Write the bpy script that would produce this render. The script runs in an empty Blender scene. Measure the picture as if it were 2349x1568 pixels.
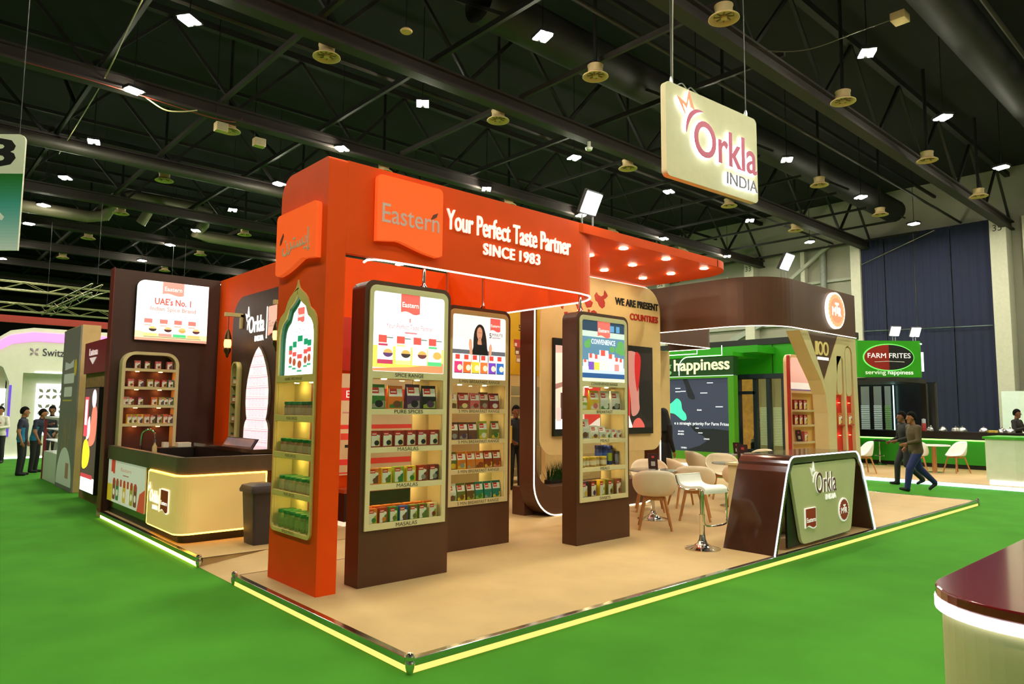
import bpy, bmesh, math, random
from mathutils import Vector, Matrix
from mathutils.geometry import tessellate_polygon
random.seed(7)
sc = bpy.context.scene
COL = sc.collection

# ---------------------------------------------------------------- camera, world, exposure
cam_data = bpy.data.cameras.new('camera')
cam_data.sensor_fit = 'HORIZONTAL'
cam_data.sensor_width = 36.0
cam_data.lens = 36.0 * 1610.72 / 2349.0
cam_data.clip_end = 300
cam = bpy.data.objects.new('camera', cam_data)
COL.objects.link(cam)
def _cam_matrix(loc, yaw, pitch, roll):
    f = Vector((math.cos(pitch)*math.cos(yaw), math.cos(pitch)*math.sin(yaw), math.sin(pitch)))
    r = Vector((math.sin(yaw), -math.cos(yaw), 0)); u = r.cross(f)
    c, s = math.cos(roll), math.sin(roll)
    r2 = c*r + s*u; u2 = -s*r + c*u
    m = Matrix(((r2.x, u2.x, -f.x, loc[0]), (r2.y, u2.y, -f.y, loc[1]), (r2.z, u2.z, -f.z, loc[2]), (0, 0, 0, 1)))
    return m
cam.matrix_world = _cam_matrix((-2.676, -3.907, 1.62), math.radians(47.822), math.radians(5.326), math.radians(0.438))
sc.camera = cam
sc.view_settings.view_transform = 'Standard'
sc.view_settings.look = 'None'
sc.view_settings.gamma = 1.0
sc.view_settings.use_curve_mapping = False
sc.view_settings.exposure = 0.75
try:
    sc.cycles.use_denoising = True
    sc.cycles.max_bounces = 8
    sc.cycles.sample_clamp_indirect = 6.0
    sc.cycles.use_light_tree = True
except Exception:
    pass
world = bpy.data.worlds.new('world'); sc.world = world
world.use_nodes = True
world.node_tree.nodes['Background'].inputs[0].default_value = (0.9, 0.95, 1.0, 1)
world.node_tree.nodes['Background'].inputs[1].default_value = 0.03

HALL_LAMP = 430.0      # radiance of the hall high-bay lenses
DOWNLIGHT = 380.0      # radiance of the warm downlights of the stand
FLOOD = 60.0           # radiance of the flood lights standing on the fascias
LED = 3.2              # radiance of the LED strips

# ---------------------------------------------------------------- materials
def lin(c):
    out = []
    for v in c[:3]:
        v = v/255.0
        out.append(v/12.92 if v <= 0.04045 else ((v+0.055)/1.055)**2.4)
    return (out[0], out[1], out[2], 1.0)
MATS = {}
def mat(col, rough=0.5, metal=0.0, emit=0.0, noise=0.0, scale=8.0, bump=0.0, alpha=None, spec=None, coat=0.0, ecol=None, stretch=None):
    key = (tuple(col), rough, metal, emit, noise, scale, bump, alpha, spec, coat, ecol, stretch)
    if key in MATS: return MATS[key]
    m = bpy.data.materials.new('surface_%03d' % len(MATS)); m.use_nodes = True
    nt = m.node_tree; b = nt.nodes['Principled BSDF']
    c = lin(col)
    b.inputs['Base Color'].default_value = c
    b.inputs['Roughness'].default_value = rough
    b.inputs['Metallic'].default_value = metal
    if spec is not None: b.inputs['Specular IOR Level'].default_value = spec
    if coat: b.inputs['Coat Weight'].default_value = coat; b.inputs['Coat Roughness'].default_value = 0.08
    if emit:
        b.inputs['Emission Color'].default_value = lin(ecol) if ecol else c
        b.inputs['Emission Strength'].default_value = emit
    if alpha is not None:
        b.inputs['Alpha'].default_value = alpha
    if noise or bump:
        tc = nt.nodes.new('ShaderNodeTexCoord'); nz = nt.nodes.new('ShaderNodeTexNoise')
        nz.inputs['Scale'].default_value = scale; nz.inputs['Detail'].default_value = 4
        src = tc.outputs['Object']
        if stretch:
            mp = nt.nodes.new('ShaderNodeMapping'); mp.inputs['Scale'].default_value = stretch
            nt.links.new(src, mp.inputs['Vector']); src = mp.outputs['Vector']
        nt.links.new(src, nz.inputs['Vector'])
        if noise:
            rp = nt.nodes.new('ShaderNodeValToRGB')
            lo = tuple(max(0, x*(1-noise)) for x in c[:3]) + (1,); hi = tuple(min(1, x*(1+noise)) for x in c[:3]) + (1,)
            rp.color_ramp.elements[0].position = 0.3; rp.color_ramp.elements[1].position = 0.7
            rp.color_ramp.elements[0].color = lo; rp.color_ramp.elements[1].color = hi
            nt.links.new(nz.outputs['Fac'], rp.inputs['Fac']); nt.links.new(rp.outputs['Color'], b.inputs['Base Color'])
        if bump:
            bp = nt.nodes.new('ShaderNodeBump'); bp.inputs['Strength'].default_value = bump; bp.inputs['Distance'].default_value = 0.01
            nt.links.new(nz.outputs['Fac'], bp.inputs['Height']); nt.links.new(bp.outputs['Normal'], b.inputs['Normal'])
    MATS[key] = m
    return m
def glow(col, e): return mat((0, 0, 0), 0.5, emit=e, ecol=tuple(col))
def lit(col, e=1.0):            # back-lit print
    return mat(col, 0.35, emit=e)
def glass_mat():
    if 'glass' in MATS: return MATS['glass']
    m = bpy.data.materials.new('clear_glass'); m.use_nodes = True; nt = m.node_tree
    nt.nodes.clear()
    o = nt.nodes.new('ShaderNodeOutputMaterial'); mx = nt.nodes.new('ShaderNodeMixShader')
    t = nt.nodes.new('ShaderNodeBsdfTransparent'); g = nt.nodes.new('ShaderNodeBsdfGlossy')
    fr = nt.nodes.new('ShaderNodeLayerWeight'); fr.inputs['Blend'].default_value = 0.12
    g.inputs['Roughness'].default_value = 0.02
    t.inputs['Color'].default_value = (0.93, 0.95, 0.93, 1)
    mm = nt.nodes.new('ShaderNodeMath'); mm.operation = 'MULTIPLY'; mm.inputs[1].default_value = 0.45; nt.links.new(fr.outputs['Facing'], mm.inputs[0]); nt.links.new(mm.outputs[0], mx.inputs[0]); nt.links.new(t.outputs[0], mx.inputs[1]); nt.links.new(g.outputs[0], mx.inputs[2])
    nt.links.new(mx.outputs[0], o.inputs[0])
    MATS['glass'] = m
    return m

ORANGE = mat((238, 78, 8), 0.55, noise=0.05, scale=2.0, spec=0.15)
BROWN = mat((82, 48, 28), 0.42, noise=0.10, scale=3.0, stretch=(1, 1, 0.2))
BROWNG = mat((66, 36, 24), 0.16, noise=0.08, scale=3.0, coat=0.6)
DARK = mat((30, 20, 15), 0.4, noise=0.1)
CREAM = mat((214, 196, 146), 0.45, noise=0.03, scale=3.0)
CREAM2 = mat((216, 208, 160), 0.45, noise=0.03, scale=3.0)
GOLD = mat((220, 192, 112), 0.45, noise=0.06, scale=4.0)
WHITE = mat((236, 236, 230), 0.45, noise=0.02)
BLACK = mat((14, 14, 15), 0.45, noise=0.1)
CHROME = mat((220, 220, 220), 0.08, 1.0, noise=0.02)
ALU = mat((170, 172, 172), 0.3, 1.0, noise=0.05)
STEEL = mat((140, 138, 130), 0.25, 1.0, noise=0.08, scale=2)
RED = mat((178, 40, 28), 0.45, noise=0.04)
WOOD = mat((176, 118, 62), 0.5, noise=0.2, scale=5, stretch=(6, 6, 1))
SHELL = mat((232, 218, 190), 0.4, noise=0.02)
GREEN = mat((40, 140, 20), 0.4, noise=0.05)
LEDW = glow((255, 238, 205), LED)
LEDC = glow((235, 245, 255), LED)
LEDY = glow((255, 214, 90), LED)

# ---------------------------------------------------------------- mesh builder
def arc(cx, cy, r, a0, a1, n=8):
    return [(cx + r*math.cos(math.radians(a0+(a1-a0)*i/n)), cy + r*math.sin(math.radians(a0+(a1-a0)*i/n))) for i in range(n+1)]
def rrect(x0, y0, x1, y1, r, n=7):
    """rounded rectangle; r = one radius or (bl, br, tr, tl)"""
    if not isinstance(r, (tuple, list)): r = (r,)*4
    out = []
    for (cx, cy, a, rr) in ((x0, y0, 180, r[0]), (x1, y0, 270, r[1]), (x1, y1, 0, r[2]), (x0, y1, 90, r[3])):
        if rr <= 0: out.append((cx, cy)); continue
        sx = 1 if cx == x0 else -1; sy = 1 if cy == y0 else -1
        out += arc(cx+sx*rr, cy+sy*rr, rr, a, a+90, n)
    return out
def circ(cx, cy, r, n=24, ry=None):
    ry = ry or r
    return [(cx+r*math.cos(2*math.pi*i/n), cy+ry*math.sin(2*math.pi*i/n)) for i in range(n)]
def catmull(pts, n=6, closed=False):
    out = []; m = len(pts)
    rng = range(m) if closed else range(m-1)
    for i in rng:
        g = (lambda k: pts[k % m]) if closed else (lambda k: pts[max(0, min(m-1, k))])
        p0, p1, p2, p3 = g(i-1), g(i), g(i+1), g(i+2)
        for j in range(n):
            t = j/n
            out.append(tuple(0.5*((2*p1[k]) + (-p0[k]+p2[k])*t + (2*p0[k]-5*p1[k]+4*p2[k]-p3[k])*t*t + (-p0[k]+3*p1[k]-3*p2[k]+p3[k])*t**3) for k in range(len(p1))))
    if not closed: out.append(tuple(pts[-1]))
    return out
def strip_poly(path, w):
    """2-D polyline thickened to a polygon"""
    L, Rr = [], []
    for i, p in enumerate(path):
        a = path[max(0, i-1)]; b = path[min(len(path)-1, i+1)]
        dx, dy = b[0]-a[0], b[1]-a[1]; l = math.hypot(dx, dy) or 1
        ww = w[i] if isinstance(w, (list, tuple)) else w
        L.append((p[0]-dy/l*ww/2, p[1]+dx/l*ww/2)); Rr.append((p[0]+dy/l*ww/2, p[1]-dx/l*ww/2))
    return L + Rr[::-1]

def round_poly(pts, r, n=5):
    out = []; m = len(pts)
    for i, p in enumerate(pts):
        a, b = Vector(pts[i-1]), Vector(pts[(i+1) % m]); p = Vector(p)
        rr = min(r, (a-p).length*0.45, (b-p).length*0.45)
        s, e = p+(a-p).normalized()*rr, p+(b-p).normalized()*rr
        for k in range(n+1):
            t = k/n; q = s*(1-t)**2 + p*(2*t*(1-t)) + e*t*t; out.append((q.x, q.y))
    return out
class MB:
    def __init__(s): s.v = []; s.f = []; s.mi = []; s.sm = []; s.cur = 0
    def add(s, vs, fs, smooth=False, m=None):
        o = len(s.v); s.v += [tuple(p) for p in vs]
        for f in fs:
            s.f.append([i+o for i in f]); s.mi.append(s.cur if m is None else m); s.sm.append(smooth)
        return s
    def box(s, x0, x1, y0, y1, z0, z1, m=None):
        vs = [(x, y, z) for z in (z0, z1) for y in (y0, y1) for x in (x0, x1)]
        return s.add(vs, [(0, 2, 3, 1), (4, 5, 7, 6), (0, 1, 5, 4), (2, 6, 7, 3), (0, 4, 6, 2), (1, 3, 7, 5)], m=m)
    def prism(s, outer, axis, lo, hi, holes=(), m=None, smooth=False):
        loops = [list(outer)] + [list(h) for h in holes]
        flat = [p for l in loops for p in l]
        tri = tessellate_polygon([[Vector((p[0], p[1], 0)) for p in l] for l in loops])
        def P(p, t):
            return {'x': (t, p[0], p[1]), 'y': (p[0], t, p[1]), 'z': (p[0], p[1], t)}[axis]
        n = len(flat)
        vs = [P(p, lo) for p in flat] + [P(p, hi) for p in flat]
        fs = [list(t) for t in tri] + [[i+n for i in reversed(t)] for t in tri]
        s.add(vs, fs, m=m)
        o = len(s.v) - 2*n; k = 0
        for l in loops:
            c = len(l)
            for i in range(c):
                a, b = o+k+i, o+k+(i+1) % c
                s.f.append([a, b, b+n, a+n]); s.mi.append(s.cur if m is None else m); s.sm.append(smooth)
            k += c
        return s
    def sheet(s, path, z0, z1, t, closed=False, m=None):
        """vertical wall of thickness t along a plan polyline (offset to the left)"""
        n = len(path); inn = []
        for i, p in enumerate(path):
            if closed: a, b = path[i-1], path[(i+1) % n]
            else: a, b = path[max(0, i-1)], path[min(n-1, i+1)]
            dx, dy = b[0]-a[0], b[1]-a[1]; l = math.hypot(dx, dy) or 1
            inn.append((p[0]-dy/l*t, p[1]+dx/l*t))
        if closed: return s.prism(path, 'z', z0, z1, holes=[inn], m=m)
        return s.prism(list(path)+inn[::-1], 'z', z0, z1, m=m)
    def tube(s, path, r, n=8, closed=False, m=None, smooth=True):
        path = [Vector(p) for p in path]; k = len(path); rings = []
        up = Vector((0, 0, 1)); prev = None
        for i, p in enumerate(path):
            a = path[i-1] if (closed or i > 0) else p; b = path[(i+1) % k] if (closed or i < k-1) else p
            d = (b-a); d = d.normalized() if d.length > 1e-9 else Vector((0, 0, 1))
            if prev is None:
                u = d.cross(up) if abs(d.dot(up)) < 0.95 else d.cross(Vector((1, 0, 0)))
            else:
                u = prev - d*prev.dot(d)
                if u.length < 1e-6: u = d.cross(up)
            u.normalize(); w = d.cross(u); prev = u
            rr = r[i] if isinstance(r, (list, tuple)) else r
            rings.append([p + u*(rr*math.cos(2*math.pi*j/n)) + w*(rr*math.sin(2*math.pi*j/n)) for j in range(n)])
        vs = [q for rg in rings for q in rg]; fs = []
        for i in range(k if closed else k-1):
            a, b = i*n, ((i+1) % k)*n
            for j in range(n): fs.append((a+j, a+(j+1) % n, b+(j+1) % n, b+j))
        s.add(vs, fs, smooth=smooth, m=m)
        if not closed:
            o = len(s.v)-len(vs)
            s.f.append([o+j for j in range(n)][::-1]); s.mi.append(s.cur if m is None else m); s.sm.append(False)
            s.f.append([o+(k-1)*n+j for j in range(n)]); s.mi.append(s.cur if m is None else m); s.sm.append(False)
        return s
    def bar(s, a, b, w, h=None, m=None):
        """box section from a to b"""
        a, b = Vector(a), Vector(b); d = (b-a).normalized(); h = h or w
        u = d.cross(Vector((0, 0, 1)))
        if u.length < 1e-3: u = Vector((1, 0, 0))
        u.normalize(); v = u.cross(d)
        vs = [p + u*(sx*w/2) + v*(sy*h/2) for p in (a, b) for sx, sy in ((-1, -1), (1, -1), (1, 1), (-1, 1))]
        return s.add(vs, [(0, 3, 2, 1), (4, 5, 6, 7), (0, 1, 5, 4), (1, 2, 6, 5), (2, 3, 7, 6), (3, 0, 4, 7)], m=m)
    def lathe(s, prof, c=(0, 0, 0), n=24, m=None, smooth=True, axis='z'):
        k = len(prof); vs = []
        for (r, z) in prof:
            for j in range(n):
                a = 2*math.pi*j/n
                if axis == 'z': vs.append((c[0]+r*math.cos(a), c[1]+r*math.sin(a), c[2]+z))
                elif axis == 'y': vs.append((c[0]+r*math.cos(a), c[1]+z, c[2]+r*math.sin(a)))
                else: vs.append((c[0]+z, c[1]+r*math.cos(a), c[2]+r*math.sin(a)))
        fs = [(i*n+j, i*n+(j+1) % n, (i+1)*n+(j+1) % n, (i+1)*n+j) for i in range(k-1) for j in range(n)]
        s.add(vs, fs, smooth=smooth, m=m); o = len(s.v)-len(vs)
        for i, rev in ((0, True), (k-1, False)):
            if prof[i][0] > 1e-4:
                f = [o+i*n+j for j in range(n)]
                s.f.append(f[::-1] if rev else f); s.mi.append(s.cur if m is None else m); s.sm.append(False)
        return s
    def grid(s, fn, nu, nv, m=None, smooth=True, wrap=False):
        vs = [fn(i/nu, j/nv) for j in range(nv+1) for i in range(nu+1)]
        fs = [(j*(nu+1)+i, j*(nu+1)+i+1, (j+1)*(nu+1)+i+1, (j+1)*(nu+1)+i) for j in range(nv) for i in range(nu)]
        return s.add(vs, fs, smooth=smooth, m=m)
    def mesh(s, name, mats, origin=(0, 0, 0), weld=False):
        me = bpy.data.meshes.new(name)
        ox, oy, oz = origin
        me.from_pydata([(x-ox, y-oy, z-oz) for x, y, z in s.v], [], s.f)
        for m in (mats if isinstance(mats, (list, tuple)) else [mats]): me.materials.append(m)
        me.polygons.foreach_set('material_index', s.mi)
        me.polygons.foreach_set('use_smooth', s.sm)
        bm = bmesh.new(); bm.from_mesh(me)
        if weld: bmesh.ops.remove_doubles(bm, verts=bm.verts, dist=1e-5)
        bmesh.ops.recalc_face_normals(bm, faces=bm.faces)
        bm.to_mesh(me); bm.free()
        if any(s.sm): me.set_sharp_from_angle(angle=math.radians(40))
        me.update()
        return me
    def build(s, name, mats, parent=None, bevel=0.0, weld=False, **tags):
        o_ = base_of(parent)
        if parent is None:
            xs = [p[0] for p in s.v]; ys = [p[1] for p in s.v]; zs = [p[2] for p in s.v]
            o_ = ((min(xs)+max(xs))/2, (min(ys)+max(ys))/2, min(zs))
        me = s.mesh(name, mats, o_, weld)
        o = bpy.data.objects.new(name, me); COL.objects.link(o)
        if parent is None: o.location = o_
        else: o.parent = parent
        if bevel:
            b = o.modifiers.new('bevel', 'BEVEL'); b.width = bevel; b.segments = 2; b.limit_method = 'ANGLE'; b.angle_limit = math.radians(40)
        for k, v in tags.items(): o[k] = v
        return o
def base_of(p):
    if p is None: return (0, 0, 0)
    while p.parent is not None: p = p.parent
    return tuple(p.location)
def thing(name, label, cat, loc=(0, 0, 0), group=None):
    o = bpy.data.objects.new(name, None); COL.objects.link(o); o.empty_display_size = 0.1
    o.location = loc; o['label'] = label; o['category'] = cat
    if group: o['group'] = group
    return o
def copy_tree(o, parent=None):
    c = o.copy(); COL.objects.link(c)
    if parent is not None: c.parent = parent
    for ch in list(o.children): copy_tree(ch, c)
    return c
def place(o, loc, rz=0.0, label=None, group=None):
    o.location = loc; o.rotation_euler = (0, 0, rz)
    if label: o['label'] = label
    if group: o['group'] = group
    return o
def structure(o): o['kind'] = 'structure'; return o

# ---------------------------------------------------------------- lettering
_TXT = {}
def text_geo(s, bold=0.0, extrude=0.0, res=5, shear=0.0, space=1.0):
    if 'M' in s: bold = 0.0          # heavier outlines of this letter cross themselves
    k = (s, bold, extrude, res, shear, space)
    if k in _TXT: return _TXT[k]
    cu = bpy.data.curves.new('lettering', 'FONT'); cu.body = s; cu.size = 1.0
    cu.offset = bold; cu.extrude = extrude; cu.resolution_u = res; cu.fill_mode = 'BOTH' if extrude else 'FRONT'; cu.shear = shear
    cu.space_character = space
    ob = bpy.data.objects.new('lettering', cu)
    me = ob.to_mesh()
    vs = [tuple(v.co) for v in me.vertices]; fs = [list(p.vertices) for p in me.polygons]
    ob.to_mesh_clear(); bpy.data.objects.remove(ob); bpy.data.curves.remove(cu)
    xs = [v[0] for v in vs]; ys = [v[1] for v in vs]
    _TXT[k] = (vs, fs, min(xs), max(xs), min(ys), max(ys))
    return _TXT[k]
class Frame:
    """a flat face: origin, right and up directions; n points to the viewer"""
    def __init__(s, o, u, v, n): s.o, s.u, s.v, s.n = Vector(o), Vector(u).normalized(), Vector(v).normalized(), Vector(n).normalized()
    def p(s, a, b, c=0.0): return tuple(s.o + s.u*a + s.v*b + s.n*c)
def letters(mb, fr, s, u0, v0, w, h, depth=0.0, off=0.002, m=None, bold=0.0, res=5, shear=0.0, space=1.0):
    """writing fitted into the box (u0, v0, w, h) on a frame; depth > 0 gives solid letters"""
    vs, fs, x0, x1, y0, y1 = text_geo(s, bold, 0.5 if depth else 0.0, res, shear, space)
    out = [fr.p(u0+(x-x0)/(x1-x0)*w, v0+(y-y0)/(y1-y0)*h, off+(z+0.5)*depth if depth else off) for x, y, z in vs]
    mb.add(out, fs, m=m)
def words(name, material, parent, fr, s, u0, v0, w, h, depth=0.0, off=0.002, bold=0.0, space=1.0):
    """like letters(), one part for each word"""
    if 'M' in s: bold = 0.0
    ex = 0.5 if depth else 0.0
    _, _, X0, X1, Y0, Y1 = text_geo(s, bold, ex, 4, 0.0, space); k = w/(X1-X0); ky = h/(Y1-Y0); done = ''
    for wd in s.split(' '):
        done += wd
        e = text_geo(done, bold, ex, 4, 0.0, space)[3]; done += ' '
        vs, fs, x0, x1, y0, y1 = text_geo(wd, bold, ex, 4, 0.0, space)
        mb = MB()
        mb.add([fr.p(u0+(e-(x1-x0)-X0+(x-x0))*k, v0+(y-Y0)*ky, off+(z+0.5)*depth if depth else off) for x, y, z in vs], fs)
        mb.build(name, material, parent)
def poly3(mb, fr, poly, off, depth=0.0, m=None, holes=()):
    loops = [list(poly)] + [list(h) for h in holes]
    flat = [p for l in loops for p in l]
    tri = tessellate_polygon([[Vector((p[0], p[1], 0)) for p in l] for l in loops])
    n = len(flat)
    if not depth:
        mb.add([fr.p(p[0], p[1], off) for p in flat], [list(t) for t in tri], m=m); return
    vs = [fr.p(p[0], p[1], off) for p in flat] + [fr.p(p[0], p[1], off+depth) for p in flat]
    fs = [list(t) for t in tri] + [[i+n for i in reversed(t)] for t in tri]; k = 0
    for l in loops:
        c = len(l)
        for i in range(c): fs.append([k+i, k+(i+1) % c, k+(i+1) % c+n, k+i+n])
        k += c
    mb.add(vs, fs, m=m)

class Print:
    """flat print on a frame: coloured shapes in thin layers, one mesh"""
    def __init__(s, fr, emit=0.0, rough=0.4, step=0.00012, base=0.0005):
        s.fr, s.e, s.r = fr, emit, rough; s.mb = MB(); s.mats = []; s.keys = {}; s.z = base; s.step = step
    def _m(s, col):
        if col not in s.keys:
            s.keys[col] = len(s.mats); s.mats.append(mat(col, s.r, emit=s.e) if s.e else mat(col, s.r, noise=0.02))
        return s.keys[col]
    def poly(s, pts, col, holes=()):
        poly3(s.mb, s.fr, pts, s.z, 0, s._m(col), holes); s.z += s.step; return s
    def rect(s, x0, y0, x1, y1, col, r=0): return s.poly(rrect(x0, y0, x1, y1, r, 5) if r else [(x0, y0), (x1, y0), (x1, y1), (x0, y1)], col)
    def circ(s, x, y, r, col, ry=None, n=20): return s.poly(circ(x, y, r, n, ry), col)
    def text(s, t, x, y, w, h, col, bold=0.0, shear=0.0, space=1.0):
        letters(s.mb, s.fr, t, x, y, w, h, 0, s.z, s._m(col), bold, 2, shear, space); s.z += s.step; return s
    def bowl(s, x, y, r, col, food):
        s.poly([(x+r*math.cos(a), y+r*0.75*math.sin(a)) for a in [math.pi*i/8 for i in range(9)]], food)
        return s.poly([(x+r*1.1*math.cos(a), y+r*0.8*math.sin(a)) for a in [math.pi+math.pi*i/8 for i in range(9)]], col)
    def line(s, pts, w, col): return s.poly(strip_poly(pts, w), col)
    def build(s, name, parent=None, **t): return s.mb.build(name, s.mats, parent, **t)

# ---------------------------------------------------------------- marks used on several things
def tag_poly(x, y, w, h, r=0.08, n=8):
    """square tag with rounded corners and a waved lower edge"""
    r = r*w
    top = arc(x+w-r, y+h-r, r, 0, 90, 4) + arc(x+r, y+h-r, r, 90, 180, 4)
    wave = [(x+w*i/n, y+h*0.075*(1-math.cos(2*math.pi*i/n*0.92+0.3))*0.9) for i in range(n+1)]
    wave = [(x+w*t/12, y+h*(0.06+0.07*math.sin(2*math.pi*t/12))) for t in range(13)]
    return top + wave
def crescent(p0, p1, p2, w, n=14):
    pts = [((1-t)**2*p0[0]+2*t*(1-t)*p1[0]+t*t*p2[0], (1-t)**2*p0[1]+2*t*(1-t)*p1[1]+t*t*p2[1]) for t in [i/n for i in range(n+1)]]
    return strip_poly(pts, [max(0.004*w, w*math.sin(math.pi*i/n)**0.8) for i in range(n+1)])
STAR = [(0.0, 0.58), (0.42, 0.42), (0.55, 1.0), (0.80, 0.28), (0.62, 0.34), (0.53, 0.66), (0.44, 0.26), (0.24, 0.40), (0.36, 0.0)]
def star_poly(x, y, w, h): return [(x+a*w, y+b*h) for a, b in STAR]
print('helpers ready')
# ================================================================ THE HALL
carpet_m = mat((66, 132, 38), 0.95, noise=0.12, scale=1.3, bump=0.0, spec=0.1)
m = MB().box(-14, 37, -14, 78, -0.19, -0.09).build('floor', carpet_m); structure(m)
DECK = mat((6, 5, 5), 0.9, noise=0.2, scale=0.5)
BEAM = mat((42, 34, 31), 0.7, noise=0.15, scale=0.7)
BEAM2 = mat((20, 16, 15), 0.7, noise=0.15, scale=0.7)
ceiling = MB().box(-14, 37, -14, 78, 13.0, 13.2).build('ceiling', DECK); structure(ceiling)
GX = [-8.05+6.17*k for k in range(14)]            # girders along X stand at these Y
for gi, gy in enumerate(GX):
    b = MB(); b.box(-13, 36, gy-0.17, gy+0.17, 9.98, 10.06); b.box(-13, 36, gy-0.06, gy+0.06, 10.06, 10.34); b.box(-13, 36, gy-0.17, gy+0.17, 10.34, 10.40)
    b.build('girder', BEAM, ceiling)
    b = MB().box(-13, 36, gy-0.10, gy+0.10, 12.55, 12.75); b.build('top_chord', BEAM2, ceiling)
    if gi < 11:
        st = None
        for k in range(12):
            x0 = -10.8+k*3.9
            d = MB(); d.bar((x0, gy, 10.4), (x0+1.95, gy, 12.55), 0.09); 
            d.build('strut', BEAM2, ceiling)
            d = MB(); d.bar((x0+1.95, gy, 12.55), (x0+3.9, gy, 10.4), 0.09)
            d.build('strut', BEAM2, ceiling)
for k in range(15):                                # cross beams along Y
    x = -8.1+3.1*k
    if x < 14: MB().box(x-0.05, x+0.05, 4 if x > 8 else -12, 76, 10.40, 10.54).build('cross_beam', BEAM if k % 2 == 0 else BEAM2, ceiling)
    else: MB().box(x-0.03, x+0.03, 8, 76, 10.42, 10.52).build('cross_beam', BEAM2, ceiling)
for k in range(14):                                # light purlins under the deck
    y = -5+6.17*k
    MB().box(-13, 36, y-0.05, y+0.05, 12.2, 12.32).build('purlin', BEAM2, ceiling)
for k in range(10):
    y = 12.95+6.17*(k-2)-0.5
    MB().tube([(-13, y, 10.75), (36, y, 10.75)], 0.055, 8).build('sprinkler_pipe', BEAM, ceiling)
for k in range(8):                                 # slanting braces in the roof space
    for j in range(4):
        x = 1.2+6.2*k-6.2; y = 7.5+12.3*j
        MB().bar((x, y, 10.5), (x+0.1, y+2.9, 12.4), 0.08).build('brace', BEAM2, ceiling)
DUCT = mat((110, 104, 84), 0.5, 0.2, noise=0.12, scale=1.0)
d = MB().tube([(-12, 22.55, 10.05), (36, 22.55, 10.05)], 0.2, 16); d.tube([(-12, 22.95, 10.25), (36, 22.95, 10.25)], 0.1, 10)
o = d.build('ventilation_duct', mat((60, 56, 50), 0.55, 0.2, noise=0.12)); o['label'] = 'dark grey straight duct running under the roof above the orange pillar, nearer one'; o['category'] = 'duct'
pts = [(-12, 32.2, 10.1), (4.0, 32.2, 10.1), (4.6, 31.9, 10.2), (4.9, 31.6, 10.9), (5.5, 31.4, 11.2), (8.3, 31.4, 11.2), (9.0, 31.5, 11.1), (8.9, 31.8, 10.5), (8.7, 32.1, 10.1), (9.3, 32.2, 10.05), (36, 32.2, 10.1)]
d = MB().tube(pts, 0.27, 16); d.tube([(6.1, 31.9, 10.1), (6.4, 31.6, 10.8), (7.1, 31.5, 11.05)], 0.22, 12)
o = d.build('ventilation_duct', DUCT); o['label'] = 'pale grey duct with a raised stepped loop under the far roof'; o['category'] = 'duct'
d = MB().tube([(7.5, 8.6, 11.4), (34, 8.6, 11.4)], 0.55, 18)
o = d.build('ventilation_duct', mat((34, 32, 28), 0.6, 0.2, noise=0.3, scale=0.8)); o['label'] = 'thick dark round duct in the roof above the hanging sign'; o['category'] = 'duct'
d = MB().tube([(-4, 1.2, 11.6), (34, 1.2, 11.6)], 0.5, 18)
o = d.build('ventilation_duct', mat((28, 26, 24), 0.6, 0.2, noise=0.3, scale=0.8)); o['label'] = 'thick dark round duct in the roof at the upper right'; o['category'] = 'duct'

# --- high-bay lamps, pairs of lenses
def ordinal(n): return ['first', 'second', 'third', 'fourth', 'fifth', 'sixth', 'seventh', 'eighth', 'ninth', 'tenth', 'eleventh', 'twelfth'][n]
LENS = glow((255, 250, 225), HALL_LAMP)
lp = thing('high_bay_lamp', 'lamp', 'lamp')
MB().box(-0.24, 0.24, -0.17, 0.17, 0.03, 0.11).build('housing', BLACK, lp, bevel=0.01)
MB().tube([(0, 0, 0.1), (0, 0, 3.099)], 0.012, 6).build('hanger_rod', BLACK, lp)
for s_ in (-1, 1):
    MB().box(-0.17, 0.17, s_*0.105-0.055, s_*0.105+0.055, 0.0, 0.035).build('lens', LENS, lp)
LX = [-4.3, 1.85, 7.98, 14.1, 19.45, 25.5, 31.3]
LY = [-7.1, -2.5, 2.2, 6.85, 11.6, 16.2, 21.1, 25.9, 30.7, 34.8, 40.2, 45.3]
first = True
for i, x in enumerate(LX):
    for j, y in enumerate(LY):
        if x > 20 and y > 32: continue
        if x < -2 and y > 17: continue
        o = lp if first else copy_tree(lp); first = False
        place(o, (x+0.012*(y-11), y, 9.9), 0.25 + 0.35*((i*5+j*3) % 4),
              'twin-lens white ceiling lamp, %s along the %s lamp row from the left' % (ordinal(j), ordinal(i)), 'twin ceiling lamps of the hall')
# --- round air diffusers
df = thing('air_diffuser', 'diffuser', 'air vent')
PALE = mat((206, 176, 128), 0.5, noise=0.05)
MB().lathe([(0.20, 0.06), (0.185, 0.12), (0.185, 0.25), (0.20, 0.28), (0.20, 0.30)], n=20).build('collar', mat((190, 166, 120), 0.55, noise=0.05), df)
MB().lathe([(0.20, 0.10), (0.225, 0.05), (0.27, 0.012), (0.315, 0.0), (0.325, 0.006), (0.32, 0.025), (0.25, 0.07), (0.205, 0.11)], n=28).build('flange', PALE, df)
MB().lathe([(0.0, 0.0), (0.065, 0.01), (0.075, 0.05), (0.0, 0.06)], n=14).build('core', PALE, df)
MB().lathe([(0.0, 0.085), (0.195, 0.085), (0.195, 0.09)], n=20).build('dark_throat', mat((60, 46, 30), 0.7, noise=0.05), df)
MB().tube([(0, 0, 0.29), (0, 0, 3.149)], 0.05, 8).build('supply_pipe', DECK, df)
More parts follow.
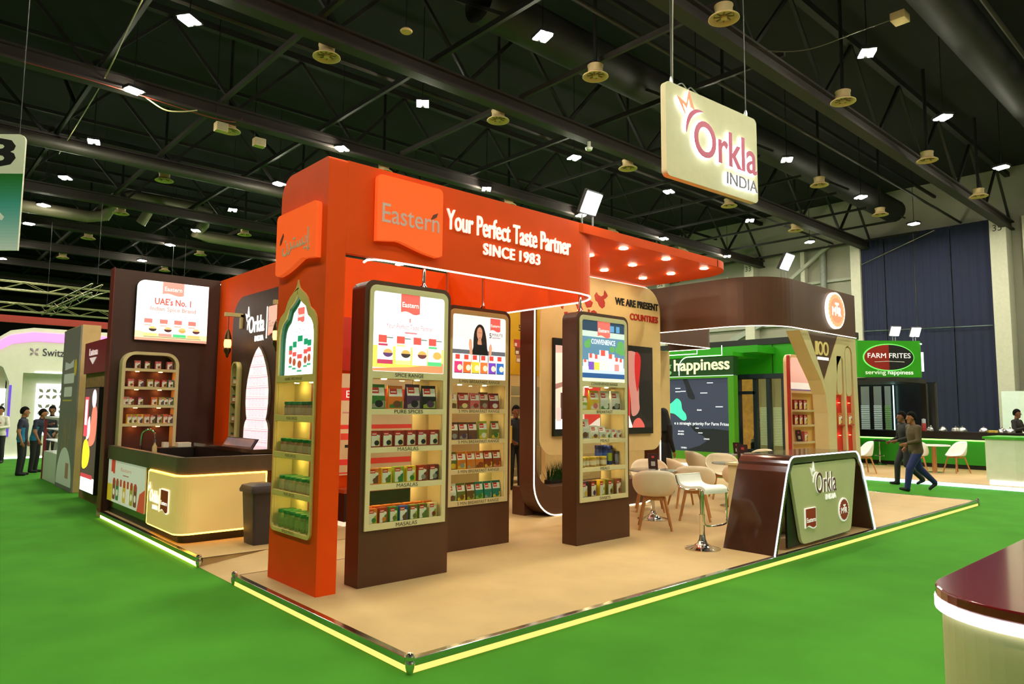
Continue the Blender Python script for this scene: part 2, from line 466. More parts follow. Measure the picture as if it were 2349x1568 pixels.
for k in range(8):
    a = math.pi*k/4
    MB().bar((0.06*math.cos(a), 0.06*math.sin(a), 0.05), (0.20*math.cos(a+0.3), 0.20*math.sin(a+0.3), 0.05), 0.035, 0.012).build('vane', mat((120, 96, 60), 0.6, noise=0.05), df)
DX = [4.75, 10.15, 16.1, 22.65, 28.4]; DY = [3.63, 7.22, 10.92, 17.08, 23.5, 29.65, 35.9, 42.3]
first = True
for i, x in enumerate(DX):
    for j, y in enumerate(DY):
        if x > 20 and y > 18: continue
        if i == 0 and j in (0, 1): continue
        o = df if first else copy_tree(df); first = False
        place(o, (x, y, 9.85), 0.3*i, 'cream round air diffuser, %s along the %s diffuser row from the left' % (ordinal(j), ordinal(i)), 'round air diffusers of the hall')
# --- small ceiling sundries
def small(name, label, cat, mb, m_):
    o = mb.build(name, m_); o['label'] = label; o['category'] = cat; return o
sd_ = thing('smoke_detector', 'white round detector under the roof above the orange pillar', 'detector', (5.55, 8.75, 9.9))
MB().lathe([(0.0, 0), (0.12, 0.0), (0.14, 0.03), (0.10, 0.07), (0.0, 0.08)], (5.55, 8.75, 9.9), 18).build('head', PALE, sd_)
MB().tube([(5.55, 8.75, 9.97), (5.55, 8.75, 12.999)], 0.015, 6).build('drop_rod', DECK, sd_)
small('smoke_detector', 'small white detector on the girder left of the hanging sign', 'detector', MB().lathe([(0.0, 0), (0.09, 0.0), (0.12, 0.08), (0.05, 0.12), (0.05, 0.32)], (13.5, 10.4, 9.7), 14), WHITE)
for (x, y, lab) in ((4.3, 16.5, 'cream box speaker hanging left of the round diffuser'), (5.6, 16.9, 'cream box speaker hanging right of the round diffuser')):
    s_ = thing('ceiling_speaker', lab, 'speaker', (x, y, 9.55))
    MB().box(x-0.17, x+0.17, y-0.13, y+0.13, 9.55, 9.8).build('cabinet', PALE, s_, bevel=0.02)
    MB().tube([(x-0.15, y, 9.78), (x-0.15, y, 13.0)], 0.012, 6).build('bracket', BLACK, s_)
    MB().box(x-0.15, x+0.15, y-0.137, y-0.13, 9.57, 9.78).build('grille', mat((150, 140, 110), 0.7, noise=0.1), s_)
s_ = thing('junction_box', 'cream junction box with a thin cable at the upper right of the roof', 'electrical box', (13.6, 1.35, 10.2))
MB().box(13.45, 13.8, 1.2, 1.5, 10.2, 10.38).build('case', PALE, s_, bevel=0.01)
MB().tube(catmull([(13.5, 1.45, 10.25), (13.0, 2.0, 10.0), (12.6, 2.9, 9.8), (12.3, 3.7, 9.95), (12.2, 4.2, 10.3)], 5), 0.012, 6).build('cable', mat((70, 62, 40), 0.6, noise=0.1), s_)
for pts, lab, c_ in (([(-0.9, 16.5, 10.0), (1.3, 16.4, 9.96), (4.3, 16.5, 9.9), (5.0, 16.6, 10.2)], 'dull red cable laid along the far left girder', (110, 40, 30)),
                     ([(2.2, 16.5, 9.99), (2.7, 16.4, 9.72), (3.1, 16.35, 9.75), (3.6, 16.45, 9.97)], 'pale cable sagging below the far left girder lamp', (190, 176, 130)),
                     ([(0.95, 10.5, 10.3), (1.1, 13.5, 10.25), (1.3, 17.0, 10.2), (1.5, 24, 10.2)], 'pair of thin pale cables stretched along the roof at the left', (150, 140, 100))):
    small('ceiling_cable', lab, 'cable', MB().tube(catmull(pts, 6), 0.018, 6), mat(c_, 0.6, noise=0.1))

# --- hall wall at the right
WALLM = mat((140, 138, 122), 0.7, noise=0.05, scale=0.6)
wr = MB().box(36, 36.3, -14, 78, -0.19, 13).build('wall_right', WALLM); structure(wr)
COLM = mat((186, 184, 166), 0.65, noise=0.05)
for y0, y1, x0 in ((10.75, 11.25, 35.2), (16.9, 17.5, 35.4), (23.2, 23.8, 35.4), (4.25, 4.9, 35.0), (2.6, 3.75, 35.5), (13.9, 14.15, 35.6)):
    MB().box(x0, 36, y0, y1, -0.19, 10.5).build('column', COLM, wr, bevel=0.02)
for z in (6.4, 8.6):
    MB().box(35.8, 36, 11.2, 35, z, z+0.14).build('rail', mat((150, 152, 138), 0.6, noise=0.05), wr)
MB().tube([(35.7, 12.9, -0.1), (35.7, 12.9, 10.4)], 0.16, 10).build('drain_pipe', mat((120, 124, 116), 0.5, noise=0.1), wr)
MB().bar((35.6, 15.8, 8.2), (35.6, 12.5, 10.6), 0.18).build('brace', mat((160, 162, 148), 0.6, noise=0.05), wr)
MB().bar((35.6, 21.0, 8.0), (35.6, 18.6, 9.6), 0.18).build('brace', mat((160, 162, 148), 0.6, noise=0.05), wr)
MB().bar((35.6, 16.5, 6.6), (35.6, 19.6, 5.2), 0.3).build('brace', mat((140, 146, 136), 0.6, noise=0.05), wr)
fw = Frame((35.38, 17.5, 9.5), (0, -1, 0), (0, 0, 1), (-1, 0, 0))
b = MB(); letters(b, fw, '33', 0.10, 0.28, 0.36, 0.3); b.build('number_mark', BLACK, wr)
fw = Frame((35.38, 23.8, 9.5), (0, -1, 0), (0, 0, 1), (-1, 0, 0))
b = MB(); letters(b, fw, '32', 0.10, 0.15, 0.36, 0.3); b.build('number_mark', BLACK, wr)
fw = Frame((34.98, 4.9, 9.7), (0, -1, 0), (0, 0, 1), (-1, 0, 0))
b = MB(); letters(b, fw, '35', 0.14, 0.15, 0.36, 0.3); b.build('number_mark', BLACK, wr)
structure(MB().box(-14, 37, 77, 77.4, -0.19, 13).build('wall_back', mat((30, 30, 30), 0.9, noise=0.1)))
structure(MB().box(-14.3, -14, -14, 78, -0.19, 13).build('wall_left', mat((120, 120, 112), 0.9, noise=0.1)))
structure(MB().box(-14, 37, -14.4, -14, -0.19, 13).build('wall_front', mat((120, 120, 112), 0.9, noise=0.1)))
# dark blue hall curtain, hung in widths
cu = thing('hall_curtain', 'tall dark navy curtain closing the hall wall behind the green bar', 'curtain', (35.4, 7.8, -0.09))
CURT = mat((12, 20, 52), 0.8, noise=0.15, scale=0.5)
ys = [4.95, 6.6, 8.2, 9.6, 10.75]
for k in range(4):
    y0, y1 = ys[k], ys[k+1]
    b = MB()
    def fold(u, v, y0=y0, y1=y1): 
        return (35.35+0.02*math.sin(u*9*math.pi), y0+0.02+(y1-y0-0.04)*u, -0.08+10.6*v)
    b.grid(fold, 36, 1); b.build('curtain_width', CURT, cu)
MB().tube([(35.2, 5.0, 5.55), (35.2, 10.7, 5.7)], 0.02, 6).build('rope', ALU, cu)
MB().tube([(35.2, 7.2, 10.4), (35.2, 10.7, 9.2)], 0.02, 6).build('rope', ALU, cu)

# ================================================================ THE PLATFORM OF THE STAND
DECKM = mat((188, 160, 112), 0.62, noise=0.07, scale=2.2, spec=0.25)
pf = thing('stand_platform', 'raised beige platform of the stand with metal edge and yellow light strip', 'platform', (6.1, 4.2, -0.09))
deck = [(0, 0), (12.3, 0), (12.3, 8.6), (0, 8.6), (0, 3.97), (0.72, 3.97), (0.72, 2.97), (0, 2.97)]
MB().prism(deck, 'z', -0.088, 0.0).build('deck', DECKM, pf)
b = MB(); b.prism([(0.0, -0.086), (0.72, -0.086), (0.72, -0.001)], 'y', 2.975, 3.965); b.build('ramp', DECKM, pf)
for y in (2.97, 3.97):
    MB().box(0.02, 2.6, y-0.006, y+0.006, -0.004, 0.0025).build('seam_strip', mat((120, 96, 66), 0.5, noise=0.05), pf)
for (x0, x1, y0, y1) in ((-0.012, 12.312, -0.012, 0.045), (-0.012, 0.045, 0.045, 2.97), (-0.012, 0.045, 3.97, 8.29), (12.255, 12.312, 0.045, 8.6)):
    MB().box(x0, x1, y0, y1, -0.045, 0.005).build('edge_trim', mat((205, 208, 204), 0.16, 1.0, noise=0.03), pf, bevel=0.004)
for (x0, x1, y0, y1) in ((-0.006, 12.306, -0.008, 0.0), (-0.008, 0.0, 0.0, 2.96), (-0.008, 0.0, 3.98, 8.29), (12.3, 12.308, 0.0, 8.6)):
    MB().box(x0, x1, y0, y1, -0.086, -0.046).build('led_strip', glow((255, 214, 110), 4.5 if y0 > 3.5 and x0 < 1 else 0.85), pf)
for (x, y) in ((0, 0), (0, 2.97), (0, 3.97), (12.3, 0)):
    MB().lathe([(0.0, 0.045), (0.016, 0.042), (0.028, 0.026), (0.03, 0.012), (0.024, -0.004), (0.033, -0.02), (0.03, -0.05), (0.02, -0.085)], (x, y, 0), 14).build('corner_cap', CHROME, pf)
print('hall ready')
# ================================================================ ORANGE PORTAL (pillar, fascia, canopy)
po = thing('orange_portal', 'orange entrance portal with pillar, lettered fascia and downlit canopy', 'portal', (0.315, 2.24, 0))
PX0, PX1, PY0, PY1 = 0.22, 0.41, 1.754, 2.73
CY = 2.262
half = [(0.0, 2.80), (0.012, 2.755), (0.04, 2.715), (0.085, 2.685), (0.15, 2.652), (0.205, 2.605), (0.235, 2.555), (0.262, 2.515), (0.30, 2.497), (0.345, 2.472), (0.385, 2.425), (0.405, 2.36), (0.412, 2.28)]
def ogee(k, off, tip, zb, r):
    """arch outline, inset by off, down to zb"""
    right = [(h*(0.412-off)/0.412, z-tip*(1.0 if h < 0.2 else 0.75)) for h, z in half]
    R_ = [(CY-a, z) for a, z in right]; L_ = [(CY+a, z) for a, z in right[1:]][::-1]
    e = 0.412-off
    low = arc(CY-e+r, zb+r, r, 180, 270, 5) + arc(CY+e-r, zb+r, r, 270, 360, 5)
    return R_ + low + L_
outer = ogee(1, 0.0, 0.0, 0.455, 0.07)
win = ogee(1, 0.05, 0.095, 1.905, 0.004)
OPZ = [(1.535, 1.84), (1.19, 1.475), (0.835, 1.135), (0.49, 0.785)]
E0 = 0.412-0.032
ops = []
for i, (a, z) in enumerate(OPZ):
    ops.append(rrect(CY-E0, a, CY+E0, z, (0.05, 0.05, 0.004, 0.004) if i == 3 else 0.004, 4))
wall_out = rrect(PY0, 0.0, PY1, 3.868, (0, 0, 0.22, 0.03), 8)
cut = rrect(CY-0.385, 0.48, CY+0.385, 1.86, 0.02, 3)
wincut = ogee(1, 0.045, 0.09, 1.90, 0.004)
b = MB(); b.prism(wall_out, 'x', PX0, PX1-0.012, holes=[cut, wincut]); b.prism(wall_out, 'x', PX1-0.012, PX1)
pillar = b.build('pillar', ORANGE, po)
b = MB(); b.prism(outer, 'x', PX0-0.022, PX0-0.001, holes=[win]+ops); plate = b.build('arch_plate', GOLD, po, bevel=0.003)
# lit arch graphic, set back in the pillar
FRP = Frame((0.247, CY, 0), (0, -1, 0), (0, 0, 1), (-1, 0, 0))
b = MB(); b.prism(wincut, 'x', 0.25, 0.262); b.build('back_sheet', mat((120, 180, 160), 0.4, noise=0.02), po)
b = MB(); b.prism([(CY+(y-CY)*0.997, z-0.001 if z > 1.95 else z+0.001) for y, z in wincut], 'x', 0.2195, 0.249, holes=[[(CY+(y-CY)*0.98, z-0.007 if z > 1.95 else z+0.004) for y, z in wincut]]); b.build('window_lining', mat((96, 160, 140), 0.4, noise=0.02), po)
inner = [(-(y-CY)*0.88, z-0.035 if z > 1.95 else z+0.004) for y, z in win]
g = Print(FRP, emit=0.9)
g.poly([(u, v) for u, v in inner], (246, 252, 248))
g.poly(tag_poly(-0.075, 2.40, 0.14, 0.14), (232, 88, 80)); g.text('Eastern', -0.066, 2.45, 0.12, 0.035, (255, 245, 240), 0.01)
g.text('L', -0.03, 2.335, 0.02, 0.04, (60, 60, 60)); g.rect(-0.15, 2.315, -0.03, 2.319, (120, 120, 120)); g.rect(-0.01, 2.32, 0.10, 2.324, (120, 120, 120)); g.rect(-0.07, 2.298, 0.03, 2.302, (120, 120, 120))
for (u, w, z0, z1) in ((-0.20, 0.075, 1.98, 2.19), (-0.115, 0.085, 1.96, 2.225), (0.115, 0.08, 1.975, 2.24), (0.19, 0.075, 1.99, 2.225), (0.0, 0.105, 1.935, 2.275)):
    g.rect(u-w/2, z0, u+w/2, z1, (196, 212, 204), 0.01); g.rect(u-w/2, z1-0.055, u+w/2, z1, (18, 120, 78), 0.006); g.rect(u-w/2, z0, u+w/2, z0+0.018, (60, 140, 100), 0.006)
    g.rect(u-w/2, z0+0.125, u+w/2, z0+0.165, (228, 70, 66)); g.circ(u, z0+0.07, w*0.4, (150, 66, 40), 0.036)
g.build('lit_graphic', po)
# niche behind the plate
b = MB(); b.box(0.385, 0.397, CY-0.385, CY+0.385, 0.48, 1.86); b.build('niche_back', mat((226, 204, 120), 0.5, noise=0.04), po)
b = MB(); b.box(0.382, 0.386, CY-0.385, CY+0.02, 0.50, 1.84); b.build('niche_red_panel', mat((160, 40, 26), 0.5, noise=0.04), po)
b = MB(); b.prism(rrect(CY-0.3845, 0.4805, CY+0.3845, 1.8595, 0.02, 3), 'x', 0.2205, 0.384, holes=[rrect(CY-0.379, 0.486, CY+0.379, 1.854, 0.016, 3)]); b.build('niche_lining', mat((220, 200, 130), 0.5, noise=0.03), po)
SHZ = [0.486, 0.815, 1.165, 1.51]
for z in SHZ[1:]:
    MB().box(0.225, 0.384, CY-0.384, CY+0.384, z-0.012, z).build('shelf', GOLD, po)
for z in (1.84, 1.49, 1.15, 0.80):
    for y in (CY-0.15, CY+0.16):
        MB().lathe([(0.0, 0.0), (0.022, 0.0), (0.022, 0.006), (0.0, 0.006)], (0.30, y, z-0.008), 12).build('shelf_light', glow((255, 226, 150), 60), po)
MB().box(0.224, 0.227, CY-0.383, CY+0.383, 0.485, 1.852).build('glass_pane', glass_mat(), po)
fp = Frame((PX0-0.022, CY, 0), (0, -1, 0), (0, 0, 1), (-1, 0, 0))
for s_, z, w in (('ARABIC SPICE RANGE', 1.858, 0.36), ('PURE SPICES', 1.492, 0.22), ('PURE SPICES', 1.15, 0.22), ('PURE SPICES', 0.798, 0.22), ('SPICE MIXES', 0.465, 0.25)):
    words('shelf_lettering', mat((86, 70, 30), 0.6, noise=0.02), po, fp, s_, -w/2-0.02, z, w, 0.026, 0, 0.0012, bold=0.004)
# fascia
path = [(0.4105, PY0)] + [(0.9+0.25*k, PY0) for k in range(11)] + arc(3.50, PY0+0.62, 0.62, 270, 360, 14) + [(4.12, 2.8), (4.12, 3.58), (4.12, 5.045)]
b = MB(); b.sheet(path, 3.005, 3.866, 0.07); fas = b.build('fascia', ORANGE, po)
# canopy roof
roof = [(0.40, 1.775), (3.45, 1.775), (3.6, 1.742), (6.62, 1.742)] + arc(6.60, 2.392, 0.65, 270, 360, 10) + [(7.25, 3.68), (4.14, 3.68), (4.14, 2.73), (0.40, 2.73)]
MB().prism(roof, 'z', 3.75, 3.864).build('canopy', ORANGE, po)
lp_ = [(0.73, 1.98, 3.0), (0.70, 1.87, 3.0), (0.74, 1.79, 3.0), (0.85, PY0+0.012, 3.0)] + [(p[0], p[1], 3.0) for p in path[2:]]
lp_ = [(x, y+0.012 if y < 1.8 else y, z) for x, y, z in lp_]
MB().tube(lp_, 0.011, 6).build('led_strip', LEDW, po)
for x in (4.62, 5.58, 6.55):
    for y in (1.94, 2.54, 3.09):
        d = MB().lathe([(0.0, 0.0), (0.048, 0.0), (0.06, 0.004), (0.06, 0.012), (0.0, 0.012)], (x, y, 3.738), 16).build('downlight', glow((255, 236, 200), DOWNLIGHT*0.2), po)
for x in (1.3, 2.6, 3.6):
    for y in (2.3,):
        MB().lathe([(0.0, 0.0), (0.048, 0.0), (0.06, 0.004), (0.06, 0.012), (0.0, 0.012)], (x, y, 3.738), 16).build('downlight', glow((255, 236, 200), DOWNLIGHT*0.2), po)
# illuminated tag signs
SIGNM = mat((236, 84, 34), 0.12, emit=0.36, ecol=(255, 104, 44), coat=0.5)
def flag(u0, u1, vt, vb, vdip, flip=False, n=14):
    r = 0.05
    pts = arc(u1-r, vt-r, r, 0, 90, 4) + arc(u0+r, vt-r, r, 90, 180, 4)
    for i in range(n+1):
        t = i/n; tt = 1-t if flip else t
        wv = vb + 0.03*math.sin(min(1, tt/0.45)*math.pi*0.5) if tt < 0.25 else vb+0.03*math.cos((tt-0.25)/0.55*math.pi/2)-vdip*math.sin(max(0, min(1, (tt-0.35)/0.5))*math.pi/2)+ (0.03 if tt > 0.95 else 0)
        pts.append((u0+(u1-u0)*t, wv))
    return pts
ff = Frame((0, PY0-0.001, 0), (1, 0, 0), (0, 0, 1), (0, -1, 0))
b = MB(); poly3(b, ff, flag(0.695, 1.45, 3.80, 3.16, 0.05), 0.0, 0.055)
sg = b.build('tag_sign', SIGNM, po, bevel=0.016)
b = MB(); letters(b, ff, 'Eastern', 0.745, 3.345, 0.66, 0.185, 0.006, 0.055, bold=0.006); b.build('lettering', mat((196, 164, 152), 0.4, emit=0.12), sg)
b = MB(); poly3(b, ff, [(1.30, 3.47), (1.33, 3.52), (1.39, 3.55), (1.37, 3.50), (1.33, 3.475)], 0.056, 0.004); b.build('leaf_mark', mat((110, 50, 14), 0.4, noise=0.03), sg)
fs_ = Frame((PX0+0.001, PY1, 0), (0, -1, 0), (0, 0, 1), (-1, 0, 0))
b = MB(); poly3(b, fs_, flag(0.03, 0.87, 3.475, 2.95, 0.07, True), 0.0, 0.055)
sg = b.build('tag_sign', SIGNM, po, bevel=0.016)
b = MB()
try:
    letters(b, fs_, '\uFEE5\uFEAE\uFE98\uFEB4\uFEF3\uFE87', 0.18, 3.03, 0.58, 0.22, 0.006, 0.055, bold=0.01)
except Exception as e:
    print('arabic failed', e)
b.build('lettering', mat((196, 164, 126), 0.4, emit=0.1), sg)
b = MB(); poly3(b, fs_, [(0.12, 3.17), (0.13, 3.22), (0.19, 3.28), (0.20, 3.25), (0.15, 3.18)], 0.056, 0.004); b.build('leaf_mark', mat((110, 50, 14), 0.4, noise=0.03), sg)
# raised white lettering
WL = mat((250, 240, 228), 0.4, emit=0.4)
words('slogan_lettering', WL, po, ff, 'Your Perfect Taste Partner', 1.53, 3.425, 1.84, 0.215, 0.02, 0.004, bold=0.006)
b = MB(); letters(b, ff, 'SINCE', 2.02, 3.235, 0.45, 0.125, 0.02, 0.004, bold=0.012, space=1.1); b.build('since_lettering', WL, po)
b = MB(); letters(b, ff, '1983', 2.545, 3.235, 0.315, 0.125, 0.02, 0.004, bold=0.012, space=1.1); b.build('year_lettering', WL, po)

# flood lights standing on the fascias
def flood(x, y, z, lab, rz, size=0.16):
    t = thing('flood_light', lab, 'flood light', (x, y, z))
    c, s_ = math.cos(rz), math.sin(rz)
    MB().tube([(x-0.1, y, z), (x-0.1, y, z+0.13)], 0.012, 6).build('stand', ALU, t)
    MB().tube([(x+0.1, y, z), (x+0.1, y, z+0.13)], 0.012, 6).build('stand', ALU, t)
    def rot(u, v, w):   # body tilted so that the lens looks down and outward
        a = math.radians(28)
        yy = -w*math.cos(a) - v*math.sin(a)*1.0; zz = v*math.cos(a)*1.0 - w*math.sin(a)
        return (x + u*c - yy*s_, y + u*s_ + yy*c, z+0.14+zz)
    b = MB(); vs = [rot(u, v, w) for w in (-0.05, 0.0) for v in (0, 2*size) for u in (-size, size)]
    b.add(vs, [(0, 2, 3, 1), (4, 5, 7, 6), (0, 1, 5, 4), (2, 6, 7, 3), (0, 4, 6, 2), (1, 3, 7, 5)]); b.build('housing', BLACK, t)
    b = MB(); vs = [rot(u, v, w) for w in (0.002, 0.01) for v in (0.02, 2*size-0.02) for u in (-size+0.02, size-0.02)]
    b.add(vs, [(0, 2, 3, 1), (4, 5, 7, 6), (0, 1, 5, 4), (2, 6, 7, 3), (0, 4, 6, 2), (1, 3, 7, 5)]); b.build('lens', glow((255, 255, 250), FLOOD), t)
flood(3.74, 1.80, 3.866, 'bright flood light on top of the orange fascia', 0.0, 0.15)
print('portal ready')
# ================================================================ PRODUCT PACKS (prototypes are the first ones placed)
_PROTO = {}
def proto_carton(w, h, d, body, accent, pic):
    k = ('c', w, h, d, body, accent, pic)
    if k in _PROTO: return _PROTO[k], False
    o = MB().box(-w/2, w/2, 0, d, 0, h).build('spice_carton', mat(body, 0.4, noise=0.04), None)
    o.location = (0, 0, 0)
    me = o.data; 
    for v in me.vertices: v.co.y += 0.0
    f = Frame((-w/2, -d/2, 0), (1, 0, 0), (0, 0, 1), (0, -1, 0))
    g = Print(f, rough=0.4)
    g.poly([(w*0.10, h*0.06), (w*0.9, h*0.06), (w*0.9, h*0.72), (w*0.10, h*0.86)], (238, 234, 222))
    g.rect(w*0.10, h*0.70, w*0.62, h*0.93, (206, 44, 36)); g.rect(w*0.16, h*0.78, w*0.56, h*0.83, (250, 240, 235))
    g.poly([(w*0.42, h*0.06), (w*0.9, h*0.06), (w*0.9, h*0.6), (w*0.66, h*0.5)], accent)
    g.circ(w*0.62, h*0.26, w*0.24, pic, h*0.16, 14)
    pr = g.mb.mesh('front_print', g.mats); po_ = bpy.data.objects.new('front_print', pr); COL.objects.link(po_); po_.parent = o
    _PROTO[k] = o
    return o, True
def proto_pouch(w, h, d, body, accent, pic, top=(236, 232, 226)):
    k = ('p', w, h, d, body, accent, pic, top)
    if k in _PROTO: return _PROTO[k], False
    b = MB(); prof = [(-d/2, 0), (d/2, 0), (d*0.32, h*0.55), (0.006, h*0.88), (0.006, h), (-0.006, h), (-0.006-d*0.02, h*0.88), (-d*0.42, h*0.5)]
    b.prism(prof, 'x', -w/2, w/2)
    o = b.build('food_pouch', mat(body, 0.3, noise=0.05), None); o.location = (0, 0, 0)
    a0, a1 = (-d/2, 0.0), (-d*0.42, h*0.5); a2 = (-0.006-d*0.02, h*0.88)
    me_shift = 0.0
    f1 = Frame((-w/2, a0[0], 0), (1, 0, 0), (0, a1[0]-a0[0], a1[1]), (0, -1, 0))
    l1 = math.hypot(a1[0]-a0[0], a1[1]); l2 = math.hypot(a2[0]-a1[0], a2[1]-a1[1])
    f2 = Frame((-w/2, a1[0], a1[1]), (1, 0, 0), (0, a2[0]-a1[0], a2[1]-a1[1]), (0, -(a2[1]-a1[1]), (a2[0]-a1[0])))
    g = Print(f1, rough=0.35); g2 = Print(f2, rough=0.35)
    g.poly([(w*0.06, l1*0.08), (w*0.94, l1*0.08), (w*0.94, l1*0.7), (w*0.06, l1*0.35)], accent); g.circ(w*0.58, l1*0.42, w*0.27, pic, l1*0.3, 14)
    g2.rect(w*0.05, l2*0.1, w*0.95, l2*0.98, top); g2.rect(w*0.12, l2*0.35, w*0.6, l2*0.98, (206, 44, 36)); g2.rect(w*0.18, l2*0.55, w*0.54, l2*0.68, (250, 240, 235))
    off = len(g.mats); g.mb.v_count = 0
    base = len(g.mb.v); g.mb.v += g2.mb.v; g.mb.f += [[i+base for i in fc] for fc in g2.mb.f]; g.mb.mi += [i+off for i in g2.mb.mi]; g.mb.sm += g2.mb.sm
    pr = g.mb.mesh('front_print', g.mats+g2.mats); po_ = bpy.data.objects.new('front_print', pr); COL.objects.link(po_); po_.parent = o
    _PROTO[k] = o
    return o, True
def proto_jar(r, h, body, lid, band=(220, 210, 190), name='spice_jar', n=16):
    k = ('j', r, h, body, lid, band, name)
    if k in _PROTO: return _PROTO[k], False
    o = MB().lathe([(r*0.9, 0), (r, h*0.04), (r, h*0.74), (r*0.88, h*0.80), (r*0.88, h*0.82)], n=n).build(name, mat(body, 0.4, noise=0.25, scale=60), None); o.location = (0, 0, 0)
    l_ = MB().lathe([(r*0.96, h*0.81), (r*1.03, h*0.83), (r*1.03, h*0.98), (r*0.97, h), (0, h)], n=n)
    lo_ = bpy.data.objects.new('lid', l_.mesh('lid', mat(lid, 0.35, noise=0.05))); COL.objects.link(lo_); lo_.parent = o
    bn = MB().lathe([(r*1.012, h*0.2), (r*1.012, h*0.62)], n=n)
    bo = bpy.data.objects.new('paper_label', bn.mesh('paper_label', mat(band, 0.5, noise=0.08, scale=40))); COL.objects.link(bo); bo.parent = o
    _PROTO[k] = o
    return o, True
def put(pf, loc, rz, name, label, cat, group):
    o, new = pf
    if not new: o = copy_tree(o)
    o.name = name; place(o, loc, rz, label, group); o['category'] = cat
    return o
PAL = {'red': (150, 40, 26), 'orange': (222, 120, 40), 'yellow': (226, 190, 50), 'green': (60, 120, 50), 'lime': (150, 170, 50), 'teal': (30, 120, 110), 'blue': (36, 70, 150),
       'purple': (84, 50, 90), 'brown': (110, 66, 36), 'olive': (110, 110, 50), 'wine': (120, 30, 40), 'grey': (150, 146, 134), 'white': (222, 222, 214), 'cream': (226, 206, 150), 'pink': (214, 110, 110), 'navy': (34, 34, 70), 'black': (30, 28, 26)}
ORD = ['first', 'second', 'third', 'fourth', 'fifth', 'sixth', 'seventh', 'eighth', 'ninth', 'tenth']

# ================================================================ DISPLAY KIOSKS
KW, KD, KH = 0.994, 0.235, 2.80
KSH = [0.545, 0.905, 1.245, 1.598]       # shelf tops, lowest first
KOP = [(0.555, 0.855), (0.905, 1.195), (1.241, 1.545), (1.597, 1.882)]
def kiosk(x0, y0, label, names, poles, plate_mat=CREAM2, w=KW, lead=''):
    t = thing('display_kiosk', label, 'display stand', (x0+w/2, y0+KD/2, 0))
    out = rrect(x0, 0, x0+w, KH, (0, 0, 0.10, 0.10), 7)
    hole = rrect(x0+0.085, 0.535, x0+w-0.085, 1.90, 0.004, 2)
    b = MB(); b.prism(out, 'y', y0, y0+KD, holes=[hole], smooth=False); b.build('body', BROWN, t)
    pl_out = rrect(x0+0.045, 0.497, x0+w-0.045, 2.757, (0, 0, 0.075, 0.075), 6)
    holes = [rrect(x0+0.092, a, x0+w-0.092, z, 0.004, 2) for a, z in KOP] + [rrect(x0+0.088, 1.948, x0+w-0.088, 2.70, (0.012, 0.012, 0.03, 0.03), 4)]
    b = MB(); b.prism(pl_out, 'y', y0-0.018, y0-0.001, holes=holes); b.build('front_plate', plate_mat, t, bevel=0.002)
    MB().box(x0+0.086, x0+w-0.086, y0-0.006, y0-0.003, 1.947, 2.702).build('light_box', lit((250, 252, 250), 0.6), t)
    # niche lining, see-through back with two solid side panels
    lin_ = MB()
    lin_.box(x0+0.0855, x0+0.095, y0+0.002, y0+KD-0.002, 0.536, 1.898); lin_.box(x0+w-0.095, x0+w-0.0855, y0+0.002, y0+KD-0.002, 0.536, 1.898)
    lin_.box(x0+0.095, x0+w-0.095, y0+0.002, y0+KD-0.002, 1.884, 1.898); lin_.box(x0+0.095, x0+w-0.095, y0+0.002, y0+KD-0.002, 0.536, KSH[0])
    lin_.build('niche_lining', CREAM, t)
    for a, c in ((0.095, 0.235), (0.70, w-0.095)):
        MB().box(x0+a, x0+c, y0+KD-0.016, y0+KD-0.004, KSH[0], 1.884).build('back_panel', CREAM, t)
    MB().box(x0+0.235, x0+0.70, y0+KD-0.012, y0+KD-0.008, KSH[0], 1.884).build('back_glass', glass_mat(), t)
    for z in KSH[1:]:
        MB().box(x0+0.095, x0+w-0.095, y0+0.002, y0+KD-0.018, z-0.016, z).build('shelf', CREAM, t)
    MB().box(x0+0.09, x0+w-0.09, y0-0.0125, y0-0.0095, 0.548, 1.888).build('front_glass', glass_mat(), t)
    for z in [1.884] + [q-0.016 for q in KSH[1:]]:
        for u in (0.28, 0.66):
            MB().lathe([(0, 0), (0.024, 0), (0.024, 0.006), (0, 0.006)], (x0+u, y0+0.09, z-0.0075), 12).build('shelf_light', glow((255, 222, 160), 75), t)
    fr = Frame((x0, y0-0.018, 0), (1, 0, 0), (0, 0, 1), (0, -1, 0))
    for s_, z in zip(names, (0.508, 0.867, 1.205, 1.557, 1.900)):
        wd = 0.052*0.62*len(s_)*(1.05 if len(s_) < 10 else 0.92)
        words('shelf_lettering', mat((26, 22, 14), 0.6, noise=0.02), t, fr, s_, w/2-wd/2, z, wd, 0.035, 0, 0.0015, bold=0.008)
    for (px, py, zt) in poles:
        b = MB(); b.tube([(px, py, KH), (px, py, zt)], 0.019, 10); b.lathe([(0.045, 0), (0.04, 0.012), (0.02, 0.05)], (px, py, KH), 14); b.build('pole', CHROME, t)
    return t, Frame((x0, y0-0.0062, 0), (1, 0, 0), (0, 0, 1), (0, -1, 0))
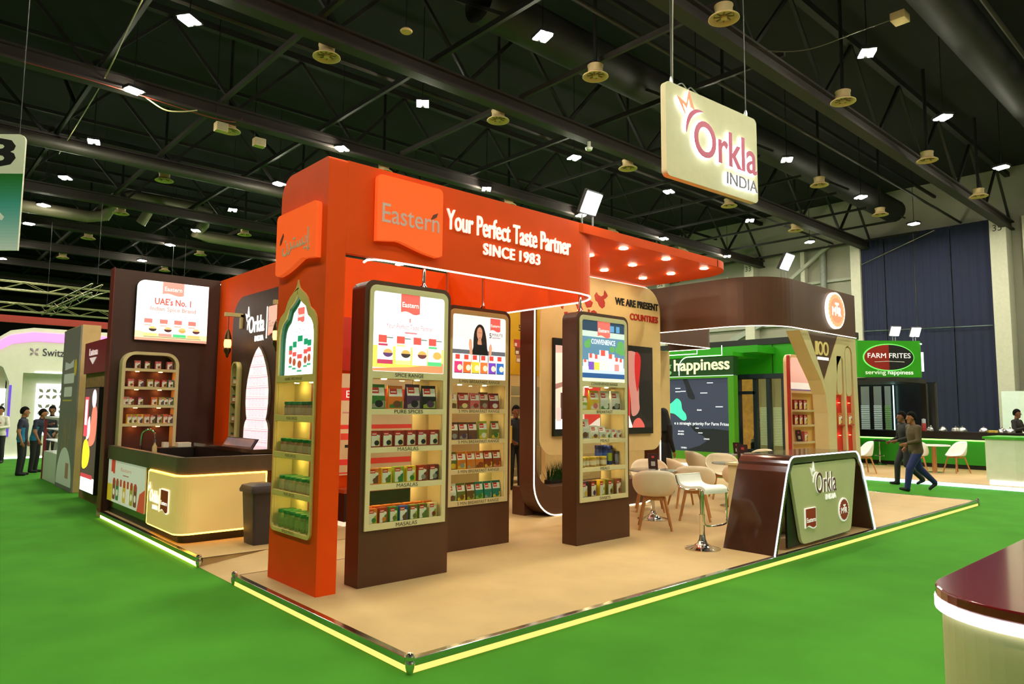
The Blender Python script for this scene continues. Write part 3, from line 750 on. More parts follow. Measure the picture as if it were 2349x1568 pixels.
# --- spice range kiosk
k1, f1 = kiosk(0.632, 1.773, 'tall brown display kiosk labelled spice range, nearest to the orange pillar', ['MASALAS', 'MASALAS', 'MASALAS', 'PURE SPICES', 'SPICE RANGE'], [(1.34, 1.85, 3.749)])
g = Print(f1, emit=0.55)
g.rect(0.09, 1.95, 0.904, 2.70, (252, 253, 253), 0.02)
g.rect(0.092, 1.985, 0.902, 2.19, (250, 224, 96)); g.poly([(0.092, 1.952), (0.902, 1.952), (0.902, 2.05), (0.5, 2.0), (0.092, 1.975)], (246, 140, 96))
g.poly(tag_poly(0.39, 2.51, 0.22, 0.19, 0.02), (240, 96, 88)); g.text('Eastern', 0.405, 2.575, 0.19, 0.05, (255, 250, 246), 0.012)
g.text('1', 0.49, 2.43, 0.016, 0.04, (226, 120, 120)); g.text('Your Perfect Taste Partner', 0.23, 2.36, 0.54, 0.05, (206, 110, 130)); g.rect(0.44, 2.32, 0.58, 2.335, (232, 120, 130))
for (u, c1, c2) in ((0.14, (190, 60, 96), (96, 60, 110)), (0.34, (250, 236, 150), (60, 50, 50)), (0.53, (250, 250, 246), (110, 60, 60)), (0.71, (90, 200, 130), (230, 170, 90))):
    g.rect(u, 2.02, u+0.17, 2.29, (250, 246, 240)); g.rect(u, 2.02, u+0.17, 2.06, c1); g.bowl(u+0.115, 2.125, 0.05, c2, (236, 170, 90)); g.rect(u+0.01, 2.22, u+0.10, 2.29, (236, 84, 76)); g.rect(u+0.01, 2.19, u+0.11, 2.21, c1); g.rect(u+0.10, 2.265, u+0.17, 2.275, (90, 120, 110))
g.build('lit_graphic', k1)
# --- five minute breakfast kiosk
k2, f2 = kiosk(2.13, 2.525, 'brown display kiosk with a woman on its lit picture, behind the spice range kiosk', ['5 MIN BREAKFAST RANGE']*5, [(2.216, 2.62, 3.74), (2.758, 2.62, 3.74)], CREAM)
g = Print(f2, emit=0.52)
g.rect(0.09, 1.95, 0.904, 2.70, (246, 246, 250), 0.02)
g.rect(0.09, 2.24, 0.904, 2.29, (96, 100, 110))
g.poly(catmull([(0.40, 2.20), (0.40, 2.40), (0.42, 2.53), (0.48, 2.60), (0.55, 2.58), (0.59, 2.48), (0.61, 2.36), (0.62, 2.22)], 5)+[(0.62, 2.18), (0.40, 2.18)], (34, 26, 26))
g.poly(catmull([(0.455, 2.46), (0.46, 2.54), (0.50, 2.57), (0.535, 2.53), (0.53, 2.45), (0.495, 2.405)], 5, True), (206, 150, 120))
g.poly([(0.47, 2.42), (0.52, 2.42), (0.53, 2.36), (0.46, 2.36)], (196, 138, 108))
g.poly(catmull([(0.38, 2.15), (0.39, 2.30), (0.44, 2.37), (0.50, 2.35), (0.56, 2.37), (0.62, 2.30), (0.64, 2.15)], 5), (18, 18, 22))
g.poly(catmull([(0.35, 2.12), (0.345, 2.27), (0.33, 2.36), (0.345, 2.42), (0.375, 2.40), (0.385, 2.30), (0.39, 2.12)], 4), (212, 156, 126))
g.poly(catmull([(0.63, 2.12), (0.645, 2.26), (0.64, 2.33), (0.67, 2.38), (0.69, 2.33), (0.68, 2.25), (0.67, 2.12)], 4), (212, 156, 126))
g.line([(0.475, 2.505), (0.49, 2.505)], 0.006, (40, 26, 22)); g.line([(0.508, 2.503), (0.523, 2.503)], 0.006, (40, 26, 22)); g.line([(0.486, 2.44), (0.51, 2.44)], 0.007, (170, 60, 60))
g.poly(tag_poly(0.66, 2.53, 0.16, 0.16, 0.02), (240, 96, 88)); g.text('Eastern', 0.67, 2.585, 0.14, 0.035, (255, 250, 246), 0.012)
g.text('5', 0.645, 2.45, 0.035, 0.06, (20, 20, 20), 0.01); g.text('MINUTE', 0.69, 2.475, 0.17, 0.035, (20, 20, 20), 0.008); g.rect(0.69, 2.452, 0.82, 2.46, (150, 110, 130))
for k, c1 in enumerate(((220, 60, 120), (240, 110, 50), (236, 206, 60), (240, 120, 60), (120, 70, 190), (50, 110, 200))):
    u = 0.12+0.128*k
    g.rect(u, 2.02, u+0.118, 2.235, (246, 246, 242)); g.rect(u, 2.02, u+0.118, 2.15, c1); g.circ(u+0.08, 2.08, 0.035, (250, 230, 200)); g.rect(u+0.015, 2.175, u+0.08, 2.23, (236, 70, 60)); g.rect(u, 2.015, u+0.118, 2.022, (40, 40, 46))
g.build('lit_graphic', k2)
# --- convenience kiosk
k3, f3 = kiosk(3.578, 1.835, 'brown display kiosk labelled convenience range, beside the white tub chairs', ['SWEETS', 'MEALS', 'MEALS', 'BREAKFAST', 'CONVENIENCE RANGE'], [(3.757, 1.94, 3.749)])
g = Print(f3, emit=0.5)
g.rect(0.09, 1.95, 0.904, 2.70, (90, 130, 160), 0.02); g.rect(0.09, 2.57, 0.904, 2.70, (40, 62, 84)); g.rect(0.09, 2.50, 0.904, 2.57, (196, 216, 206)); g.rect(0.62, 2.58, 0.70, 2.66, (90, 150, 200)); g.rect(0.74, 2.58, 0.81, 2.66, (90, 150, 200))
g.rect(0.09, 1.99, 0.904, 2.10, (40, 84, 140)); g.rect(0.09, 2.05, 0.904, 2.13, (196, 214, 232)); g.rect(0.09, 1.952, 0.904, 1.99, (222, 226, 200))
for (u, v, r) in ((0.19, 2.40, 0.06), (0.22, 2.44, 0.04), (0.83, 2.42, 0.07), (0.78, 2.36, 0.06), (0.85, 2.34, 0.06), (0.66, 2.36, 0.05)): g.circ(u, v, r, (96, 160, 90), r*0.8)
g.poly(tag_poly(0.38, 2.50, 0.24, 0.20, 0.02), (240, 104, 96)); g.text('Eastern', 0.40, 2.565, 0.20, 0.05, (255, 250, 246), 0.012)
g.text('CONVENIENCE', 0.26, 2.41, 0.46, 0.065, (250, 252, 255), 0.012)
for (u, w, h, c1) in ((0.11, 0.09, 0.12, (240, 240, 240)), (0.21, 0.10, 0.20, (120, 80, 190)), (0.31, 0.10, 0.19, (236, 206, 80)), (0.57, 0.13, 0.21, (246, 236, 232)), (0.70, 0.11, 0.17, (236, 140, 140)), (0.79, 0.09, 0.16, (244, 240, 236)), (0.41, 0.17, 0.25, (246, 238, 220))):
    g.rect(u, 2.09, u+w, 2.09+h, (246, 244, 240)); g.rect(u, 2.09, u+w, 2.09+h*0.5, c1); g.rect(u+w*0.15, 2.09+h*0.72, u+w*0.65, 2.09+h, (232, 84, 76))
g.build('lit_graphic', k3)

def row(x0, y0, shelf, us, maker, names, kiosk_txt, row_txt, grp, ydep=0.05, jit=0.0):
    for i, (u, spec) in enumerate(zip(us, names)):
        o = maker(spec)
        lab = '%s %s, %s from left, %s kiosk %s' % (spec[0], spec[1], ORD[i], kiosk_txt, row_txt)
        put(o, (x0+u, y0+ydep, KSH[shelf]), random.uniform(-0.06, 0.06), spec[2], lab, spec[3], grp)
def C(col, acc, pic, w=0.105, h=0.14, d=0.05): return lambda: proto_carton(w, h, d, PAL[col], PAL[acc], PAL[pic])
def mk(spec): return spec[4]()
def S(desc, maker, kind='carton'):
    return (desc, {'carton': 'spice carton', 'pouch': 'food pouch', 'jar': 'jar', 'tin': 'tin'}[kind], {'carton': 'spice_carton', 'pouch': 'food_pouch', 'jar': 'food_jar', 'tin': 'drink_tin'}[kind], {'carton': 'carton', 'pouch': 'pouch', 'jar': 'jar', 'tin': 'tin'}[kind], maker)
def Pm(col, acc, pic, w=0.13, h=0.2, d=0.06): return lambda: proto_pouch(w, h, d, PAL[col], PAL[acc], PAL[pic])
G1 = 'packs in the spice range kiosk'
row(0.632, 1.773, 3, (0.19, 0.39, 0.59, 0.78), mk, [S('dark green', Pm('green', 'grey', 'black', 0.16, 0.23), 'pouch'), S('orange and green', Pm('orange', 'green', 'brown', 0.16, 0.22), 'pouch'), S('purple', Pm('purple', 'grey', 'black', 0.16, 0.24), 'pouch'), S('black and green', Pm('black', 'lime', 'purple', 0.16, 0.23), 'pouch')], 'spice range', 'pure spices shelf', G1, 0.07)
row(0.632, 1.773, 2, (0.165, 0.295, 0.425, 0.56, 0.69, 0.83), mk, [S('red', C('red', 'cream', 'black', 0.112, 0.15))]*6, 'spice range', 'upper masalas shelf', G1)
row(0.632, 1.773, 1, (0.16, 0.295, 0.43, 0.565, 0.70, 0.835), mk, [S('red and orange', C('orange', 'brown', 'brown', 0.11, 0.145)), S('yellow and green', C('yellow', 'green', 'olive', 0.11, 0.145)), S('lime', C('lime', 'teal', 'green', 0.11, 0.15)), S('bright green', C('yellow', 'lime', 'green', 0.11, 0.15)), S('wine red', C('red', 'wine', 'grey', 0.11, 0.15)), S('dark blue', C('wine', 'navy', 'grey', 0.11, 0.15))], 'spice range', 'middle masalas shelf', G1)
low = [('orange', 'lime', 'green'), ('red', 'green', 'orange'), ('green', 'lime', 'olive'), ('blue', 'brown', 'brown'), ('olive', 'lime', 'olive'), ('olive', 'green', 'olive'), ('cream', 'lime', 'red')]
nm = ['orange', 'red', 'dark green', 'blue', 'olive', 'dull olive', 'cream']
row(0.632, 1.773, 0, (0.155, 0.265, 0.38, 0.49, 0.605, 0.715, 0.83), mk, [S(n_, C(*c_, 0.095, 0.14)) for n_, c_ in zip(nm, low)], 'spice range', 'lowest masalas shelf, front row', G1)
row(0.632, 1.773, 0, (0.155, 0.265, 0.38, 0.49, 0.605, 0.715, 0.83), mk, [S('orange-topped', C('orange', 'lime', 'green', 0.095, 0.15))]*7, 'spice range', 'lowest masalas shelf, back row', G1, 0.14)
G2 = 'packs in the breakfast kiosk'
row(2.13, 2.525, 3, (0.15, 0.31, 0.48, 0.62, 0.78), mk, [S('pale', Pm('cream', 'olive', 'brown', 0.12, 0.19), 'pouch'), S('red and cream', Pm('red', 'olive', 'cream', 0.15, 0.19), 'pouch'), S('red and grey', Pm('pink', 'grey', 'red', 0.15, 0.19), 'pouch'), S('brown', Pm('brown', 'red', 'grey', 0.13, 0.2), 'pouch'), S('red and white', Pm('wine', 'red', 'white', 0.15, 0.19), 'pouch')], 'breakfast', 'top shelf', G2, 0.07)
row(2.13, 2.525, 2, (0.17, 0.31, 0.45, 0.61, 0.80), mk, [S('purple-brown', Pm('brown', 'purple', 'grey', 0.13, 0.2), 'pouch'), S('brown and white', Pm('brown', 'grey', 'purple', 0.13, 0.2), 'pouch'), S('dark brown', Pm('brown', 'purple', 'brown', 0.13, 0.2), 'pouch'), S('yellow and green', Pm('lime', 'yellow', 'white', 0.13, 0.21), 'pouch'), S('yellow', Pm('olive', 'yellow', 'green', 0.13, 0.21), 'pouch')], 'breakfast', 'second shelf', G2, 0.07)
row(2.13, 2.525, 1, (0.155, 0.29, 0.43, 0.56, 0.695, 0.83), mk, [S('orange', Pm('olive', 'orange', 'yellow', 0.125, 0.2), 'pouch'), S('bright orange', Pm('orange', 'yellow', 'grey', 0.125, 0.2), 'pouch'), S('orange and grey', Pm('orange', 'grey', 'orange', 0.125, 0.2), 'pouch'), S('brown and red', Pm('orange', 'brown', 'red', 0.125, 0.2), 'pouch'), S('red and yellow', Pm('red', 'yellow', 'red', 0.125, 0.2), 'pouch'), S('red', Pm('red', 'orange', 'red', 0.125, 0.2), 'pouch')], 'breakfast', 'third shelf', G2, 0.07)
row(2.13, 2.525, 0, (0.155, 0.29, 0.43, 0.56, 0.695, 0.83), mk, [S('white', Pm('white', 'olive', 'brown', 0.125, 0.2), 'pouch'), S('yellow and brown', Pm('olive', 'yellow', 'brown', 0.125, 0.2), 'pouch'), S('brown and lime', Pm('brown', 'lime', 'brown', 0.125, 0.2), 'pouch'), S('teal and lime', Pm('teal', 'lime', 'green', 0.12, 0.2), 'pouch'), S('teal', Pm('teal', 'grey', 'teal', 0.12, 0.2), 'pouch'), S('deep teal', Pm('teal', 'yellow', 'teal', 0.12, 0.2), 'pouch')], 'breakfast', 'lowest shelf', G2, 0.07)
G3 = 'packs in the convenience kiosk'
row(3.578, 1.835, 3, (0.17, 0.38, 0.58, 0.79), mk, [S('small lime', Pm('lime', 'yellow', 'white', 0.16, 0.17), 'pouch'), S('yellow', Pm('yellow', 'white', 'pink', 0.17, 0.24), 'pouch'), S('white and green', Pm('white', 'green', 'white', 0.17, 0.24), 'pouch'), S('white and dark', Pm('white', 'black', 'grey', 0.17, 0.24), 'pouch')], 'convenience', 'breakfast shelf', G3, 0.07)
row(3.578, 1.835, 2, (0.18, 0.37, 0.52, 0.63, 0.74, 0.85), mk, [S('tall white', Pm('white', 'grey', 'brown', 0.17, 0.24), 'pouch'), S('white and yellow', Pm('white', 'yellow', 'brown', 0.14, 0.16), 'pouch'), S('white', Pm('white', 'yellow', 'grey', 0.13, 0.15), 'pouch'), S('pale green', C('white', 'lime', 'green', 0.09, 0.11)), S('white and red', C('white', 'orange', 'red', 0.11, 0.11)), S('small cream', C('white', 'orange', 'brown', 0.09, 0.1))], 'convenience', 'upper meals shelf', G3, 0.06)
for i, u in enumerate((0.155, 0.26, 0.355, 0.45, 0.55)):
    put(proto_jar(0.045, 0.12, (190, 150, 70), (206, 180, 60), (230, 220, 190), 'food_jar'), (3.578+u, 1.835+0.06+0.03*(i % 2), KSH[1]), 0, 'food_jar', 'glass food jar with yellow lid, %s from left, convenience kiosk lower meals shelf' % ORD[i], 'jar', G3)
for i, u in enumerate((0.57, 0.67, 0.77)):
    put(proto_jar(0.047, 0.25 if i < 2 else 0.24, (30, 50, 130), (24, 40, 110), (60, 90, 190) if i < 2 else (150, 170, 60), 'drink_tin'), (3.578+u, 1.835+0.15, KSH[1]), 0, 'drink_tin', 'blue tall tin, %s from the left at the back of the lower meals shelf' % ORD[i], 'tin', G3)
put(proto_jar(0.03, 0.17, (70, 74, 110), (60, 60, 70), (90, 100, 130), 'drink_tin'), (3.578+0.865, 1.835+0.10, KSH[1]), 0, 'drink_tin', 'small dark bottle at the right end of the lower meals shelf', 'bottle', G3)
row(3.578, 1.835, 0, (0.165, 0.325, 0.485, 0.645, 0.80), mk, [S('dark navy deep', C('navy', 'cream', 'yellow', 0.105, 0.19, 0.12)), S('purple deep', C('brown', 'cream', 'purple', 0.105, 0.19, 0.12)), S('yellow deep', C('yellow', 'lime', 'white', 0.105, 0.19, 0.12)), S('olive deep', C('olive', 'lime', 'brown', 0.105, 0.19, 0.12)), S('brown deep', C('brown', 'orange', 'brown', 0.105, 0.19, 0.12))], 'convenience', 'sweets shelf', G3, 0.075)
# --- jars in the pillar niche
for si, (z, cnt, lab) in enumerate(((SHZ[3], 5, 'top'), (SHZ[2], 6, 'second'), (SHZ[1], 6, 'third'), (SHZ[0], 6, 'lowest'))):
    for i in range(cnt):
        y = CY+0.30-0.115*i - (0.05 if cnt == 5 else 0)
        for j in range(2):
            if si in (0, 1) and j: continue
            body = [(150, 116, 80), (160, 110, 76), (190, 150, 110), (130, 140, 70)][si]
            put(proto_jar(0.044 if si != 3 else 0.042, 0.15 if si < 3 else 0.165, body, (26, 116, 52), (206, 176, 140) if si < 3 else (150, 160, 90)), (0.275+0.075*j, y-0.02*j, z), 0, 'spice_jar',
                'green-lidded spice jar, %s from left, %s row, %s shelf of the orange pillar' % (ORD[i], 'front' if j == 0 else 'back', lab), 'jar', 'green-lidded jars in the pillar niche')
print('kiosks ready')
# ================================================================ BACK PANEL FRAME WITH SCREEN
FY = 3.60
bf = thing('backdrop_frame', 'brown rounded frame with light edge carrying the cream backdrop', 'backdrop', (6.1, FY+0.15, 0))
fo = rrect(4.575, 0.012, 7.68, 3.746, (0.5, 0.5, 0.42, 0.42), 10)
fi = rrect(4.63, 0.44, 7.63, 3.705, (0.35, 0.35, 0.38, 0.38), 10)
b = MB(); b.prism(fo, 'y', FY, FY+0.31, holes=[fi]); b.build('frame', BROWN, bf)
lo = rrect(4.578, 0.016, 7.677, 3.738, (0.5, 0.5, 0.42, 0.42), 10)
MB().tube([(x, FY-0.004, z) for x, z in lo], 0.010, 6, closed=True).build('led_edge', LEDW, bf)
po_ = rrect(4.665, 0.91, 7.655, 3.732, (0.26, 0.26, 0.42, 0.3), 9)
pn = MB(); pn.prism(po_, 'y', FY-0.045, FY-0.02); panel = pn.build('cream_panel', mat((220, 192, 134), 0.5, noise=0.03), bf, bevel=0.004)
fb = Frame((0, FY-0.045, 0), (1, 0, 0), (0, 0, 1), (0, -1, 0))
words('headline_lettering', BLACK, panel, fb, 'WE ARE PRESENT', 6.40, 3.345, 1.19, 0.125, 0.012, 0.001, bold=0.025)
words('headline_lettering', RED, panel, fb, 'COUNTRIES', 6.79, 3.125, 0.79, 0.115, 0.012, 0.001, bold=0.025)
china = [(5.88, 3.44), (5.93, 3.50), (5.97, 3.46), (6.04, 3.44), (6.11, 3.47), (6.13, 3.55), (6.17, 3.52), (6.21, 3.47), (6.16, 3.42), (6.11, 3.40), (6.14, 3.35), (6.13, 3.28), (6.07, 3.245), (6.00, 3.28), (5.96, 3.34), (5.91, 3.36)]
def cont(pts, nm='map_country'):
    b = MB(); poly3(b, fb, pts, 0.001, 0.006); b.build(nm, RED, panel)
cont(china)
for pts in ([(5.79, 3.17), (5.86, 3.20), (5.93, 3.17), (5.95, 3.10), (5.88, 3.06), (5.82, 3.09)], [(5.08, 3.32), (5.16, 3.34), (5.26, 3.30), (5.22, 3.24), (5.16, 3.22), (5.14, 3.14), (5.10, 3.16)], [(5.17, 3.10), (5.24, 3.11), (5.27, 3.05), (5.21, 2.92), (5.18, 3.0)], [(5.45, 3.34), (5.52, 3.37), (5.58, 3.35), (5.57, 3.30), (5.50, 3.30)], [(5.44, 3.25), (5.55, 3.26), (5.60, 3.18), (5.56, 3.02), (5.51, 3.05), (5.48, 3.16)], [(5.64, 3.30), (5.75, 3.36), (5.84, 3.32), (5.80, 3.24), (5.70, 3.22)], [(5.72, 3.20), (5.77, 3.19), (5.75, 3.11), (5.72, 3.14)]):
    cont(pts)
# base niche with planting
MB().box(4.70, 7.55, FY+0.33, FY+0.60, 0.0, 0.42).build('rear_bench', BROWN, bf)
# screen
tv = thing('wall_screen', 'large screen in black surround on the cream backdrop behind the convenience kiosk', 'screen', (6.12, FY-0.06, 1.19))
MB().box(4.905, 7.365, FY-0.085, FY-0.046, 1.195, 2.68).build('bezel', mat((12, 12, 12), 0.4, noise=0.05), tv)
g = Print(Frame((0, FY-0.086, 0), (1, 0, 0), (0, 0, 1), (0, -1, 0)), emit=0.5)
g.rect(4.94, 1.30, 7.33, 2.57, (30, 24, 24))
g.rect(4.94, 1.30, 5.6, 2.57, (236, 206, 190)); g.poly([(4.94, 2.45), (5.3, 2.48), (5.3, 2.57), (4.94, 2.57)], (190, 160, 150)); g.poly([(4.94, 1.9), (5.3, 2.0), (5.3, 2.06), (4.94, 1.98)], (150, 110, 96)); g.rect(4.94, 1.30, 5.9, 1.45, (240, 244, 250)); g.rect(5.05, 1.45, 5.2, 1.85, (80, 50, 50)); g.circ(5.35, 1.55, 0.1, (210, 50, 44), 0.12); g.rect(4.96, 1.42, 5.06, 1.62, (206, 190, 186))
g.poly(catmull([(5.6, 1.3), (5.6, 1.9), (5.9, 2.4), (6.3, 2.5), (6.7, 2.3), (6.72, 1.3)], 5), (206, 40, 36))
g.poly([(5.6, 1.3), (6.8, 1.3), (6.7, 1.5), (6.2, 1.55), (5.9, 1.45)], (240, 220, 214)); g.poly(catmull([(6.0, 1.6), (6.2, 1.72), (6.5, 1.66), (6.3, 1.52)], 4, True), (232, 170, 150))
g.poly(catmull([(6.62, 2.55), (6.66, 2.2), (6.74, 1.8), (6.78, 1.5), (6.98, 1.6), (6.96, 2.0), (6.90, 2.3), (6.93, 2.55)], 4, True), (176, 120, 112)); g.poly(catmull([(6.88, 2.56), (6.86, 2.2), (6.93, 1.9), (7.0, 2.2), (7.02, 2.5)], 4, True), (176, 30, 34))
g.poly(catmull([(6.78, 1.3), (6.84, 1.42), (6.98, 1.46), (7.1, 1.36), (7.12, 1.3)], 4), (190, 84, 76)); g.poly(catmull([(7.0, 1.6), (6.98, 1.95), (7.1, 2.1), (7.3, 2.05), (7.33, 1.5), (7.2, 1.4)], 4, True), (18, 16, 18))
g.build('picture', tv)
# grass planters in the niche
GRASS = mat((28, 84, 22), 0.7, noise=0.4, scale=14)
def grass_pot(x, y, z, lab, s=1.0, n=150):
    t = thing('grass_planter', lab, 'plant', (x, y, z))
    MB().box(x-0.2*s, x+0.2*s, y-0.06*s, y+0.06*s, z, z+0.06*s).build('trough', mat((40, 34, 26), 0.6, noise=0.1), t)
    b = MB(); rd = random.Random(int(x*100))
    for k in range(n):
        px = x+rd.uniform(-0.18, 0.18)*s; py = y+rd.uniform(-0.05, 0.05)*s; h = rd.uniform(0.2, 0.36)*s; dx = rd.uniform(-0.10, 0.10)*s; dy = rd.uniform(-0.06, 0.06)*s; w = 0.006*s
        b.add([(px-w, py, z+0.05*s), (px+w, py, z+0.05*s), (px+dx*0.5+w*0.7, py+dy*0.5, z+h*0.6), (px+dx*0.5-w*0.7, py+dy*0.5, z+h*0.6), (px+dx, py+dy, z+h)], [(0, 1, 2, 3), (3, 2, 4)])
    o = b.build('grass_blades', GRASS, t); o['kind'] = 'stuff'
grass_pot(5.50, FY+0.42, 0.42, 'dense green grass planter in the low opening left of the convenience kiosk', 1.1)
grass_pot(6.95, FY+0.42, 0.42, 'dense green grass planter in the low opening behind the tub chairs', 1.1)
o = MB().box(5.05, 5.35, FY+0.66, FY+0.75, 0.0, 1.0).build('cream_board', CREAM, None); o['label'] = 'narrow cream board standing behind the grass planter'; o['category'] = 'board'

# ================================================================ REAR ROOM WALLS OF THE STAND
rw = thing('orange_room_walls', 'orange room walls behind the pillar with a dark brown arched inset', 'wall', (1.69, 6.7, 0))
XO = 1.64
MB().box(XO, XO+0.1, 5.05, 8.36, 0, 3.755).build('side_wall', ORANGE, rw)
MB().box(XO, 4.14, 5.05, 5.15, 0, 3.75).build('front_wall', ORANGE, rw)
b = MB(); b.prism(rrect(5.06, 0.0, 7.66, 3.36, (0, 0, 0.42, 0.05), 9), 'x', XO-0.02, XO-0.001); ins = b.build('brown_inset', mat((66, 36, 24), 0.5, noise=0.08), rw)
fo_ = Frame((XO-0.02, 8.36, 0), (0, -1, 0), (0, 0, 1), (-1, 0, 0))
def u8(y): return 8.36-y
LW = mat((248, 246, 238), 0.4, emit=0.7)
b = MB(); letters(b, fo_, 'Orkla', u8(6.97), 2.74, 0.58, 0.26, 0.012, 0.002, bold=0.005); b.build('logo_lettering', LW, ins)
b = MB(); letters(b, fo_, 'INDIA', u8(6.72), 2.60, 0.32, 0.085, 0.012, 0.002, bold=0.008); b.build('logo_lettering', LW, ins)
b = MB(); poly3(b, fo_, star_poly(u8(7.12), 2.93, 0.20, 0.24), 0.002, 0.012); b.build('logo_star', LW, ins)
b = MB(); poly3(b, fo_, crescent((u8(6.88), 2.98), (u8(7.04), 2.97), (u8(7.03), 2.80), 0.02), 0.002, 0.012); b.build('logo_swoosh', LW, ins)
b = MB(); poly3(b, fo_, [(u8(6.30), 2.62), (u8(6.285), 2.62), (u8(6.285), 3.1), (u8(6.30), 3.1)], 0.002, 0.012); b.build('logo_bar', LW, ins)
b = MB(); poly3(b, fo_, tag_poly(u8(6.21), 2.63, 0.45, 0.46, 0.04), 0.002, 0.02); sg = b.build('tag_sign', mat((240, 150, 130), 0.3, emit=0.6), ins)
b = MB(); letters(b, fo_, 'Eastern', u8(6.18), 2.78, 0.38, 0.10, 0.003, 0.022); b.build('lettering', WHITE, sg)
# poster and bench on the front wall, seen between pillar and kiosk
g = Print(Frame((2.1, 5.04, 0), (1, 0, 0), (0, 0, 1), (0, -1, 0)), emit=0.25)
ps = thing('wall_poster', 'cream poster with red bands on the orange wall between pillar and kiosk', 'poster', (2.9, 5.035, 0.66))
MB().box(2.02, 3.9, 5.03, 5.048, 0.66, 2.08).build('board', mat((236, 208, 170), 0.5, noise=0.02), ps)
g = Print(Frame((2.02, 5.03, 0), (1, 0, 0), (0, 0, 1), (0, -1, 0)), emit=0.25)
g.rect(0, 1.70, 1.88, 1.88, (206, 50, 40)); g.text('Eastern', 0.25, 1.74, 0.5, 0.1, (250, 240, 235)); g.rect(0.2, 1.52, 1.6, 1.54, (190, 120, 110)); g.rect(0.1, 1.30, 1.7, 1.36, (206, 50, 40)); g.rect(0.18, 1.15, 1.58, 1.24, (206, 60, 44)); g.rect(0.25, 1.04, 1.15, 1.08, (40, 30, 26)); g.rect(0, 0.80, 1.88, 0.88, (206, 50, 40)); g.rect(0, 0.68, 1.88, 0.70, (206, 50, 40))
g.build('print', ps)
o = MB().box(2.08, 3.9, 5.02, 5.047, 2.12, 2.88).build('wall_board', mat((190, 40, 22), 0.45, noise=0.03), None); o['label'] = 'plain red panel on the orange wall above the cream poster'; o['category'] = 'panel'
bn = thing('wall_bench', 'low dark bench with pale light strip under the cream poster', 'bench', (3.0, 4.9, 0))
MB().box(2.15, 3.9, 4.78, 5.02, 0.06, 0.44).build('body', DARK, bn); MB().box(2.13, 3.92, 4.76, 5.02, 0.44, 0.49).build('top', mat((170, 70, 40), 0.4, noise=0.05), bn); MB().box(2.15, 3.9, 4.80, 5.0, 0.0, 0.06).build('plinth_light', mat((240, 220, 190), 0.4, emit=0.5), bn)
# cream wall with doorway further right
cw = thing('cream_rear_wall', 'cream rear wall of the stand with a doorway and yellow posters', 'wall', (7.8, 6.1, 0))
CW = mat((216, 186, 128), 0.5, noise=0.03)
for (x0, x1, z0, z1) in ((4.14, 6.33, 0, 2.99), (7.25, 11.47, 0, 2.99), (6.33, 7.25, 2.03, 2.99), (4.14, 7.8, 2.99, 3.75)):
    MB().box(x0, x1, 6.05, 6.15, z0, z1).build('wall_panel', CW, cw)
g = Print(Frame((6.05, 6.048, 0), (1, 0, 0), (0, 0, 1), (0, -1, 0)))
pp = thing('wall_poster', 'yellow wall poster with packs printed on it, above the doorway', 'poster', (6.6, 6.04, 2.2))
MB().box(5.7, 7.3, 6.035, 6.048, 2.25, 3.6).build('board', mat((222, 170, 20), 0.5, noise=0.03), pp)
g = Print(Frame((5.7, 6.035, 0), (1, 0, 0), (0, 0, 1), (0, -1, 0)))
g.rect(0.02, 2.27, 1.58, 3.58, (222, 170, 20)); g.text('5', 0.80, 3.10, 0.07, 0.12, (20, 18, 16), 0.01); g.rect(0.86, 3.22, 1.1, 3.42, (206, 44, 36));
for k, c_ in enumerate(((196, 70, 60), (120, 60, 40), (180, 120, 90))):
    g.rect(0.68+0.03*k, 2.78-0.15*k, 0.86+0.05*k, 2.93-0.15*k, c_); g.rect(0.70+0.03*k, 2.80-0.15*k, 0.76+0.05*k, 2.86-0.15*k, (236, 220, 200))
g.build('print', pp)
pn_ = thing('pantry_rack', 'cream shelving rack and rear board seen through the doorway', 'rack', (6.9, 7.5, 0))
for z in (0.3, 0.9, 1.4, 1.85): MB().box(6.2, 8.2, 7.3, 7.7, z, z+0.03).build('shelf', CREAM, pn_)
for x in (6.25, 8.15): MB().box(x-0.02, x+0.02, 7.3, 7.7, 0, 2.1).build('upright', CREAM, pn_)
MB().box(1.78, 11.4, 8.46, 8.5, 0, 2.98).build('back_board', mat((120, 104, 66), 0.6, noise=0.05), pn_)
# --- brown bar wall
bw = thing('bar_wall', 'dark brown wall with red edge behind the serving bar', 'wall', (0.8, 8.4, 0))
MB().box(0.0, XO-0.001, 8.36, 8.52, 0, 3.755).build('wall_panel', mat((62, 32, 22), 0.5, noise=0.08), bw)
MB().box(-0.012, 0.0, 8.30, 8.53, 0, 3.76).build('red_edge', mat((110, 34, 26), 0.4, noise=0.05), bw)
t = thing('wall_screen', 'bright white screen on the brown bar wall with red writing', 'screen', (0.87, 8.33, 2.64))
scr = rrect(0.318, 2.645, 1.43, 3.62, (0, 0, 0, 0.13), 7)
b = MB(); b.prism(scr, 'y', 8.30, 8.358); b.build('case', BLACK, t)
g = Print(Frame((0, 8.2995, 0), (1, 0, 0), (0, 0, 1), (0, -1, 0)), emit=0.6)
g.poly(rrect(0.322, 2.69, 1.426, 3.616, (0, 0, 0, 0.125), 7), (252, 250, 246)); g.rect(0.322, 2.648, 1.426, 2.69, (206, 150, 130)); g.poly([(0.322, 2.69), (1.426, 2.69), (1.426, 2.78), (0.9, 2.74), (0.322, 2.80)], (246, 220, 170))
g.poly(tag_poly(0.70, 3.40, 0.33, 0.215, 0.02), (244, 140, 128)); g.text('Eastern', 0.73, 3.47, 0.27, 0.07, (255, 240, 236), 0.01)
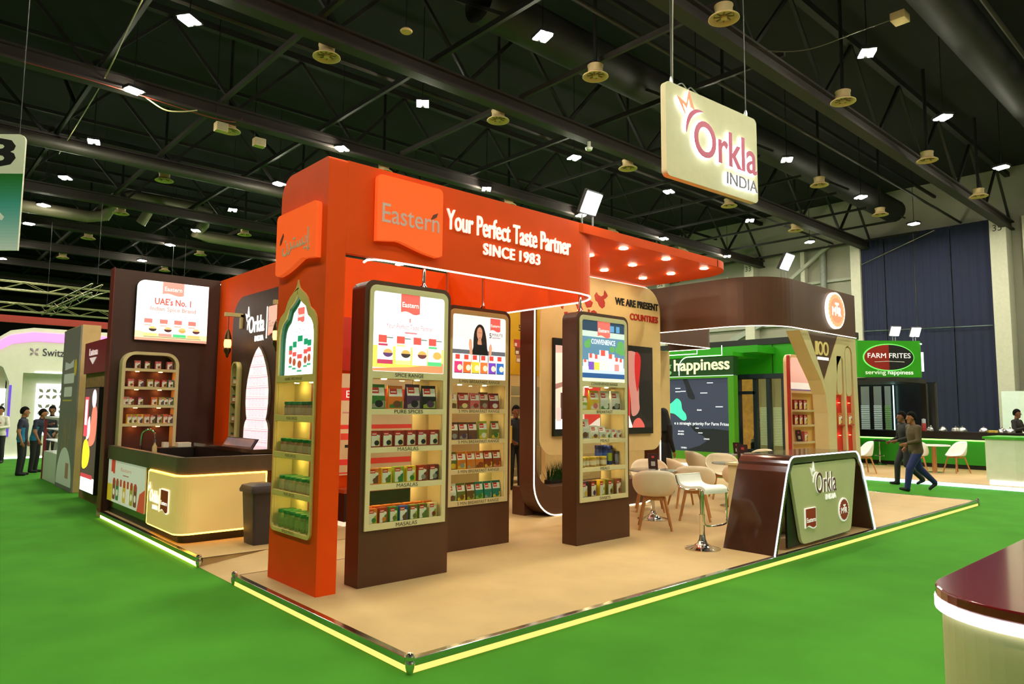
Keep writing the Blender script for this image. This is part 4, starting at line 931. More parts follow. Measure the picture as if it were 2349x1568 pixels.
g.text("UAE's No. 1", 0.59, 3.235, 0.56, 0.115, (226, 84, 76), 0.03); g.text('Indian Spice Brand', 0.53, 3.115, 0.70, 0.09, (236, 130, 120), 0.015); g.rect(0.60, 3.055, 1.15, 3.062, (160, 170, 176))
for (u, c1, c2) in ((0.44, (240, 220, 130), (50, 44, 44)), (0.67, (240, 150, 140), (70, 40, 50)), (0.89, (80, 200, 130), (220, 160, 90)), (1.11, (230, 190, 120), (90, 40, 50))):
    g.rect(u, 2.72, u+0.20, 3.0, (252, 248, 240)); g.rect(u, 2.72, u+0.20, 2.77, c1); g.bowl(u+0.14, 2.84, 0.055, c2, (240, 190, 120)); g.rect(u+0.01, 2.93, u+0.13, 3.0, (238, 120, 112)); g.rect(u+0.01, 2.885, u+0.12, 2.905, (240, 170, 160))
g.rect(0.45, 2.705, 1.33, 2.713, (80, 60, 60)); g.build('picture', t)
ws = thing('wall_shelf', 'cream arched wall shelf with lit shelves on the brown bar wall', 'shelf', (0.56, 8.27, 0.95))
ou = rrect(0.145, 0.93, 0.975, 2.45, (0, 0, 0.20, 0.20), 8); inn = rrect(0.195, 0.92, 0.925, 2.395, (0, 0, 0.16, 0.16), 8)
inn = [(x, max(z, 0.931)) for x, z in inn]
b = MB()
lft = rrect(0.145, 0.93, 0.975, 2.45, (0, 0, 0.20, 0.20), 8)
arch = [(0.975, 0.93)] + arc(0.775, 2.25, 0.20, 0, 90, 8) + arc(0.345, 2.25, 0.20, 90, 180, 8) + [(0.145, 0.93), (0.192, 0.93)] + arc(0.345, 2.25, 0.153, 180, 90, 8) + arc(0.775, 2.25, 0.153, 90, 0, 8) + [(0.928, 0.93)]
b.prism(arch, 'y', 8.17, 8.358); b.build('arch_frame', CREAM, ws)
WSZ = [1.325, 1.615, 1.90, 2.185]
for i, z in enumerate(WSZ):
    MB().box(0.192, 0.928, 8.17, 8.358, z-0.042, z).build('shelf_board', CREAM, ws)
    for x in (0.38, 0.72):
        MB().lathe([(0, 0), (0.028, 0), (0.028, 0.006), (0, 0.006)], (x, 8.25, z-0.05), 12).build('shelf_light', glow((255, 150, 70), 45), ws)
rows = [[(0.30, 'yellow'), (0.37, 'lime'), (0.45, 'yellow'), (0.545, 'orange'), (0.63, 'brown'), (0.73, 'olive'), (0.82, 'orange'), (0.89, 'brown')],
        [(0.235, 'grey'), (0.31, 'wine'), (0.44, 'purple'), (0.645, 'orange'), (0.745, 'lime'), (0.81, 'green'), (0.885, 'teal')],
        [(0.29, 'pink'), (0.43, 'brown'), (0.57, 'lime'), (0.665, 'red'), (0.775, 'red'), (0.87, 'teal')],
        [(0.37, 'pink'), (0.51, 'brown'), (0.67, 'pink'), (0.84, 'pink')]]
for si, rr in enumerate(rows):
    for i, (x, c_) in enumerate(rr):
        acc = ['lime', 'white', 'cream', 'green', 'blue'][(i*2+si) % 5]; hh = [0.145, 0.125, 0.12, 0.125][si]
        put(proto_carton(0.085, hh, 0.05, PAL[c_], PAL[acc], PAL['brown']), (x, 8.235, WSZ[si]), random.uniform(-0.1, 0.1), 'spice_carton', '%s spice carton, %s from left, %s bar wall shelf' % ({'pink': 'pink and brown', 'wine': 'wine red'}.get(c_, c_), ORD[i], ['lowest', 'second lowest', 'third lowest', 'top'][si]), 'carton', 'cartons on the bar wall shelf')
# --- lattice light panel
lt = thing('lattice_lightbox', 'white glowing arched light panel with red lattice lines on the brown inset', 'light panel', (XO-0.03, 6.45, 0.45))
hf = [(0.0, 2.52), (0.10, 2.46), (0.20, 2.36), (0.30, 2.22), (0.385, 2.04), (0.43, 1.85), (0.432, 1.66), (0.40, 1.50), (0.365, 1.42), (0.375, 1.41), (0.43, 1.36), (0.465, 1.28), (0.472, 0.55)]
op_ = [(6.50-a, z) for a, z in hf] + [(6.50+a, z) for a, z in hf[:0:-1]]
b = MB(); b.prism(op_, 'x', XO-0.05, XO-0.021); b.build('case', mat((120, 100, 70), 0.5, noise=0.05), lt)
fl = Frame((XO-0.051, 6.50, 0), (0, -1, 0), (0, 0, 1), (-1, 0, 0))
g = Print(fl, emit=0.55)
g.poly([(-(y-6.5)*0.965, 1.5+(z-1.5)*0.985) for y, z in op_], (250, 232, 236))
def wid(z):
    for (a, z1), (c, z0) in zip(hf, hf[1:]):
        if z0 <= z <= z1: return (a + (c-a)*((z1-z)/(z1-z0 or 1)))*0.95
    return 0.44
zz = 0.60; g.step = 0.00001
while zz < 2.44:
    w_ = wid(zz)
    g.rect(-w_, zz, w_, zz+0.006, (206, 84, 110)); g.rect(-wid(zz+0.03), zz+0.03, wid(zz+0.03), zz+0.034, (216, 110, 130))
    n_ = int(w_/0.07)
    for k in range(-n_, n_+1):
        cxk, czk = k*0.125, zz+0.105
        if abs(cxk)+0.05 < wid(czk+0.05):
            g.poly(circ(cxk, czk, 0.052, 6), (226, 140, 158), [circ(cxk, czk, 0.046, 6)]); g.poly(circ(cxk, czk, 0.028, 6), (226, 150, 166), [circ(cxk, czk, 0.022, 6)])
            g.line([(cxk-0.06, czk), (cxk-0.045, czk+0.05)], 0.004, (230, 160, 176)); g.line([(cxk+0.06, czk), (cxk+0.045, czk-0.05)], 0.004, (230, 160, 176))
    zz += 0.16
g.build('lattice_print', lt)
# --- slot shelf with jars
sl = thing('slot_shelf', 'narrow cream slot shelf with rounded ends left of the lattice light panel', 'shelf', (XO-0.05, 7.31, 0.8))
so = rrect(7.19, 0.80, 7.44, 2.31, 0.125, 10); si_ = rrect(7.215, 0.825, 7.415, 2.285, 0.10, 10)
b = MB(); b.prism(so, 'x', XO-0.10, XO-0.021, holes=[si_]); b.build('rim', mat((206, 190, 120), 0.45, noise=0.03), sl)
b = MB(); b.prism(si_, 'x', XO-0.026, XO-0.0215); b.build('back', mat((110, 96, 40), 0.5, noise=0.05), sl)
for i, z in enumerate((1.12, 1.42, 1.72, 2.0)):
    z = z-0.06
    MB().box(XO-0.098, XO-0.027, 7.217, 7.413, z-0.012, z).build('shelf_board', mat((170, 150, 90), 0.5, noise=0.03), sl)
    for j, y in enumerate((7.37, 7.315, 7.26)):
        put(proto_jar(0.022, 0.13, (170, 110, 70) if i != 2 else (190, 60, 50), (20, 90, 60), (230, 210, 190)), (XO-0.062, y, z), 0, 'spice_jar', 'small green-lidded jar, %s from left, %s shelf of the slot shelf' % (ORD[j], ['lowest', 'second', 'third', 'top'][i]), 'jar', 'small jars in the slot shelf')
# --- hanging lanterns
def lantern(y, lab, z=2.36):
    x = XO-0.24
    t = thing('hanging_lantern', lab, 'lantern', (x, y, z))
    br = mat((90, 66, 36), 0.3, 0.8, noise=0.2, scale=30)
    b = MB(); b.box(XO-0.30, XO-0.021, y-0.03, y+0.03, z+0.66, z+0.72); b.box(XO-0.06, XO-0.021, y-0.03, y+0.03, z+0.48, z+0.70); b.build('bracket', mat((206, 180, 120), 0.5, noise=0.04), t)
    MB().tube([(x, y, z+0.45), (x, y, z+0.66)], 0.006, 6).build('chain', br, t)
    MB().lathe([(0.0, 0.46), (0.02, 0.44), (0.03, 0.41), (0.045, 0.36), (0.055, 0.31), (0.058, 0.29)], (x, y, z), 12).build('cap', br, t)
    MB().lathe([(0.048, 0.29), (0.056, 0.25), (0.056, 0.20), (0.045, 0.16)], (x, y, z), 12).build('glass_body', mat((255, 190, 120), 0.3, emit=2.5, ecol=(255, 170, 90), noise=0.3, scale=40), t)
    MB().lathe([(0.047, 0.16), (0.058, 0.14), (0.05, 0.10), (0.022, 0.05), (0.02, 0.02), (0.0, 0.0)], (x, y, z), 12).build('base', br, t)
lantern(7.26, 'lit brass lantern hanging left of the white logo on the brown inset')
lantern(5.44, 'brass lantern hanging right of the lattice light panel, partly behind the pillar')
print('rear ready')
# ================================================================ SERVING BAR
br_ = thing('serving_bar', 'corner serving bar with glowing cream front and dark top band', 'bar', (0.7, 6.0, 0))
def Lpath(i, r):
    """plan outline of the bar front: from the far left along the aisle, round the corner, along the front"""
    return [(0.04+i, 8.28), (0.04+i, 7.0), (0.04+i, 5.6)] + arc(0.04+i+r, 4.85+i+r, r, 180, 270, 8) + [(0.9, 4.85+i), (1.30, 4.85+i)]
def ring(i, depth, r, z0, z1, end=1.30):
    o = Lpath(i, r); 
    return [(x, y) for x, y in o] + [(1.30, 4.85+depth), (0.04+depth, 4.85+depth), (0.04+depth, 8.28)]
MB().prism(ring(0.06, 0.5, 0.12, 0, 0.1), 'z', 0.0, 0.10).build('plinth', DARK, br_)
MB().prism(ring(0.03, 0.5, 0.14, 0, 0.1), 'z', 0.10, 0.80).build('body', BROWNG, br_)
MB().prism(ring(0.0, 0.08, 0.16, 0, 0.1), 'z', 0.80, 1.0).build('top_band', mat((92, 74, 58), 0.42, 0.0, noise=0.1), br_)
MB().prism(ring(0.08, 0.56, 0.1, 0, 0.1), 'z', 0.80, 0.86).build('worktop', BROWNG, br_, bevel=0.004)
pth = [(0.012, 5.98), (0.012, 5.5)] + arc(0.012+0.16, 4.822+0.16, 0.16, 180, 270, 8) + [(0.5, 4.822), (1.06, 4.822)]
b = MB(); b.sheet(pth, 0.125, 0.775, 0.012); b.build('glow_panel', mat((238, 214, 146), 0.35, emit=0.16, ecol=(255, 200, 110)), br_)
pth2 = [(x+0.018 if y > 4.9 else x, y+0.018 if y < 4.9 else y) for x, y in pth]
for z in (0.112, 0.788):
    MB().tube([(x+0.022, y+0.022, z) for x, y in pth], 0.010, 6).build('led_edge', glow((255, 180, 60), 7.0), br_)
MB().tube([(0.028, 6.0, 0.12), (0.028, 6.0, 0.78)], 0.014, 6).build('led_edge', glow((255, 200, 80), 7.0), br_)
MB().tube([(1.075, 4.842, 0.12), (1.075, 4.842, 0.78)], 0.010, 6).build('led_edge', glow((255, 180, 60), 7.0), br_)
fl_ = Frame((0.010, 8.36, 0), (0, -1, 0), (0, 0, 1), (-1, 0, 0))
GW = mat((250, 246, 236), 0.4, emit=0.5)
b = MB(); letters(b, fl_, 'Orkla', u8(5.86), 0.41, 0.36, 0.15, 0.008, 0.004, bold=0.008); b.build('logo_lettering', GW, br_)
b = MB(); letters(b, fl_, 'INDIA', u8(5.72), 0.33, 0.20, 0.05, 0.008, 0.004, bold=0.01); b.build('logo_lettering', GW, br_)
b = MB(); poly3(b, fl_, star_poly(u8(5.94), 0.53, 0.11, 0.12), 0.004, 0.008); b.build('logo_star', GW, br_)
b = MB(); poly3(b, fl_, [(u8(5.46), 0.32), (u8(5.445), 0.32), (u8(5.445), 0.60), (u8(5.46), 0.60)], 0.004, 0.008); b.build('logo_bar', GW, br_)
b = MB(); poly3(b, fl_, tag_poly(u8(5.40), 0.32, 0.30, 0.29, 0.06), 0.003, 0.006); sg = b.build('tag_sign', GW, br_)
b = MB(); poly3(b, fl_, tag_poly(u8(5.385), 0.335, 0.27, 0.26, 0.04), 0.0095, 0.004); b.build('tag_face', RED, sg)
b = MB(); letters(b, fl_, 'Eastern', u8(5.37), 0.42, 0.24, 0.05, 0.002, 0.0138); b.build('lettering', GW, sg)
# print panel on the aisle side
pp_ = MB(); pp_.box(0.055, 0.068, 6.27, 8.24, 0.19, 0.80); pp_.build('print_board', mat((206, 204, 180), 0.4, noise=0.02), br_)
g = Print(Frame((0.055, 8.24, 0), (0, -1, 0), (0, 0, 1), (-1, 0, 0)), emit=0.22)
g.rect(0.0, 0.19, 1.97, 0.80, (214, 214, 196)); g.rect(0.0, 0.19, 0.28, 0.44, (206, 180, 40)); g.poly([(1.62, 0.19), (1.97, 0.19), (1.97, 0.5), (1.72, 0.42)], (206, 70, 56)); g.poly(tag_poly(0.18, 0.60, 0.22, 0.20, 0.02), (206, 60, 48))
g.text('Eastern', 0.72, 0.66, 0.55, 0.05, (206, 120, 100)); g.rect(0.85, 0.60, 1.15, 0.615, (180, 110, 96))
for k in range(7):
    u = 0.30+0.19*k; c_ = ((120, 60, 44), (60, 110, 60), (220, 214, 200), (206, 170, 60), (226, 220, 206), (160, 150, 50), (110, 60, 40))[k]
    g.rect(u, 0.23, u+0.16, 0.52, c_, 0.03); g.rect(u+0.03, 0.44, u+0.13, 0.54, (176, 50, 44)); g.circ(u+0.08, 0.34, 0.05, (230, 220, 190))
g.build('print', br_)
# inner raised back counter, tap and sundries
o = thing('back_counter', 'dark back counter with raised ledge behind the serving bar', 'counter', (1.2, 6.9, 0))
MB().box(0.62, 1.55, 7.75, 8.15, 0, 0.96).build('cabinet', DARK, o); MB().box(1.15, 1.54, 5.5, 7.75, 0, 0.98).build('cabinet', DARK, o); MB().box(1.13, 1.55, 5.48, 7.77, 0.98, 1.03).build('top', BROWNG, o)
tp = thing('sink_tap', 'curved chrome sink tap behind the bar at the left', 'tap', (0.33, 7.55, 0.86))
MB().tube(catmull([(0.33, 7.62, 0.86), (0.33, 7.62, 1.12), (0.35, 7.60, 1.22), (0.42, 7.56, 1.25), (0.48, 7.52, 1.20), (0.49, 7.51, 1.12)], 6), 0.016, 8).build('spout', CHROME, tp)
MB().lathe([(0.05, 0), (0.045, 0.03), (0.025, 0.05)], (0.33, 7.62, 0.86), 14).build('base_ring', CHROME, tp)
MB().tube([(0.33, 7.62, 0.93), (0.27, 7.60, 0.97)], 0.01, 6).build('lever', CHROME, tp)
bt = thing('soap_bottle', 'clear amber soap bottle beside the chrome tap', 'bottle', (0.47, 7.45, 0.86))
MB().lathe([(0.035, 0), (0.035, 0.14), (0.015, 0.18), (0.012, 0.20)], (0.47, 7.45, 0.86), 14).build('body', mat((200, 176, 120), 0.15, noise=0.05), bt); MB().lathe([(0.014, 0.2), (0.014, 0.25), (0, 0.25)], (0.47, 7.45, 0.86), 10).build('pump', ALU, bt)
for (x0, x1, y0, y1, z0, z1, lab) in ((0.92, 1.12, 7.85, 8.0, 0.96, 1.03, 'small white card box on the dark back counter'), (0.62, 0.76, 5.2, 5.3, 0.86, 0.90, 'flat cream box lying on the bar top'), (0.72, 0.80, 7.9, 8.0, 0.96, 1.04, 'tiny cream cup box on the back counter below the shelf')):
    b = MB().box(x0, x1, y0, y1, z0, z1); o = b.build('card_box', mat((226, 220, 196), 0.5, noise=0.03), None, bevel=0.004); o['label'] = lab; o['category'] = 'box'
lp2 = thing('laptop_screen', 'dark flat monitor lying tilted on the bar counter', 'monitor', (1.2, 5.9, 1.03))
b = MB(); b.add([(1.18, 5.6, 1.03), (1.18, 6.7, 1.03), (1.26, 6.7, 1.16), (1.26, 5.6, 1.16), (1.20, 5.6, 1.03), (1.20, 6.7, 1.03), (1.28, 6.7, 1.16), (1.28, 5.6, 1.16)], [(0, 1, 2, 3), (4, 7, 6, 5), (0, 3, 7, 4), (1, 5, 6, 2), (0, 4, 5, 1), (3, 2, 6, 7)]); b.build('case', mat((40, 36, 60), 0.3, noise=0.05), lp2)
b = MB(); b.add([(1.196, 5.65, 1.05), (1.196, 6.65, 1.05), (1.252, 6.65, 1.15), (1.252, 5.65, 1.15)], [(0, 1, 2, 3)]); 
b.v = [(x-0.008, y, z) for x, y, z in b.v]; b.build('screen', mat((120, 116, 140), 0.2, noise=0.05), lp2)
# pedal bin
bi = thing('waste_bin', 'dark grey plastic waste bin beside the orange pillar', 'bin', (0.83, 4.42, 0))
def rr3(cx, cy, w, d, r, z): return [(x, y, z) for x, y in rrect(cx-w/2, cy-d/2, cx+w/2, cy+d/2, r, 4)]
BINM = mat((58, 52, 54), 0.5, noise=0.05)
def loft(loops, cap=True):
    b = MB(); n = len(loops[0]); vs = [p for l in loops for p in l]
    fs = [(i*n+j, i*n+(j+1) % n, (i+1)*n+(j+1) % n, (i+1)*n+j) for i in range(len(loops)-1) for j in range(n)]
    if cap: fs += [list(range(n))[::-1], [(len(loops)-1)*n+j for j in range(n)]]
    b.add(vs, fs, smooth=True); return b
loft([rr3(0.83, 4.42, 0.25, 0.30, 0.03, 0), rr3(0.83, 4.42, 0.31, 0.36, 0.03, 0.60)]).build('tub', BINM, bi)
loft([rr3(0.83, 4.42, 0.36, 0.41, 0.03, 0.60), rr3(0.83, 4.42, 0.37, 0.42, 0.04, 0.63), rr3(0.83, 4.42, 0.33, 0.38, 0.04, 0.68), rr3(0.83, 4.42, 0.2, 0.24, 0.04, 0.70)]).build('lid', BINM, bi)
MB().box(0.95, 1.02, 4.22, 4.27, 0.02, 0.10).build('pedal', BLACK, bi)

# ================================================================ BROWN MTR CANOPY AND Y PILLAR
mc = thing('brown_canopy', 'brown curved canopy fascia with round lit badge and Y-shaped support', 'canopy', (9.5, 2.5, 0))
pa = [(7.85, 6.05), (7.85, 4.5), (7.85, 2.45)] + arc(8.70, 2.45, 0.85, 180, 270, 14) + [(9.5, 1.60), (10.6, 1.60), (11.22, 1.60)]
b = MB(); b.sheet(pa, 3.0, 3.815, 0.08); b.build('fascia', BROWN, mc)
MB().tube([(x, y-0.004 if y < 2 else y, 2.994) for x, y in pa], 0.007, 6).build('led_strip', LEDW, mc)
pb = [(7.95, 4.84), (9.5, 4.84), (11.25, 4.84)] + arc(11.25, 5.04, 0.20, 270, 360, 8) + [(11.45, 6.04)]
b = MB(); b.sheet(pb, 3.0, 3.75, 0.06); b.build('rear_fascia', BROWN, mc)
MB().tube([(x, y, 2.994) for x, y in pb], 0.007, 6).build('led_strip', LEDW, mc)
MB().prism([(7.95, 4.86), (11.2, 4.86), (11.42, 5.1), (11.42, 6.04), (7.95, 6.04)], 'z', 3.2, 3.24).build('soffit', mat((200, 150, 130), 0.5, noise=0.03), mc)
fm = Frame((0, 1.60, 0), (1, 0, 0), (0, 0, 1), (0, -1, 0))
sc_pts = [(10.27+(0.335+0.012*math.cos(24*2*math.pi*i/192))*math.cos(2*math.pi*i/192), 3.43+(0.300+0.010*math.cos(24*2*math.pi*i/192))*math.sin(2*math.pi*i/192)) for i in range(192)]
b = MB(); poly3(b, fm, circ(10.27, 3.43, 0.37, 40, 0.335), 0.002, 0.05); bd = b.build('round_badge', mat((250, 236, 220), 0.4, emit=1.2), mc)
b = MB(); poly3(b, fm, sc_pts, 0.053, 0.004); b.build('badge_face', mat((240, 130, 90), 0.4, emit=1.1), bd)
b = MB(); poly3(b, fm, circ(10.27, 3.43, 0.26, 40, 0.23), 0.058, 0.002); b.build('badge_face', mat((238, 110, 80), 0.4, emit=1.1), bd)
b = MB(); letters(b, fm, 'M', 10.08, 3.33, 0.14, 0.16, 0.004, 0.061); letters(b, fm, 'R', 10.33, 3.33, 0.12, 0.16, 0.004, 0.061, bold=0.02); letters(b, fm, 'T', 10.20, 3.37, 0.14, 0.20, 0.004, 0.0655, bold=0.02); o = b.build('badge_lettering', mat((255, 240, 230), 0.4, emit=1.5), bd)
flood(8.55, 1.68, 3.815, 'bright flood light on top of the brown canopy', 0.0, 0.15)
YP0, YP1 = 1.68, 1.93
def ypart(pts, nm, m_, y0=YP0, y1=YP1, holes=(), bev=0.0): 
    b = MB(); b.prism(pts, 'y', y0, y1, holes); return b.build(nm, m_, mc, bevel=bev)
ypart([(9.08, 2.99), (9.39, 2.99), (9.965, 2.15), (10.22, 1.90), (10.22, 0.0), (10.09, 0.0), (10.085, 1.10), (10.075, 1.56), (10.02, 1.89), (9.85, 2.146), (9.5, 2.5)], 'y_arm', CREAM)
ypart([(10.22, 1.90), (9.97, 2.15), (10.60, 2.99), (11.40, 2.99), (11.47, 0.0), (11.27, 0.0), (11.24, 1.6), (11.21, 2.70), (11.15, 2.80), (11.02, 2.84), (10.92, 2.80), (10.87, 2.70), (10.92, 0.0), (10.84, 0.0), (10.79, 2.55), (10.72, 2.62), (10.56, 2.45), (10.48, 2.12), (10.43, 1.8), (10.41, 0.0), (10.22, 0.0)], 'y_arm', CREAM)
ypart(rrect(10.51, 1.90, 10.72, 2.62, (0.1, 0.1, 0.02, 0.02), 6), 'tine', CREAM, YP0-0.0, YP0+0.06)
ypart(rrect(10.90, 1.88, 11.14, 2.80, (0.11, 0.11, 0.11, 0.11), 6), 'tine', CREAM, YP0-0.0, YP0+0.06)
ypart([(10.38, 0.0), (11.30, 0.0), (11.26, 2.86), (10.40, 2.86)], 'red_backing', mat((206, 30, 16), 0.4, noise=0.04), YP0+0.065, YP0+0.09)
ypart([(9.30, 2.99), (10.62, 2.99), (9.98, 2.05)], 'triangle_panel', BROWN, YP0+0.012, YP0+0.04)
for z in (1.15, 1.75):
    for x in (10.63, 11.07):
        MB().lathe([(0, 0), (0.02, 0), (0.02, 0.006), (0, 0.006)], (x, YP0+0.035, z), 10).build('niche_light', glow((255, 120, 70), 12), mc)
    for x0_, x1_ in ((10.43, 10.81), (10.93, 11.23)): MB().box(x0_, x1_, YP0+0.012, YP0+0.064, z-0.42, z-0.405).build('niche_shelf', mat((196, 34, 18), 0.4, noise=0.04), mc)
ft = Frame((0, YP0+0.011, 0), (1, 0, 0), (0, 0, 1), (0, -1, 0))
GLD = mat((206, 186, 110), 0.3, 0.3, emit=0.25)
b = MB(); letters(b, ft, '1', 9.66, 2.60, 0.09, 0.24, 0.015, 0.002, bold=0.01); b.build('hundred_lettering', GLD, mc)
for cx_ in (9.86, 10.08):
    b = MB(); poly3(b, ft, circ(cx_, 2.72, 0.105, 24, 0.125), 0.002, 0.015, holes=[circ(cx_, 2.72, 0.07, 24, 0.09)]); b.build('hundred_lettering', GLD, mc)
for u0_, u1_ in ((9.74, 9.88), (9.90, 10.03), (10.05, 10.19)):
    b = MB(); poly3(b, ft, [(u0_, 2.515), (u1_, 2.515), (u1_, 2.565), (u0_, 2.565)], 0.002, 0.006); b.build('caption_bar', LW, mc)
# red-edged display with shelves
ms = thing('display_shelf', 'red-edged cream display shelf behind the Y-shaped support', 'display shelf', (11.3, 2.85, 0))
b = MB(); b.prism(rrect(10.72, 0, 11.95, 2.72, (0, 0, 0.1, 0.14), 6), 'y', 2.70, 2.82, holes=[rrect(10.80, 0.55, 11.88, 1.95, 0.01, 2)]); b.build('body', mat((236, 200, 150), 0.45, noise=0.03), ms)
b = MB(); b.prism(rrect(10.68, 0, 10.72, 2.70, (0, 0, 0.01, 0.03), 3), 'y', 2.68, 2.735); b.build('red_edge', RED, ms)
g = Print(Frame((10.72, 2.6995, 0), (1, 0, 0), (0, 0, 1), (0, -1, 0)), emit=0.25); g.poly(rrect(0.05, 2.0, 1.2, 2.66, (0.02, 0.02, 0.1, 0.1), 5), (246, 190, 180)); g.rect(0.05, 2.0, 1.2, 2.16, (250, 244, 238)); g.rect(0.05, 2.0, 1.2, 2.03, (120, 90, 130)); g.build('lit_graphic', ms)
MB().box(10.79, 11.89, 2.80, 2.818, 0.54, 1.96).build('back_board', mat((240, 200, 120), 0.5, noise=0.03), ms)
MSZ = (0.98, 1.32, 1.62)
for z in MSZ: MB().box(10.80, 11.88, 2.71, 2.80, z-0.04, z).build('shelf_board', CREAM, ms)
for si, z in enumerate(MSZ):
    for i, x in enumerate((11.02, 11.22, 11.42)):
        if si == 0 and i < 2: continue
        put(proto_carton(0.15, 0.2, 0.06, PAL['red'] if si else PAL['pink'], PAL['orange'] if i % 2 else PAL['green'], PAL['yellow']), (x, 2.755, z), 0, 'spice_carton', 'red food carton, %s from left, %s shelf of the red-edged display' % (ORD[i], ['lowest', 'middle', 'top'][si]), 'carton', 'cartons in the red-edged display')
# cartons in the red niches
for i, x in enumerate((10.63, 11.07)):
    put(proto_carton(0.17, 0.22, 0.04, PAL['orange'], PAL['red'], PAL['yellow']), (x, YP0+0.037, 1.345), 0, 'spice_carton', 'orange carton in the %s red slot of the Y-shaped support' % ('left', 'right')[i], 'carton', 'cartons in the red slots')

# ================================================================ RECEPTION COUNTER
rc = thing('reception_counter', 'A-shaped dark brown reception counter with cream lettered front', 'counter', (6.26, 0.35, 0))
ow = [(4.83, 0.0), (5.17, 0.90)] + arc(5.37, 0.92, 0.165, 165, 90, 6) + arc(7.10, 0.92, 0.165, 90, 15, 6) + [(7.32, 0.90), (7.69, 0.0)]
iw = [(7.60, 0.0), (7.245, 0.87)] + arc(7.09, 0.90, 0.09, 15, 90, 5) + arc(5.39, 0.90, 0.09, 90, 165, 5) + [(5.255, 0.87), (4.92, 0.0)]
b = MB(); b.prism(ow+iw, 'y', 0.035, 0.66); b.build('loop_body', BROWNG, rc)
MB().tube([(x, 0.031, z) for x, z in [(x*0.985+6.26*0.015, z*0.985+0.003) for x, z in ow]], 0.008, 6).build('led_edge', LEDC, rc)
pf_ = [(5.56, 0.075), (5.62, 0.05), (6.86, 0.062), (6.95, 0.11), (7.145, 0.87), (7.10, 0.945), (7.02, 0.96), (5.38, 0.925), (5.315, 0.90), (5.30, 0.83)]
pf_ = round_poly([(5.545, 0.035), (6.93, 0.055), (7.165, 0.982), (5.285, 0.972)], 0.10)
b = MB(); b.prism(pf_, 'y', 0.05, 0.09); b.build('front_plate', CREAM2, rc, bevel=0.004)
b = MB(); b.prism([(5.28, 0.02), (6.98, 0.03), (7.20, 0.986), (5.28, 0.986)], 'y', 0.095, 0.12); b.build('inner_panel', DARK, rc)
fc = Frame((0, 0.05, 0), (1, 0, 0), (0, 0, 1), (0, -1, 0))
WB = mat((250, 248, 240), 0.4, emit=0.25)
def orkla(parent, fr, x, z, w, back, face, india, dep=0.012):
    """word mark with white letter bodies; x,z = lower left of the O"""
    h = w*0.45
    for nm, off, m_, bo in (('logo_body', 0.002, back, 0.022), ('logo_lettering', 0.002+dep, face, 0.0)):
        b = MB(); letters(b, fr, 'Orkla', x, z, w, h, dep if off < 0.01 else 0.003, off, bold=bo); b.build(nm, m_, parent)
    b = MB(); poly3(b, fr, star_poly(x-w*0.25, z+h*0.86, w*0.28, w*0.33), 0.002, dep); b.build('logo_star', back, parent)
    b = MB(); poly3(b, fr, crescent((x+w*0.10, z+h*1.04), (x-w*0.10, z+h*1.02), (x-w*0.12, z+h*0.55), w*0.03), 0.002, dep); b.build('logo_swoosh', back, parent)
    b = MB(); letters(b, fr, 'INDIA', x+w*0.47, z-h*0.36, w*0.53, h*0.26, dep, 0.002, bold=0.008); b.build('logo_lettering', india, parent)
orkla(rc, fc, 5.93, 0.60, 0.56, WB, mat((110, 34, 40), 0.4, noise=0.03), WB)
b = MB(); poly3(b, fc, tag_poly(5.615, 0.20, 0.29, 0.25, 0.05), 0.002, 0.012); sg = b.build('tag_sign', WB, rc)
b = MB(); poly3(b, fc, tag_poly(5.632, 0.215, 0.256, 0.225, 0.04), 0.0145, 0.003); b.build('tag_face', RED, sg)
b = MB(); letters(b, fc, 'Eastern', 5.645, 0.28, 0.23, 0.055, 0.002, 0.0178, bold=0.008); b.build('lettering', WB, sg)
b = MB(); poly3(b, fc, circ(6.70, 0.345, 0.15, 36), 0.002, 0.012); sg = b.build('round_badge', WB, rc)
b = MB(); poly3(b, fc, [(6.70+(0.128+0.006*math.cos(22*2*math.pi*i/176))*math.cos(2*math.pi*i/176), 0.345+(0.128+0.006*math.cos(22*2*math.pi*i/176))*math.sin(2*math.pi*i/176)) for i in range(176)], 0.0145, 0.003); b.build('badge_face', RED, sg)
b = MB(); letters(b, fc, 'M', 6.605, 0.30, 0.075, 0.075, 0.002, 0.018); letters(b, fc, 'R', 6.725, 0.30, 0.06, 0.075, 0.002, 0.018, bold=0.02); letters(b, fc, 'T', 6.665, 0.32, 0.07, 0.09, 0.002, 0.0202, bold=0.02); b.build('badge_lettering', WB, sg)
cb = thing('reception_cabinet', 'cream cabinet standing behind the brown reception counter', 'cabinet', (6.5, 0.9, 0))
MB().box(5.62, 7.1, 0.72, 1.05, 0, 0.90).build('body', CREAM, cb, bevel=0.004); MB().box(5.60, 7.12, 0.70, 1.07, 0.90, 0.93).build('top', CREAM, cb)
MB().box(5.612, 5.62, 0.82, 0.88, 0.72, 0.80).build('socket', BLACK, cb)

